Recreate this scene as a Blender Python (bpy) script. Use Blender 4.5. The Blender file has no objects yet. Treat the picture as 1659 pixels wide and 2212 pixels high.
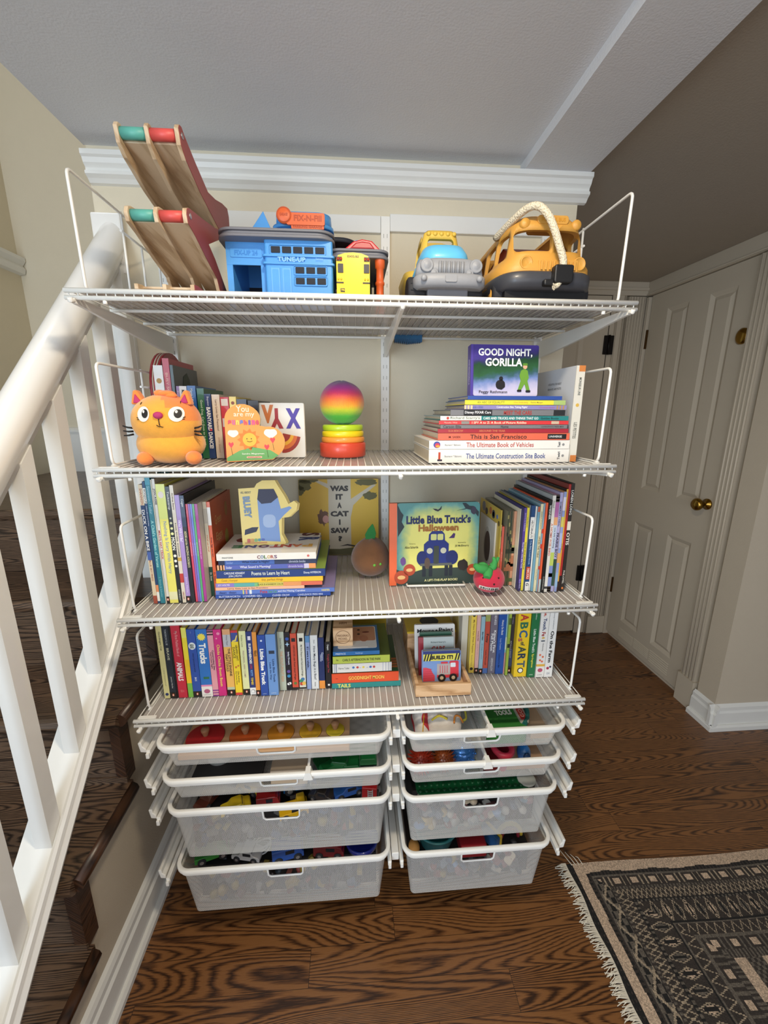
import bpy, bmesh, math, random
from mathutils import Vector, Matrix
random.seed(7)
SC = bpy.context.scene
COL = SC.collection
PI = math.pi

# ------------------------------------------------------------------ materials
def lin(c):
    if isinstance(c, str):
        c = c.lstrip('#'); c = [int(c[i:i+2], 16)/255 for i in (0, 2, 4)]
    return tuple((x/12.92 if x <= .04045 else ((x+.055)/1.055)**2.4) for x in c) + (1,)
_M = {}
def mat(col, rough=.5, metal=0., bump=0., bscale=400., var=.06, vscale=14., coat=0., sheen=0., name=None):
    """procedural surface: principled with a little noise in colour (and optional bump)"""
    key = (col, rough, metal, bump, bscale, var, vscale, coat, sheen)
    if key in _M: return _M[key]
    m = bpy.data.materials.new(name or 'surface_%s' % str(col).strip('#')); m.use_nodes = True
    nt = m.node_tree; b = nt.nodes['Principled BSDF']
    tc = nt.nodes.new('ShaderNodeTexCoord'); nz = nt.nodes.new('ShaderNodeTexNoise')
    nz.inputs['Scale'].default_value = vscale; nz.inputs['Detail'].default_value = 3
    nt.links.new(tc.outputs['Object'], nz.inputs['Vector'])
    mx = nt.nodes.new('ShaderNodeMix'); mx.data_type = 'RGBA'
    c = lin(col)
    mx.inputs['A'].default_value = tuple(x*(1-var) for x in c[:3])+(1,)
    mx.inputs['B'].default_value = tuple(min(1, x*(1+var)) for x in c[:3])+(1,)
    nt.links.new(nz.outputs['Fac'], mx.inputs['Factor'])
    nt.links.new(mx.outputs['Result'], b.inputs['Base Color'])
    b.inputs['Roughness'].default_value = rough; b.inputs['Metallic'].default_value = metal
    b.inputs['Coat Weight'].default_value = coat
    if sheen: b.inputs['Sheen Weight'].default_value = sheen
    if bump:
        n2 = nt.nodes.new('ShaderNodeTexNoise'); n2.inputs['Scale'].default_value = bscale; n2.inputs['Detail'].default_value = 4
        nt.links.new(tc.outputs['Object'], n2.inputs['Vector'])
        bp = nt.nodes.new('ShaderNodeBump'); bp.inputs['Strength'].default_value = bump; bp.inputs['Distance'].default_value = .002
        nt.links.new(n2.outputs['Fac'], bp.inputs['Height']); nt.links.new(bp.outputs['Normal'], b.inputs['Normal'])
    _M[key] = m
    return m
def N(nt, t, **kw):
    n = nt.nodes.new(t)
    for k, v in kw.items(): setattr(n, k, v)
    return n
def mth(nt, op, a, b=None, c=None):
    n = nt.nodes.new('ShaderNodeMath'); n.operation = op
    for i, v in enumerate((a, b, c)):
        if v is None: continue
        if isinstance(v, (int, float)): n.inputs[i].default_value = v
        else: nt.links.new(v, n.inputs[i])
    return n.outputs[0]
def ramp(nt, fac, stops, interp='LINEAR'):
    r = nt.nodes.new('ShaderNodeValToRGB'); r.color_ramp.interpolation = interp
    while len(r.color_ramp.elements) < len(stops): r.color_ramp.elements.new(.5)
    for e, (p, c) in zip(r.color_ramp.elements, stops): e.position = p; e.color = lin(c)
    nt.links.new(fac, r.inputs[0]); return r.outputs[0]

def wood(name, base, dark, mid, plank=0., along='x', rough=.32, k=34., s=(1.3, 8.5), pore=.5, coat=.15, seam='#120a05'):
    """oak: contour rings of a stretched noise give cathedral grain; optional planks laid along x"""
    m = bpy.data.materials.new(name); m.use_nodes = True; nt = m.node_tree; b = nt.nodes['Principled BSDF']
    tc = N(nt, 'ShaderNodeTexCoord'); sp = N(nt, 'ShaderNodeSeparateXYZ'); nt.links.new(tc.outputs['Object'], sp.inputs[0])
    X, Y, Z = sp.outputs
    if along == 'y': X, Y = Y, X
    if along == 'z': X, Z = Z, X
    YZ = mth(nt, 'ADD', Y, Z)
    if plank:
        row = mth(nt, 'FLOOR', mth(nt, 'DIVIDE', Y, plank))
        wn = N(nt, 'ShaderNodeTexWhiteNoise', noise_dimensions='1D'); nt.links.new(row, wn.inputs['W'])
        xs = mth(nt, 'ADD', X, mth(nt, 'MULTIPLY', wn.outputs[0], 1.7))
        cell = mth(nt, 'FLOOR', mth(nt, 'DIVIDE', xs, .95))
        w2 = N(nt, 'ShaderNodeTexWhiteNoise', noise_dimensions='2D'); cb = N(nt, 'ShaderNodeCombineXYZ')
        nt.links.new(row, cb.inputs[0]); nt.links.new(cell, cb.inputs[1]); nt.links.new(cb.outputs[0], w2.inputs['Vector'])
        rnd = w2.outputs[0]
        fy = mth(nt, 'FRACT', mth(nt, 'DIVIDE', Y, plank)); fx = mth(nt, 'FRACT', mth(nt, 'DIVIDE', xs, .95))
        ed = mth(nt, 'MAXIMUM', mth(nt, 'GREATER_THAN', mth(nt, 'ABSOLUTE', mth(nt, 'SUBTRACT', fy, .5)), .5-.0005/plank),
                 mth(nt, 'GREATER_THAN', mth(nt, 'ABSOLUTE', mth(nt, 'SUBTRACT', fx, .5)), .4994))
    else: rnd = None
    cv = N(nt, 'ShaderNodeCombineXYZ')
    nt.links.new(mth(nt, 'MULTIPLY', X, s[0]), cv.inputs[0]); nt.links.new(mth(nt, 'MULTIPLY', YZ, s[1]), cv.inputs[1])
    if rnd is not None: nt.links.new(mth(nt, 'MULTIPLY', rnd, 37.), cv.inputs[2])
    n1 = N(nt, 'ShaderNodeTexNoise'); n1.inputs['Scale'].default_value = 1; n1.inputs['Detail'].default_value = 1.2; n1.inputs['Roughness'].default_value = .35
    nt.links.new(cv.outputs[0], n1.inputs['Vector'])
    n3 = N(nt, 'ShaderNodeTexNoise'); n3.inputs['Scale'].default_value = 6; n3.inputs['Detail'].default_value = 5
    nt.links.new(cv.outputs[0], n3.inputs['Vector'])
    f = mth(nt, 'ADD', mth(nt, 'MULTIPLY', n1.outputs['Fac'], k), mth(nt, 'MULTIPLY', n3.outputs['Fac'], 1.1))
    tri = mth(nt, 'PINGPONG', f, .5)
    ring = mth(nt, 'MULTIPLY', tri, 2.)
    cp = N(nt, 'ShaderNodeCombineXYZ'); nt.links.new(mth(nt, 'MULTIPLY', X, 22.), cp.inputs[0]); nt.links.new(mth(nt, 'MULTIPLY', YZ, 420.), cp.inputs[1])
    n2 = N(nt, 'ShaderNodeTexNoise'); n2.inputs['Scale'].default_value = 1; n2.inputs['Detail'].default_value = 2; nt.links.new(cp.outputs[0], n2.inputs['Vector'])
    v = mth(nt, 'ADD', ring, mth(nt, 'MULTIPLY', mth(nt, 'SUBTRACT', n2.outputs['Fac'], .5), pore*1.6))
    if rnd is not None: v = mth(nt, 'ADD', v, mth(nt, 'MULTIPLY', mth(nt, 'SUBTRACT', rnd, .5), .25))
    colr = ramp(nt, v, [(.0, dark), (.30, mid), (.62, base), (1., base)])
    if plank:
        mx = N(nt, 'ShaderNodeMix', data_type='RGBA'); nt.links.new(ed, mx.inputs['Factor']); nt.links.new(colr, mx.inputs['A']); mx.inputs['B'].default_value = lin(seam); colr = mx.outputs['Result']
    nt.links.new(colr, b.inputs['Base Color']); b.inputs['Roughness'].default_value = rough; b.inputs['Coat Weight'].default_value = coat; b.inputs['Coat Roughness'].default_value = .3
    bp = N(nt, 'ShaderNodeBump'); bp.inputs['Strength'].default_value = .25; bp.inputs['Distance'].default_value = .001
    nt.links.new(v, bp.inputs['Height']); nt.links.new(bp.outputs['Normal'], b.inputs['Normal'])
    return m

# ------------------------------------------------------------------ mesh builder
_T = {}
def text_mesh(s, bold=0.):
    k = (s, bold)
    if k in _T: return _T[k]
    cu = bpy.data.curves.new('t', 'FONT'); cu.body = s; cu.resolution_u = 2; cu.offset = bold; cu.size = 1
    o = bpy.data.objects.new('t', cu); COL.objects.link(o)
    bpy.context.view_layer.update()
    me = o.evaluated_get(bpy.context.evaluated_depsgraph_get()).to_mesh()
    vs = [(v.co.x, v.co.y) for v in me.vertices]; fs = [tuple(p.vertices) for p in me.polygons]
    o.to_mesh_clear(); bpy.data.objects.remove(o); bpy.data.curves.remove(cu)
    if not vs: vs = [(0, 0)]
    x0 = min(v[0] for v in vs); x1 = max(v[0] for v in vs); y0 = min(v[1] for v in vs); y1 = max(v[1] for v in vs)
    _T[k] = (vs, fs, x0, x1, y0, y1); return _T[k]
def rrect(x0, x1, y0, y1, r, n=4):
    r = min(r, (x1-x0)/2-1e-5, (y1-y0)/2-1e-5); P = []
    for cx, cy, a in ((x1-r, y1-r, 0), (x0+r, y1-r, 90), (x0+r, y0+r, 180), (x1-r, y0+r, 270)):
        for i in range(n+1):
            t = math.radians(a+90*i/n); P.append((cx+r*math.cos(t), cy+r*math.sin(t)))
    return P
def circ(cx, cy, rx, ry=None, n=24, a0=0, a1=360):
    ry = rx if ry is None else ry
    m = n if a1-a0 >= 360 else n+1
    return [(cx+rx*math.cos(math.radians(a0+(a1-a0)*i/n)), cy+ry*math.sin(math.radians(a0+(a1-a0)*i/n))) for i in range(m)]
class MB:
    def __init__(s): s.v = []; s.f = []; s.mi = []; s.sm = []; s.mats = []; s.T = None
    def _m(s, m):
        if isinstance(m, str): m = mat(m)
        if m not in s.mats: s.mats.append(m)
        return s.mats.index(m)
    def add(s, vs, fs, m, smooth=False):
        b = len(s.v); i = s._m(m)
        if s.T is not None: vs = [s.T @ Vector(p) for p in vs]
        s.v += [tuple(p) for p in vs]
        for f in fs: s.f.append(tuple(b+j for j in f)); s.mi.append(i); s.sm.append(smooth)
        return s
    def box(s, x0, x1, y0, y1, z0, z1, m):
        vs = [(x, y, z) for z in (z0, z1) for y in (y0, y1) for x in (x0, x1)]
        return s.add(vs, [(0, 2, 3, 1), (4, 5, 7, 6), (0, 1, 5, 4), (2, 6, 7, 3), (0, 4, 6, 2), (1, 3, 7, 5)], m)
    def prism(s, poly, ax, a0, a1, m, smooth=False, side=None):
        """polygon in the two other axes (in x,y,z order) pushed along ax"""
        n = len(poly)
        def P(p, a): return (a, p[0], p[1]) if ax == 'x' else ((p[0], a, p[1]) if ax == 'y' else (p[0], p[1], a))
        vs = [P(p, a0) for p in poly]+[P(p, a1) for p in poly]
        A = sum(poly[i][0]*poly[(i+1) % n][1]-poly[(i+1) % n][0]*poly[i][1] for i in range(n))
        fl = (A < 0) ^ (a1 < a0) ^ (ax == 'y')
        sd = [(i, (i+1) % n, n+(i+1) % n, n+i) for i in range(n)]
        cp = [tuple(range(n))[::-1], tuple(range(n, 2*n))]
        if fl: sd = [f[::-1] for f in sd]; cp = [f[::-1] for f in cp]
        s.add(vs, cp, m)
        b = len(s.v)-2*n; i = s._m(side or m)
        for f in sd: s.f.append(tuple(b+j for j in f)); s.mi.append(i); s.sm.append(smooth)
        return s
    def flat(s, poly, ax, a, m):
        def P(p): return (a, p[0], p[1]) if ax == 'x' else ((p[0], a, p[1]) if ax == 'y' else (p[0], p[1], a))
        return s.add([P(p) for p in poly], [tuple(range(len(poly)))], m)
    def tube(s, pts, r, m, seg=8, closed=False, cap=True, ry=None):
        pts = [Vector(p) for p in pts]; n = len(pts); vs = []; fs = []
        up = None
        for i, p in enumerate(pts):
            if closed: d = (pts[(i+1) % n]-pts[i-1]).normalized()
            else: d = ((pts[min(i+1, n-1)]-p).normalized()+(p-pts[max(i-1, 0)]).normalized()).normalized()
            if up is None:
                up = Vector((0, 0, 1)) if abs(d.z) < .9 else Vector((1, 0, 0))
            u = (up-d*up.dot(d)).normalized(); w = d.cross(u); up = u
            rr = r[i] if isinstance(r, (list, tuple)) else r
            for k in range(seg):
                a = 2*PI*k/seg+PI/seg; vs.append(p+u*math.cos(a)*rr+w*math.sin(a)*(rr if ry is None else ry))
        for i in range(n if closed else n-1):
            for k in range(seg):
                a = i*seg+k; b = i*seg+(k+1) % seg; c = ((i+1) % n)*seg+(k+1) % seg; d = ((i+1) % n)*seg+k
                fs.append((a, b, c, d))
        s.add(vs, fs, m, seg > 4)
        if cap and not closed: 
            b = len(s.v)-len(vs); i = s._m(m)
            s.f.append(tuple(b+k for k in range(seg))[::-1]); s.mi.append(i); s.sm.append(False)
            s.f.append(tuple(b+(n-1)*seg+k for k in range(seg))); s.mi.append(i); s.sm.append(False)
        return s
    def lathe(s, c, prof, m, seg=28, ax='z', sy=1.):
        vs = []; fs = []; n = len(prof)
        for r, h in prof:
            for k in range(seg):
                a = 2*PI*k/seg; u = r*math.cos(a); w = r*math.sin(a)*sy
                q = (u, w, h) if ax == 'z' else ((h, u, w) if ax == 'x' else (u, h, w))
                vs.append((c[0]+q[0], c[1]+q[1], c[2]+q[2]))
        for i in range(n-1):
            for k in range(seg): fs.append((i*seg+k, i*seg+(k+1) % seg, (i+1)*seg+(k+1) % seg, (i+1)*seg+k))
        if ax == 'y': fs = [f[::-1] for f in fs]
        s.add(vs, fs, m, True); return s
    def ell(s, c, r, m, seg=24, rings=14, fn=None, mfn=None):
        if not hasattr(r, '__len__'): r = (r, r, r)
        vs = []; 
        for i in range(rings+1):
            t = PI*i/rings
            for k in range(seg):
                a = 2*PI*k/seg; d = Vector((math.sin(t)*math.cos(a), math.sin(t)*math.sin(a), math.cos(t)))
                q = fn(d) if fn else 1.
                vs.append((c[0]+d.x*r[0]*q, c[1]+d.y*r[1]*q, c[2]+d.z*r[2]*q))
        for i in range(rings):
            for k in range(seg):
                f = (i*seg+k, (i+1)*seg+k, (i+1)*seg+(k+1) % seg, i*seg+(k+1) % seg)
                if i == 0: f = f[:3]
                elif i == rings-1: f = (f[0], f[1], f[3])
                pass
        fs = {}
        for i in range(rings):
            for k in range(seg):
                f = (i*seg+k, (i+1)*seg+k, (i+1)*seg+(k+1) % seg, i*seg+(k+1) % seg)
                cc = Vector([sum(vs[j][q] for j in f)/4 for q in range(3)])
                mm = mfn(cc) if mfn else m
                fs.setdefault(mm if isinstance(mm, str) else mm.name, [mm, []])[1].append(f)
        b = len(s.v)
        if s.T is not None: vs = [s.T @ Vector(p) for p in vs]
        s.v += [tuple(p) for p in vs]
        for mm, L in fs.values():
            i = s._m(mm)
            for f in L: s.f.append(tuple(b+j for j in f)); s.mi.append(i); s.sm.append(True)
        return s
    def text(s, t, c, right, up, w, h, m, bold=0., lim=1.7):
        """lettering centred at c, fitted in w x h"""
        vs, fs, x0, x1, y0, y1 = text_mesh(t, bold)
        sw = w/max(1e-6, x1-x0); sh = h/max(1e-6, y1-y0)
        sw = min(sw, sh*lim); sh = min(sh, sw*lim)
        right = Vector(right).normalized(); up = Vector(up).normalized(); c = Vector(c)
        mx = (x0+x1)/2; my = (y0+y1)/2
        return s.add([c+right*(x-mx)*sw+up*(y-my)*sh for x, y in vs], fs, m)
    def loft(s, secs, m, smooth=True, cap=True):
        n = len(secs[0]); vs = [p for q in secs for p in q]; fs = []
        for i in range(len(secs)-1):
            for k in range(n): fs.append((i*n+k, i*n+(k+1) % n, (i+1)*n+(k+1) % n, (i+1)*n+k))
        s.add(vs, fs, m, smooth)
        if cap:
            b = len(s.v)-len(vs); i = s._m(m)
            s.f.append(tuple(b+k for k in range(n))[::-1]); s.mi.append(i); s.sm.append(False)
            s.f.append(tuple(b+(len(secs)-1)*n+k for k in range(n))); s.mi.append(i); s.sm.append(False)
        return s
    def build(s, name, parent=None, bevel=0., bseg=2, autosmooth=True, weld=False):
        me = bpy.data.meshes.new(name); off = Vector((0, 0, 0))
        if parent is not None:
            q = parent
            while q is not None: off += q.location; q = q.parent
        me.from_pydata([tuple(Vector(p)-off) for p in s.v], [], s.f)
        for m in s.mats: me.materials.append(m)
        me.polygons.foreach_set('material_index', s.mi); me.polygons.foreach_set('use_smooth', s.sm)
        uv = me.uv_layers.new(name='UVMap'); vv = [v.co.copy() for v in me.vertices]; data = [0.]*(2*len(me.loops))
        for p in me.polygons:
            n = p.normal; a = 0 if abs(n.x) > abs(n.y) and abs(n.x) > abs(n.z) else (1 if abs(n.y) > abs(n.z) else 2)
            for li in p.loop_indices:
                c = vv[me.loops[li].vertex_index]
                u = (c.y, c.z) if a == 0 else ((c.x, c.z) if a == 1 else (c.x, c.y))
                data[2*li] = u[0]; data[2*li+1] = u[1]
        uv.data.foreach_set('uv', data)
        me.update()
        o = bpy.data.objects.new(name, me); COL.objects.link(o)
        if parent is not None: o.parent = parent
        if bevel:
            md = o.modifiers.new('bevel', 'BEVEL'); md.width = bevel; md.segments = bseg; md.limit_method = 'ANGLE'; md.angle_limit = math.radians(40); md.harden_normals = False
        return o
def tag(o, label, cat, group=None, kind=None):
    o['label'] = label; o['category'] = cat
    if group: o['group'] = group
    if kind: o['kind'] = kind
    return o
def thing(name, loc, label, cat, group=None):
    o = bpy.data.objects.new(name, None); o.empty_display_size = .03; o.location = loc; COL.objects.link(o)
    return tag(o, label, cat, group)
def struct(name, mb, bevel=0.):
    o = mb.build(name, None, bevel); o['kind'] = 'structure'; return o
def boolean(o, cutters, op='DIFFERENCE'):
    """carve cutter builders out of a finished mesh, then keep the plain result"""
    tmp = []
    for c in cutters:
        q = c.build('cut'); q.location = (0, 0, 0); tmp.append(q)
        off = Vector((0, 0, 0)); p = o.parent
        while p is not None: off += p.location; p = p.parent
        q.location = -off if False else (0, 0, 0)
        md = o.modifiers.new('b', 'BOOLEAN'); md.operation = op; md.object = q; md.solver = 'EXACT'
    bpy.context.view_layer.update()
    me = bpy.data.meshes.new_from_object(o.evaluated_get(bpy.context.evaluated_depsgraph_get()))
    o.modifiers.clear(); old = o.data; o.data = me; me.name = old.name
    for q in tmp: bpy.data.objects.remove(q)
    return o
# ------------------------------------------------------------------ camera
cam = bpy.data.cameras.new('camera'); cam.sensor_fit = 'VERTICAL'; cam.sensor_height = 36; cam.lens = 36*900.8/2212; cam.clip_start = .02
co = bpy.data.objects.new('camera', cam); COL.objects.link(co); SC.camera = co
_y, _p, _r = .0758, -.2366, .0025
fw = Vector((math.sin(_y)*math.cos(_p), math.cos(_y)*math.cos(_p), math.sin(_p)))
rt = Vector((math.cos(_y), -math.sin(_y), 0)); upv = rt.cross(fw)
rt, upv = math.cos(_r)*rt+math.sin(_r)*upv, -math.sin(_r)*rt+math.cos(_r)*upv
mw = Matrix((rt, upv, -fw)).transposed().to_4x4(); mw.translation = Vector((-.0296, -1.3433, 1.433)); co.matrix_world = mw

# ------------------------------------------------------------------ shared materials
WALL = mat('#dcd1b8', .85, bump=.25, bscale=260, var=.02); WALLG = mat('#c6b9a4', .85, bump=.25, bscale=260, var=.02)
CEIL = mat('#dcdde0', .9, bump=.35, bscale=220, var=.02); TRIM = mat('#e6e5df', .45, var=.02); DOORW = mat('#c4b8a4', .5, var=.02)
WHITE = mat('#efede6', .35, var=.02, coat=.2); WIRE = mat('#f1efe8', .3, var=.02, coat=.3)
FLOOR = wood('oak_floor', '#82562f', '#331c0c', '#5f3b1e', plank=.083, k=52, s=(.95, 8.5), rough=.33, pore=.8)
STAIR = wood('dark_oak_tread', '#66503e', '#241a13', '#43342a', k=46, s=(1.2, 11.), rough=.3, pore=.8)
STAIR_E = wood('dark_oak_edge', '#4a2f1d', '#241409', '#382214', along='y', k=44, s=(1.4, 14.), rough=.35)
BRASS = mat('#9c7a35', .22, metal=1.); IRON = mat('#1b1715', .45, metal=.6); PAPER = mat('#d9cdb4', .9, var=.08, vscale=60)

# ------------------------------------------------------------------ floor, walls, ceilings
m = MB(); m.box(-1.62, 4.2, -3.4, 1.25, -.03, 0, FLOOR); struct('floor', m)
m = MB(); m.box(-.715, .635, 0, .12, 0, 2.30, WALL); struct('wall_back', m)
m = MB(); m.box(-.715, -.60, .12, 1.0, 0, 3.6, WALL); struct('wall_stairwell', m)
m = MB(); m.box(-1.72, -1.6, -3.4, 1.1, 0, 3.6, WALL); struct('wall_left', m)
m = MB(); m.box(-1.6, -.715, .99, 1.1, 0, 3.6, WALL); struct('wall_landing', m)
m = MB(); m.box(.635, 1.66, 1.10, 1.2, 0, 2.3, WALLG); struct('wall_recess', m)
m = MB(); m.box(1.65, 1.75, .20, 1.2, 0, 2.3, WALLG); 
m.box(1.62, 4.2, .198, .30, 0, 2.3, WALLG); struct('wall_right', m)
m = MB(); m.box(-.72, .457, -3.4, 0, 2.11, 2.30, CEIL); struct('ceiling', m)
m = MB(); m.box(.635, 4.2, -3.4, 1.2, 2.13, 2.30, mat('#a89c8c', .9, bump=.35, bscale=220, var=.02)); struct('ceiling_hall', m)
m = MB(); m.box(.457, .645, -3.4, 0, 2.083, 2.30, CEIL); struct('ceiling_beam', m)
m = MB(); m.box(-1.6, -.72, -3.4, 1.0, 3.5, 3.6, CEIL); m.box(-.72, -.70, -3.4, 0, 2.30, 3.6, WALL); struct('ceiling_stairwell', m)
# crown moulding: stepped profile swept along x on the back wall
prof = [(0, 2.083), (-.040, 2.083), (-.040, 2.072), (-.034, 2.068), (-.030, 2.058), (-.022, 2.050), (-.022, 2.044), (-.028, 2.041), (-.028, 2.034), (-.018, 2.028), (-.010, 2.020), (0, 2.018)]
m = MB(); m.prism(prof, 'x', -.712, .655, TRIM); struct('trim_1', m)
m = MB(); m.box(-.46, .0605, -.012, 0, 1.925, 1.968, TRIM); m.box(.0865, .62, -.012, 0, 1.93, 1.974, TRIM); struct('trim_2', m, .002)
m = MB(); m.box(-.716, -.647, -.018, 0, .90, 1.947, TRIM); struct('trim_3', m, .002)      # half post under the handrail rosette
# chair rail and skirting in the stairwell
m = MB(); m.prism([(-1.6, 2.06), (-1.575, 2.065), (-1.57, 2.085), (-1.58, 2.10), (-1.565, 2.12), (-1.565, 2.135), (-1.6, 2.14)], 'y', -3.0, .985, TRIM); struct('trim_4', m)
m = MB(); m.box(-1.6, -.715, .972, .99, 1.12, 1.325, TRIM); m.prism([(.99, 1.325), (.962, 1.325), (.962, 1.335), (.974, 1.345), (.99, 1.35)], 'x', -1.6, -.715, TRIM); struct('baseboard_landing', m)
# skirting on the wall under the stairs
m = MB(); m.prism([(-.645, 0), (-.612, 0), (-.612, .014), (-.618, .022), (-.626, .022), (-.626, .085), (-.632, .092), (-.632, .108), (-.637, .118), (-.645, .124)], 'y', -3.0, 0, TRIM); struct('baseboard_stair', m)
bbp = [(0, 0), (-.030, 0), (-.030, .02), (-.022, .028), (-.016, .028), (-.016, .085), (-.011, .095), (-.011, .112), (0, .125)]
m = MB(); m.prism([(.198+a, b) for a, b in bbp], 'x', 1.592, 4.2, TRIM)
m.prism([(1.62+a, b) for a, b in bbp], 'y', .170, .31, TRIM); struct('baseboard_right', m)
m = MB(); m.prism([(a, b) for a, b in bbp], 'x', -.60, .64, TRIM); struct('baseboard_back', m)

# ------------------------------------------------------------------ closet door on the right wall (x = 1.64)
def panel(mb, x, y0, y1, z0, z1, d=.012, w=.022):
    o = [(y0, z0), (y1, z0), (y1, z1), (y0, z1)]; i = [(y0+w, z0+w), (y1-w, z0+w), (y1-w, z1-w), (y0+w, z1-w)]
    vs = [(x-.0005, a, b) for a, b in o]+[(x+d, a+(.004 if k in (0, 3) else -.004), b) for k, (a, b) in enumerate(i)]
    return vs
def door_slab(name, x, face, y0, y1, z0, z1, panels, louvers, axis='x'):
    """six panel door: frame strips with bevelled recessed panels"""
    m = MB(); ys = sorted({y0, y1} | {p[0] for p in panels} | {p[1] for p in panels}); zs = sorted({z0, z1} | {p[2] for p in panels} | {p[3] for p in panels})
    for a, b in zip(ys, ys[1:]):
        for c, d in zip(zs, zs[1:]):
            if any(p[0] <= a and b <= p[1] and p[2] <= c and d <= p[3] for p in panels): continue
            if axis == 'x': m.box(x, x+.03, a, b, c, d, DOORW)
            else: m.box(a, b, x, x+.03, c, d, DOORW)
    for (a, b, c, d) in panels:
        w, dp = .020, .010
        o = [(a, c), (b, c), (b, d), (a, d)]; i = [(a+w, c+w), (b-w, c+w), (b-w, d-w), (a+w, d-w)]; j = [(a+w+.016, c+w+.016), (b-w-.016, c+w+.016), (b-w-.016, d-w-.016), (a+w+.016, d-w-.016)]
        P = lambda q, t: (x+t, q[0], q[1]) if axis == 'x' else (q[0], x+t, q[1])
        vs = [P(q, 0) for q in o]+[P(q, dp) for q in i]+[P(q, .003) for q in j]
        fs = [(k, (k+1) % 4, 4+(k+1) % 4, 4+k) for k in range(4)]+[(4+k, 4+(k+1) % 4, 8+(k+1) % 4, 8+k) for k in range(4)]+[(8, 9, 10, 11)]
        m.add(vs, fs, DOORW)
    for (a, b, c, d) in louvers:
        n = 6
        for k in range(n):
            zc = c+(d-c)*(k+.5)/n
            if axis == 'x': m.prism([(x-.004, zc-.004), (x+.002, zc+.003), (x+.002, zc-.005)], 'y', a, b, DOORW)
    o = m.build(name, None); o['kind'] = 'structure'; return o
dr = door_slab('door_1', 1.635, -1, .418, 1.048, .03, 2.055,
    [(.774, .918, 1.005, 1.965), (.503, .648, 1.005, 1.965), (.774, .926, .160, .803), (.505, .661, .160, .803)],
    [(.795, .926, .06, .118), (.660, .785, .06, .124), (.508, .650, .055, .132)])
m = MB(); m.lathe((1.635, .455, 1.012), [(.026, 0), (.026, -.006), (.010, -.010), (.010, -.030), (.022, -.036), (.029, -.048), (.029, -.058), (.020, -.068), (0, -.070)], BRASS, 24, 'x'); m.build('door_knob', dr)
m = MB(); m.lathe((1.635, .436, 1.748), [(.030, 0), (.030, -.008), (.022, -.014), (.012, -.016), (0, -.016)], BRASS, 24, 'x', 1.1); m.build('deadbolt', dr)
for z in (1.83, .35):
    m = MB(); m.box(1.626, 1.637, 1.046, 1.066, z-.05, z+.05, mat('#5a4020', .4, metal=.8)); m.build('hinge', dr)
# fluted casings
def casing(name, x0, x1, y0, y1, z0, z1, along, n=5, plinth=None):
    m = MB()
    m.box(x0, x1, y0, y1, z0, z1, DOORW)
    for k in range(n):
        if along == 'y': c = y0+(y1-y0)*(k+.5)/n; m.tube([(x0, c, z0), (x0, c, z1)], .0045, DOORW, 8)
        elif along == 'x': c = x0+(x1-x0)*(k+.5)/n; m.tube([(c, y0, z0), (c, y0, z1)], .0045, DOORW, 8)
    if plinth: m.box(*plinth, DOORW)
    return struct(name, m)
casing('trim_5', 1.618, 1.65, .325, .405, .15, 2.05, 'y', 4, (1.610, 1.65, .318, .415, 0, .15))
casing('trim_6', 1.618, 1.65, 1.055, 1.10, 0, 2.05, 'y', 2)
m = MB(); m.box(1.620, 1.65, .30, 1.10, 2.058, 2.13, DOORW); m.box(1.612, 1.65, .30, 1.10, 2.06, 2.068, DOORW); struct('trim_7', m, .002)
casing('trim_8', 1.515, 1.612, 1.07, 1.10, .12, 2.055, 'x', 6, (1.505, 1.618, 1.062, 1.10, 0, .12))
m = MB(); m.box(.635, 1.62, 1.07, 1.10, 2.06, 2.13, DOORW); m.box(.635, 1.62, 1.062, 1.10, 2.085, 2.10, DOORW); struct('trim_9', m, .002)
m = MB(); m.box(1.422, 1.50, 1.075, 1.10, 0, 2.06, DOORW); m.tube([(1.455, 1.073, 0), (1.455, 1.073, 2.06)], .006, DOORW); m.tube([(1.495, 1.073, 0), (1.495, 1.073, 2.06)], .006, DOORW)
m.box(1.413, 1.422, 1.08, 1.10, 0, 2.06, '#0c0a08'); struct('trim_10', m)  # black strip paints the shade in the gap beside the door
d2 = door_slab('door_2', 1.068, -1, .70, 1.412, .02, 2.055, [(.83, 1.03, 1.05, 1.93), (1.09, 1.275, 1.05, 1.93), (.83, 1.03, .2, .85), (1.09, 1.275, .2, .85)], [], 'y')
for z in (1.80, .43):
    m = MB(); m.box(1.392, 1.412, 1.056, 1.066, z-.05, z+.05, IRON); m.box(1.424, 1.446, 1.058, 1.068, z-.05, z+.05, IRON); m.tube([(1.418, 1.055, z-.052), (1.418, 1.055, z+.052)], .006, IRON); m.build('hinge', d2)

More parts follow.
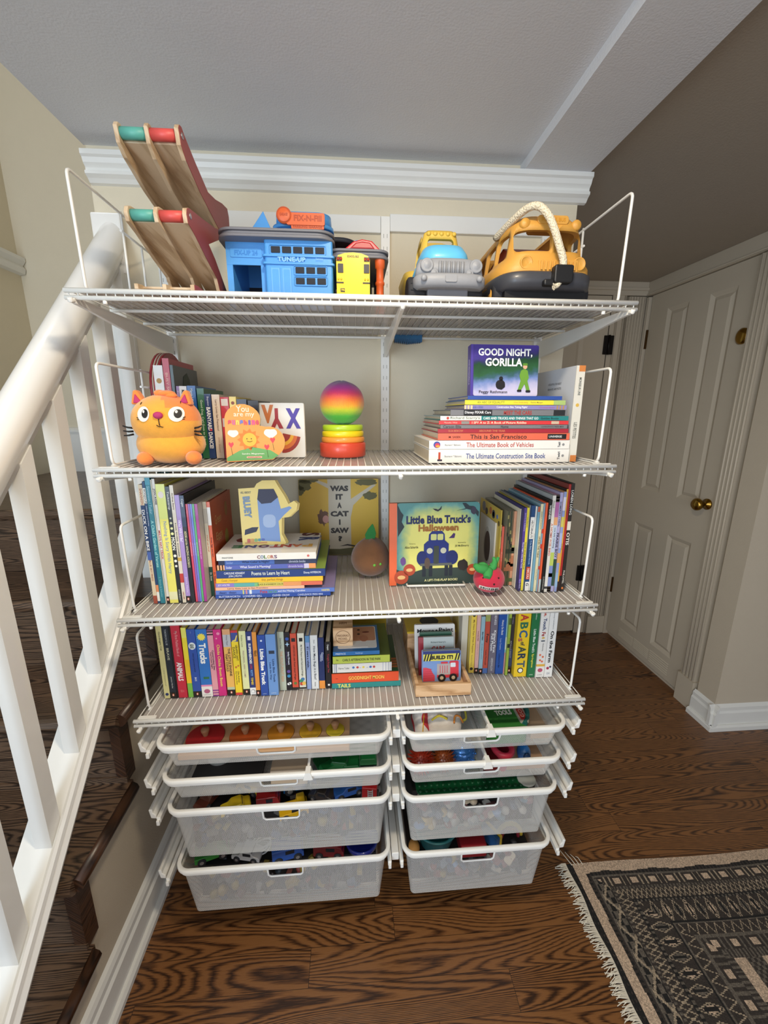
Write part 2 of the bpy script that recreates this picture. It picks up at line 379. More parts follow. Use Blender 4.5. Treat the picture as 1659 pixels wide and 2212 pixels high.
# ------------------------------------------------------------------ stairs
st = thing('staircase', (-1.1, -.4, 0), 'dark stained oak stairs rising away behind the white balusters', 'stairs')
NZ = [(-.41+.23*k, .69+.215*k) for k in range(-3, 3)]          # nosing y, tread top z
for y, z in NZ:
    if z < .03: continue
    last = z > 1.1
    m = MB(); yb = .985 if last else y+.262
    t = .036
    pf = lambda ye: [(ye, z), (ye, z-t), (y+.010, z-t), (y+.002, z-t+.006), (y-.002, z-t/2), (y+.002, z-.005), (y+.010, z)]
    if yb <= 0 or (y < 0 and yb > 0 and not last):
        m.prism(pf(min(yb, -.002)), 'x', -1.598, -.628, STAIR); m.tube([(-.628, y+.014, z-t/2), (-.628, min(yb, -.002)-.008, z-t/2)], t/2, STAIR_E, 10)
        if yb > 0: m.box(-1.598, -.718, -.002, yb, z-t, z, STAIR)
    else: m.prism(pf(yb), 'x', -1.598, -.717, STAIR)
    m.tube([(-.634, y+.030, z-t-.006), (-.634, min(yb, -.002), z-t-.006)], .007, STAIR_E, 8) if y < -.1 else None
    m.build('tread', st)
    m = MB(); ry = y+.026; x1 = -.640 if ry < -.03 else -.717
    m.box(-1.598, x1, ry, ry+.018, max(0, z-.215), z-t, STAIR); m.box(-1.598, x1+.004, ry-.006, ry, max(0, z-.215), z-.197, STAIR)
    m.build('riser', st)
# wall below the open side of the stairs: stepped panel
pl = []
for y, z in NZ:
    if z < .03 or z > 1.0: continue
    pl += [(y+.03, z-.03-.185 if z-.2 > 0 else 0), (y+.03, z-.03)]
pl = [(pl[0][0], 0)]+pl+[(0, pl[-1][1]), (0, 0)]
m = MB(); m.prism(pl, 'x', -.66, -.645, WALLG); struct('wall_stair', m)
for y, z in NZ:
    if z < .03 or z > 1.0: continue
    m = MB(); m.box(-.662, -.637, y+.022, y+.064, max(0, z-.215), z-.036, STAIR_E); m.build('riser_return', st)

# ------------------------------------------------------------------ railing
rl = thing('stair_railing', (-.67, -.6, .6), 'white painted stair railing with round handrail and square balusters', 'railing')
def sweep(mb, prof, y0, y1, zf, m_, smooth=True):
    n = len(prof); vs = [(x, y0, zf(y0)+z) for x, z in prof]+[(x, y1, zf(y1)+z) for x, z in prof]
    sd = [(i, n+i, n+(i+1) % n, (i+1) % n) for i in range(n)]
    mb.add(vs, sd, m_, smooth); mb.add(vs, [tuple(range(n)), tuple(range(2*n-1, n-1, -1))], m_)
RLW = mat('#eeece6', .28, var=.02, coat=.35)
hp = [(-.67+.034*math.cos(math.radians(a)), .045*math.sin(math.radians(a))) for a in range(-30, 211, 15)]
hp += [(-.694, -.038), (-.686, -.047), (-.686, -.060), (-.651, -.060), (-.651, -.047), (-.645, -.040)]
m = MB(); sweep(m, hp, -1.7, -.018, lambda y: y+1.905, RLW); m.build('handrail', rl)
m = MB(); m.box(-.716, -.640, -.026, -.018, 1.80, 1.947, RLW); m.build('rosette', rl, .004)
bp_ = [(-.712, 0), (-.648, 0), (-.646, .006), (-.640, .010), (-.634, .006), (-.632, -.004), (-.634, -.010), (-.631, -.013), (-.626, -.020), (-.628, -.030), (-.634, -.036), (-.712, -.036)]
m = MB(); sweep(m, bp_, -1.7, -.018, lambda y: y+1.205, RLW, False); m.build('bottom_rail', rl)
for k in range(-7, 5):
    y = -.515+.1183*k
    if y < -1.5: continue
    y2 = y+.034; x0, x1 = -.680, -.648
    zb = lambda q: q+1.204; zt = lambda q: q+1.905-.055
    m = MB(); m.add([(x0, y, zb(y)), (x1, y, zb(y)), (x1, y2, zb(y2)), (x0, y2, zb(y2)), (x0, y, zt(y)), (x1, y, zt(y)), (x1, y2, zt(y2)), (x0, y2, zt(y2))],
        [(0, 3, 2, 1), (4, 5, 6, 7), (0, 1, 5, 4), (1, 2, 6, 5), (2, 3, 7, 6), (3, 0, 4, 7)], RLW); m.build('baluster', rl)
# ------------------------------------------------------------------ hanging wire shelving
HW = .56; D = .447; SZ = [1.65, 1.3139, .9751, .7103]; SN = ['top', 'second', 'third', 'lowest']
LINER = bpy.data.materials.new('translucent_liner'); LINER.use_nodes = True; nt = LINER.node_tree; b = nt.nodes['Principled BSDF']
tr = N(nt, 'ShaderNodeBsdfTransparent'); tr.inputs[0].default_value = (.86, .86, .88, 1); mx = N(nt, 'ShaderNodeMixShader')
nz = N(nt, 'ShaderNodeTexNoise'); nz.inputs['Scale'].default_value = 8
b.inputs['Base Color'].default_value = lin('#cdc6c0'); b.inputs['Roughness'].default_value = .17
nt.links.new(mth(nt, 'ADD', mth(nt, 'MULTIPLY', nz.outputs['Fac'], .08), .60), mx.inputs[0])
nt.links.new(tr.outputs[0], mx.inputs[1]); nt.links.new(b.outputs[0], mx.inputs[2]); nt.links.new(mx.outputs[0], nt.nodes['Material Output'].inputs[0])
for z, sn in zip(SZ, SN):
    sh = thing('wire_shelf', (0, -.22, z), '%s white wire shelf of the hanging unit' % sn, 'shelf', 'white wire shelves of the hanging unit')
    m = MB(); n = 67
    for k in range(n):
        x = -HW+.006+(2*HW-.012)*k/(n-1)
        m.tube([(x, -.02, z+.0015), (x, -D+.004, z+.0015), (x, -D-.001, z-.003), (x, -D-.001, z-.014)], .0013, WIRE, 5)
    m.build('deck_wires', sh)
    m = MB()
    m.tube([(-HW, -D-.003, z+.001), (HW, -D-.003, z+.001)], .0046, WIRE, 10); m.tube([(-HW, -D-.003, z-.0115), (HW, -D-.003, z-.0115)], .0042, WIRE, 10)
    m.build('front_lip', sh)
    for y in (-.311, -.170, -.02):
        m = MB(); m.tube([(-HW+.012, y, z-.004), (HW-.012, y, z-.004)], .0036, WIRE, 8); m.build('support_wire', sh)
    for x in (-HW+.07, HW-.07):
        m = MB(); m.tube([(x, -D-.002, z-.016), (x, -D-.002, z-.022)], .004, WIRE, 8); m.build('clip', sh)
    m = MB(); zl = z+.0031 if sn == 'top' else z; m.box(-HW+.012, HW-.012, -D+.005, -.025, zl-.0003, zl+.0003, LINER)
    tag(m.build('shelf_liner'), 'translucent plastic liner lying on the %s wire shelf' % sn, 'shelf liner', 'translucent shelf liners')
    # brackets
    for x, side in ((-.545, 'left'), (.074, 'middle'), (.545, 'right')):
        if side == 'middle': x = .0735
        m = MB(); w = .004
        deep = .058 if sn == 'top' else .052
        m.prism([(-.012, z-.010), (-.012, z-deep), (-.10, z-deep+.004), (-.27, z-.040), (-.42, z-.024), (-D-.004, z-.022), (-D-.010, z-.016), (-D-.004, z-.010)], 'x', x-w, x+w, WHITE)
        m.tube([(x, -D-.006, z-.017), (x, -D-.014, z-.019), (x, -D-.016, z-.014)], .005, WHITE, 8)
        o = m.build('shelf_bracket', None, .001); tag(o, '%s bracket under the %s white wire shelf' % (side, sn), 'bracket', 'white shelf brackets')
    # wire end guards
    for x, side in ((-.54, 'left'), (.54, 'right')):
        zb = z+.006; zt = z+.213; y0 = -.412; r = .003
        g = MB()
        def arc(p, q, s_, n=4): return [tuple(Vector(p).lerp(Vector(q), t).lerp(Vector(q).lerp(Vector(s_), t), t)) for t in [i/n for i in range(n+1)]]
        top = arc((x, y0-.008, zt-.015), (x, y0-.010, zt), (x, y0+.005, zt))
        bot = arc((x, y0-.002, zb+.014), (x, y0, zb), (x, y0+.014, zb))
        g.tube([(x, -.10, zb)]+bot[::-1]+top+[(x, -.06, zt)]+[(x, -.055, zt-.008), (x, -.055, zb)], r, WIRE, 8)
        for yy, t2 in ((-.235, zt+.004), (-.15, zt-.035)): g.tube([(x, yy, zb), (x, yy, t2)], r*.9, WIRE, 8)
        g.tube([(x, -.245, zt-.037), (x, -.055, zt-.037)], r*.9, WIRE, 8)
        g.tube([(x, -.415, z+.005), (x, -.05, z+.005)], r, WIRE, 8)
        o = g.build('shelf_end_guard'); tag(o, 'white wire end guard on the %s end of the %s shelf' % (side, sn), 'shelf guard', 'white wire shelf end guards')
        if sn != 'top':
            g = MB(); xa, xb = (x-.012, x+.030) if x < 0 else (x-.030, x+.012)
            g.prism(rrect(xa, xb, -D-.001, -D+.009, .004), 'z', z+.003, z+.0065, WHITE); c = g.build('foot_clip', o)
for x, side in ((-.545, 'left'), (.0735, 'middle'), (.545, 'right')):
    m = MB(); m.box(x-.0125, x+.0125, -.0135, 0, .10, 1.966, WHITE)
    zz = .12
    while zz < 1.93:
        for dx in (-.005, .005): m.box(x+dx-.0008, x+dx+.0008, -.0138, -.0134, zz, zz+.010, '#a8a69e')
        zz += .032
    tag(m.build('wall_standard'), '%s slotted white upright fixed to the wall behind the shelves' % side, 'upright', 'slotted uprights')

# ------------------------------------------------------------------ mesh drawers
MESH = bpy.data.materials.new('expanded_metal'); MESH.use_nodes = True; nt = MESH.node_tree; b = nt.nodes['Principled BSDF']
b.inputs['Base Color'].default_value = lin('#e2e0da'); b.inputs['Roughness'].default_value = .35
uvn = N(nt, 'ShaderNodeUVMap'); sp = N(nt, 'ShaderNodeSeparateXYZ'); nt.links.new(uvn.outputs[0], sp.inputs[0])
U = mth(nt, 'DIVIDE', sp.outputs[0], .0046); V = mth(nt, 'DIVIDE', sp.outputs[1], .0036)
a = mth(nt, 'PINGPONG', mth(nt, 'ADD', U, V), .5); c = mth(nt, 'PINGPONG', mth(nt, 'SUBTRACT', U, V), .5)
hole = mth(nt, 'GREATER_THAN', mth(nt, 'MINIMUM', a, c), .135)
nt.nodes.new('ShaderNodeTexNoise')
tr = N(nt, 'ShaderNodeBsdfTransparent'); mx = N(nt, 'ShaderNodeMixShader'); nt.links.new(hole, mx.inputs[0]); nt.links.new(b.outputs[0], mx.inputs[1]); nt.links.new(tr.outputs[0], mx.inputs[2]); nt.links.new(mx.outputs[0], nt.nodes['Material Output'].inputs[0])
def ring_path(x0, x1, y0, y1, r, z, n=6): return [(px, py, z) for px, py in rrect(x0, x1, y0, y1, r, n)]
DR = {}
def drawer(key, x0, x1, zr, zb, label, inx=.028, divider=None, hx=None):
    y0, y1 = -.492, -.06
    d = thing('mesh_drawer', ((x0+x1)/2, (y0+y1)/2, zb), label, 'drawer', 'white mesh drawers')
    # rim: rounded flat ring
    m = MB(); O = rrect(x0, x1, y0, y1, .035, 6); I = rrect(x0+.010, x1-.010, y0+.010, y1-.010, .026, 6); n = len(O)
    secs = [[(p[0], p[1], zr-.009) for p in O], [(p[0], p[1], zr-.0012) for p in O], [(p[0]*.85+q[0]*.15, p[1]*.85+q[1]*.15, zr) for p, q in zip(O, I)], [(p[0]*.15+q[0]*.85, p[1]*.15+q[1]*.85, zr) for p, q in zip(O, I)], [(p[0], p[1], zr-.0012) for p in I], [(p[0], p[1], zr-.009) for p in I], [(p[0], p[1], zr-.009) for p in O]]
    m.loft(secs, WHITE, True, False)
    O2 = rrect(x0+.005, x1-.005, y0+.005, y1-.005, .030, 6); I2 = rrect(x0+.012, x1-.012, y0+.012, y1-.012, .024, 6)
    m.loft([[(p[0], p[1], zr-.020) for p in O2], [(p[0], p[1], zr-.008) for p in O2]], WHITE, True, False)
    m.loft([[(p[0], p[1], zr-.020) for p in I2], [(p[0], p[1], zr-.020) for p in O2]], WHITE, True, False)
    m.build('rim', d)
    # basket
    dep = zr-zb; yi0 = y0+.032
    T = rrect(x0+.011, x1-.011, y0+.011, y1-.011, .026, 6); B = rrect(x0+inx, x1-inx, yi0, y1-.03, .012, 6)
    m = MB(); hw = .046; cx = (x0+x1)/2 if hx is None else hx; hz = zr-.020; hb = zr-(.050 if zr-zb < .15 else .056)
    m.loft([[(p[0], p[1], zb) for p in B], [(p[0], p[1], zr-.012) for p in T]], MESH, False, False)
    m.flat(B, 'z', zb, MESH)
    bk = m.build('basket', d)
    fy = lambda zz: yi0+(y0+.011-yi0)*(zz-zb)/(dep-.012)
    off = d.location
    # cut the finger hole by bisecting: remove faces inside the rectangle
    bm = bmesh.new(); bm.from_mesh(bk.data); 
    lx = lambda v: v-off.x; lz = lambda v: v-off.z
    def fr():
        return [f for f in bm.faces if f.calc_center_median().y < fy(zr)+.02-off.y and f.normal.y < -.5 or (f.calc_center_median().y < yi0+.004-off.y and abs(f.normal.y) > .5)]
    for pc, pn in (((lx(cx-hw), 0, 0), (1, 0, 0)), ((lx(cx+hw), 0, 0), (1, 0, 0)), ((0, 0, lz(hb)), (0, 0, 1)), ((0, 0, lz(hz)), (0, 0, 1))):
        fs = [f for f in bm.faces if abs(f.normal.y) > .6 and f.calc_center_median().y < -.15]
        ge = set(fs) | {e for f in fs for e in f.edges} | {v for f in fs for v in f.verts}
        bmesh.ops.bisect_plane(bm, geom=list(ge), plane_co=pc, plane_no=pn)
    kill = []
    for f in bm.faces:
        c0 = f.calc_center_median()
        if abs(f.normal.y) > .6 and c0.y < -.15 and lx(cx-hw) < c0.x < lx(cx+hw) and lz(hb) < c0.z < lz(hz): kill.append(f)
    bmesh.ops.delete(bm, geom=kill, context='FACES'); bm.to_mesh(bk.data); bm.free()
    m = MB(); yy = lambda zz: fy(zz)-.001
    pth = [(cx-hw, yy(hz), hz), (cx-hw+.001, yy(hb+.006), hb+.006), (cx-hw+.007, yy(hb), hb), (cx+hw-.007, yy(hb), hb), (cx+hw-.001, yy(hb+.006), hb+.006), (cx+hw, yy(hz), hz)]
    m.tube(pth, .0026, WHITE, 8); m.build('handle', bk)
    if divider:
        m = MB(); xd = divider; m.box(xd-.0015, xd+.0015, yi0+.006, y1-.03, zb+.004, zr-.012, MESH)
        m.prism([(xd-.012, zr-.018), (xd+.012, zr-.018), (xd+.006, zr+.003), (xd-.006, zr+.003)], 'y', y0-.002, y0+.020, WHITE); m.box(xd-.003, xd+.003, y0+.01, y1-.01, zr-.008, zr+.002, WHITE); m.build('divider', d)
    DR[key] = (x0+inx, x1-inx, yi0, zb, zr)
    return d
drawer('L1', -.507, .057, .669, .588, 'shallow white mesh drawer directly below the lowest shelf, holding a round-shape puzzle board')
drawer('L2', -.505, .058, .573, .492, 'shallow white mesh drawer on the left, second from the top, with a divider', divider=-.150)
drawer('L3', -.503, .058, .481, .300, 'deep white mesh drawer on the left full of toy cars')
drawer('L4', -.501, .057, .293, .110, 'deep white mesh drawer at the bottom of the left stack')
drawer('R1', .084, .506, .668, .588, 'shallow white mesh drawer at top right holding a cloth bag and green pouch', divider=.303, hx=.286)
drawer('R2', .086, .503, .573, .492, 'shallow white mesh drawer on the right holding spiky balls', divider=.301, hx=.29)
drawer('R3', .085, .502, .476, .300, 'deep white mesh drawer on the right with a green studded plate on top')
drawer('R4', .088, .502, .293, .110, 'deep white mesh drawer at the bottom of the right stack')
# runner bars on the uprights
for zi, (zc, nm) in enumerate(((.634, 'top'), (.526, 'second'), (.432, 'third'), (.232, 'bottom'))):
    for x, side in ((-.548, 'left'), (.0725, 'middle'), (.548, 'right')):
        r = thing('drawer_runner', (x, -.2, zc), '%s white runner bar of the %s drawer row' % (side, nm), 'drawer runner', 'white drawer runner bars')
        m = MB()
        if side == 'middle': m.box(x-.010, x+.010, -.447, -.012, zc-.013, zc+.012, WHITE)
        else:
            s = -1 if side == 'left' else 1
            m.prism([(x+s*.010, zc-.014), (x+s*.014, zc+.012), (x+s*.006, zc+.014), (x+s*.004, zc+.002), (x-s*.004, zc-.006), (x-s*.004, zc-.016)], 'y', -.447, -.012, WHITE)
        m.build('channel', r, .002)
        for s in ((-1, 1) if side == 'middle' else ((1,) if side == 'left' else (-1,))):
            m = MB(); xa = x+s*.0165; m.box(xa-.005, xa+.005, -.462, -.012, zc-.012, zc+.004, WHITE); m.box(xa-.004, xa+.004, -.468, -.455, zc-.015, zc-.001, WHITE); m.build('slide', r, .0015)
# ------------------------------------------------------------------ books
Z1, Z2, Z3, Z4 = [z+.0034 for z in SZ]
def cvr(c): return mat(c, .38, var=.05, coat=.15, vscale=25)
INK = {}
def ink(c): return mat(c, .5, var=.02)
def vbook(x0, x1, y, h, d, z, col, texts=(), segs=(), label='', group=None, board=False, name='picture_book', cover=None, top=None, art=None):
    """upright book, spine facing the room at y"""
    g = .0004; x0 += g; x1 -= g; w = x1-x0; t = min(.0022, w*.22)
    b = thing(name, ((x0+x1)/2, y, z), label, 'book', group)
    m = MB(); C = cvr(col); K = cvr(cover or col)
    m.box(x0, x1, y, y+t, z, z+h, C)
    if w > .004:
        m.box(x0, x0+t, y+t, y+d, z, z+h, K); m.box(x1-t, x1, y+t, y+d, z, z+h, K)
    else: m.box(x0, x1, y+t, y+d, z, z+h-.001, K)
    for a, e, c in segs: m.box(x0-.00005, x1+.00005, y-.0002, y+.001, z+h*(1-e), z+h*(1-a), cvr(c))
    for tx in texts:
        s, a, e, c = tx[:4]; cx = tx[4] if len(tx) > 4 else .5; sz = tx[5] if len(tx) > 5 else .55; bold = tx[6] if len(tx) > 6 else .01
        L = h*(e-a)
        m.text(s, (x0+w*cx, y-.0005, z+h*(1-(a+e)/2)), (0, 0, -1), (1, 0, 0), L, w*sz, ink(c), bold, 1.5)
    if art: art(m, x0, x1, y, z, h)
    m.build('cover', b)
    if w > .004:
        m = MB(); i = 0 if board else .003
        m.box(x0+t, x1-t, y+t, y+d-i, z+i, z+h-max(i, .0005), top or PAPER)
        m.build('page_block', b)
    return b
def hbook(x0, x1, y, z0, z1, d, col, texts=(), segs=(), label='', group=None, top=None, board=False, name='picture_book', art=None):
    """book lying flat, spine facing the room; texts use fractions along x"""
    z0 += .0003; z1 -= .0003; h = z1-z0; t = min(.0022, h*.2); w = x1-x0
    b = thing(name, ((x0+x1)/2, y, z0), label, 'book', group)
    m = MB(); C = cvr(col); T = cvr(top or col)
    m.box(x0, x1, y, y+t, z0, z1, C); m.box(x0, x1, y+t, y+d, z0, z0+t, C); m.box(x0, x1, y+t, y+d, z1-t, z1, T)
    for a, e, c in segs: m.box(x0+w*a, x0+w*e, y-.0002, y+.001, z0-.00005, z1+.00005, cvr(c))
    for tx in texts:
        s, a, e, c = tx[:4]; sz = tx[4] if len(tx) > 4 else .55; cy = tx[5] if len(tx) > 5 else .5; bold = tx[6] if len(tx) > 6 else .01
        m.text(s, (x0+w*(a+e)/2, y-.0005, z0+h*cy), (1, 0, 0), (0, 0, 1), w*(e-a), h*sz, ink(c), bold, 1.5)
    if art: art(m, x0, x1, y, z0, h, d, z1)
    m.build('cover', b)
    m = MB(); i = 0 if board else .004
    m.box(x0+.001+i*.5, x1-.001-i*.5, y+t, y+d-i, z0+t, z1-t, PAPER); m.build('page_block', b)
    return b
def dots(m, x, y, zs, r, cols, n=14):
    for zc, c in zip(zs, cols): m.flat(circ(x, zc, r, n=n)[::1], 'y', y, ink(c))
def disc(m, x, y, zc, r, c, rx=None, n=18): m.prism(circ(x, zc, rx or r, r, n), 'y', y-.0005, y, ink(c))
def penguin(m, x0, x1, y, z, h):
    m.box(x0, x1, y-.0003, y+.001, z, z+.017, cvr('#16130f')); disc(m, (x0+x1)/2, y-.0003, z+.0095, .0038, '#c8562e', .0027); disc(m, (x0+x1)/2, y-.0007, z+.0095, .0024, '#efe9dc', .0014)

G1 = 'picture books standing on the left of the third shelf'
B = vbook; y3 = -.372; d3 = .225
B(-.5155, -.5060, y3, .292, .215, Z3, '#e0cfae', [('SHANNON', .03, .16, '#b8624c', .5, .6), ('DUCK ON A BIKE', .20, .54, '#f2efe6', .5, .72, .02), ('BLUE SKY PRESS', .62, .80, '#a5604a', .5, .45)], [(.165, .55, '#1e3a66'), (.55, .62, '#4864a8'), (.93, 1, '#a8503c')], 'cream and navy book with white capitals at the far left end of the third shelf', G1)
B(-.5060, -.4995, y3, .299, d3, Z3, '#22466f', [('BONJOUR', .06, .17, '#1d1d1d', .5, .8), ('before the sound of sleep', .18, .36, '#dfe6f0', .5, .5)], [(.05, .17, '#efece4'), (.84, .90, '#e09060'), (.90, .98, '#ece8dd')], 'dark blue book with a white top block, second from left on the third shelf', G1)
B(-.4995, -.4878, y3, .310, d3, Z3, '#2c7f8d', [('Stevenson / Tudor', .07, .28, '#9cc9d6', .5, .55), ("A Child's Garden of Verses", .33, .70, '#a9e0dc', .5, .6), ('S. Simon & Schuster', .78, .95, '#7fbfc6', .5, .4)], [(0, .06, '#3f97ab')], 'tall teal book with pale blue lettering near the left end of the third shelf', G1)
B(-.4878, -.4845, y3, .303, d3, Z3, '#c9c4ae', (), (), 'very thin grey-cream book between the teal and the beige books', G1)
B(-.4845, -.4775, y3, .305, d3, Z3, '#d9d4ca', [('JON AGEE', .05, .22, '#2a2826', .5, .85, .02), ("MILO'S HAT TRICK", .37, .66, '#bf3b2e', .5, .7, .02)], [], 'beige book with black capitals over red capitals beside the tall yellow one', G1, art=penguin, cover='#b7ab98')
B(-.4775, -.4572, y3, .293, d3, Z3, '#ece26c', [('Nothing Is Scary With Harry', .30, .74, '#8d9ab4', .5, .5)], [(0, .28, '#dde27a'), (.90, .97, '#e6e0b0')], 'wide lime-yellow book with grey-blue lettering on the third shelf', G1, art=lambda m, x0, x1, y, z, h: disc(m, (x0+x1)/2, y, z+h*.915, .008, '#e8ddd2', .006))
B(-.4572, -.4475, y3, .287, d3, Z3, '#15171a', [('Teckentrup', .04, .19, '#e8e6df', .5, .65), ('MOON', .42, .53, '#f2efe0', .5, .9, .02), ('DOUBLEDAY', .88, .98, '#c8c6be', .5, .4)], (), 'black book with pale moon phases on its spine', G1, art=lambda m, x0, x1, y, z, h: [disc(m, (x0+x1)/2, y, z+h*(1-f), r, c) for f, r, c in ((.26, .0022, '#cfd0b8'), (.30, .0028, '#d8d8a8'), (.345, .003, '#dfe0a0'), (.39, .0034, '#e6e6a0'), (.58, .0034, '#f2efe0'), (.625, .0033, '#f2efe0'), (.67, .0028, '#f2efe0'))])
B(-.4475, -.4385, y3, .290, d3, Z3, '#ded2bb', [('Andrea Beaty', .04, .22, '#6b4a34', .5, .55), ('ROSIE REVERE, ENGINEER', .30, .60, '#3b3a38', .5, .5), ('ABRAMS', .90, .97, '#a5523f', .5, .4)], [(.74, .82, '#c23b32'), (.60, .63, '#c9a23a')], 'cream book with small dark lettering and a red mark, right of the black one', G1)
B(-.4385, -.4275, y3, .267, d3, Z3, '#a98cc4', [('Who Will U Be?', .22, .42, '#f0e8f6', .5, .6), ('Jessica Hische', .75, .90, '#e5d2f0', .5, .5)], (), 'lilac book with white lettering on the third shelf', G1, art=penguin)
B(-.4275, -.4175, y3, .266, d3, Z3, '#16181f', [('Cogan', .03, .10, '#e4e4e4', .5, .65), ('ADDIE and the AMAZING ACROBATS', .32, .66, '#d9cf9a', .5, .55, .02)], [(0, .28, '#1d2f4d')], 'black and midnight-blue book with cream capitals, left of the thin coloured ones', G1)
for i, (a, e, c, nm) in enumerate(((-.4175, -.4122, '#d8455c', 'red-pink'), (-.4122, -.4074, '#8c5fb0', 'purple'), (-.4074, -.4026, '#6f7fd0', 'periwinkle blue'), (-.4026, -.3974, '#58a86a', 'green'), (-.3974, -.3902, '#a8388c', 'magenta'))):
    B(a, e, -.369, .245, .20, Z3, c, [('peppa and friends early reader', .1, .8, '#f3e9ee', .5, .4)], (), 'thin %s paperback among the five thin coloured ones on the third shelf' % nm, G1, cover='#cfc8c0')
B(-.3902, -.3815+.0005, -.338, .243, .17, Z3, '#e6dfc8', [('HOP on POP', .33, .53, '#d0805e', .5, .45), ('Dr. Seuss', .74, .83, '#e8e4d8', .5, .5)], [(.07, .22, '#cfc9ba'), (.68, 1, '#1e4a3e')], 'cream book with a dark green foot beside the orange one', G1)
def eggs(m, x0, x1, y, z, h):
    for s, zz in (('Green', .19), ('Eggs', .145), ('and', .10), ('Ham', .055)): m.text(s, (x1+.0004, y+.05, z+zz), (0, 1, 0), (0, 0, 1), .05, .025, ink('#c9a06a'), .005)
    m.prism(circ(y+.11, z+.125, .014, .022), 'x', x1+.0002, x1+.0006, ink('#9a8a3a')); m.prism(circ(y+.12, z+.20, .012, .02), 'x', x1+.0002, x1+.0006, ink('#a07040')); m.prism([(y+.06, z), (y+.09, z+.05), (y+.12, z+.07), (y+.16, z+.055), (y+.168, z)], 'x', x1+.0002, x1+.0006, ink('#a8968a'))
B(-.3810, -.3725, -.338, .243, .17, Z3, '#e0602f', [('Green Eggs and Ham', .34, .60, '#2c2420', .5, .5, .02), ('Dr. Seuss', .74, .83, '#2c2420', .5, .5)], [(.055, .24, '#e9e2d6')], 'orange book with its brown-orange front cover showing on the left of the third shelf', G1, cover='#b34a24', art=eggs)

# flat stack, third shelf
G2 = 'picture books stacked flat on the third shelf'; yh = -.356; H = hbook
H(-.374, -.090, yh, Z3, Z3+.0100, .22, '#2c50a4', [('BUTTERWORTH   LONDRES GILL', .03, .40, '#dfe6f6'), ('CLEVER CROW', .49, .64, '#dfe6f6'), ('CANDLEWICK PRESS MINI', .71, .93, '#cfdcf6')], (), 'dark blue book at the very bottom of the flat stack on the third shelf', G2, top='#c9c4c0')
H(-.373, -.080, yh, Z3+.0100, Z3+.0215, .24, '#5b78c2', [('dean  dean', .03, .17, '#28306a'), ('Pete', .37, .43, '#c23e3e', .75), ('the Cat', .44, .51, '#58a060', .7), ('and the Missing Cupcakes', .52, .75, '#eef0fa'), ('HARPER', .89, .96, '#f0e070', .5)], [(.225, .235, '#d7d26a'), (.25, .262, '#d88a8a'), (.28, .30, '#dfe6ea')], 'periwinkle book with a lilac cover, second from the bottom of the flat stack', G2, top='#8d7fae')
H(-.372, -.155, yh, Z3+.0215, Z3+.0300, .20, '#edb491', [('Larry Gets Lost in San Francisco', .12, .60, '#6a4a3c', .6)], (), 'salmon pink book in the flat stack with thin dark lettering', G2)
H(-.371, -.110, yh, Z3+.0300, Z3+.0405, .21, '#d8c85a', [('BLACK IS A RAINBOW COLOR', .39, .63, '#6a6438', .6), ('JOY HOLMES', .02, .13, '#f0e9f4', .55)], [(0, .17, '#8d7bc0'), (.17, .36, '#5fa8a0'), (.36, .40, '#7cb878'), (.63, .80, '#e0965a'), (.80, 1, '#d86a50')], 'rainbow-striped spine in the middle of the flat stack', G2)
H(-.369, -.108, yh, Z3+.0405, Z3+.0535, .21, '#eec02f', [('Cook | Kemper', .05, .20, '#b98f28', .6), ('tiny, perfect things', .42, .62, '#a97e20', .65)], (), 'golden-yellow book in the flat stack on the third shelf', G2)
H(-.367, -.102, yh, Z3+.0535, Z3+.0730, .24, '#1f3a78', [('CAROLINE KENNEDY', .07, .26, '#eef0f4', .32, .68), ('JON J MUTH', .11, .23, '#eef0f4', .32, .25), ('Poems to Learn by Heart', .32, .67, '#e8ecdc', .7), ('Disney HYPERION', .80, .96, '#e0e6f0', .38)], (), 'thick navy book with white script title in the flat stack', G2, top='#8aa84c')
H(-.365, -.125, yh+.004, Z3+.0735, Z3+.0865, .20, '#5664b0', [('Snider', .09, .15, '#e8e8f4'), ('What Sound is Morning?', .23, .54, '#f2f0fa', .65), ('chronicle books', .72, .87, '#c9c6e6')], [(0, .075, '#e8a878'), (.02, .03, '#f6e3c0'), (.05, .06, '#f6e3c0'), (.71, .88, '#6a5fa8'), (.88, .93, '#cfc6dc'), (.93, 1, '#ea9c5c')], 'violet-blue book with orange stripes on its spine ends in the flat stack', G2, top='#9a3f5a')
H(-.361, -.124, yh+.004, Z3+.0865, Z3+.0990, .20, '#4466ae', [('Snider', .08, .15, '#8fa6dc'), ('What Color is Night?', .24, .52, '#1e2540', .65), ('chronicle books', .72, .89, '#b9c0d6')], [(0, .065, '#1f2748'), (.57, 1, '#2f3a58')], 'blue book with dark lettering directly beneath the large white book', G2)
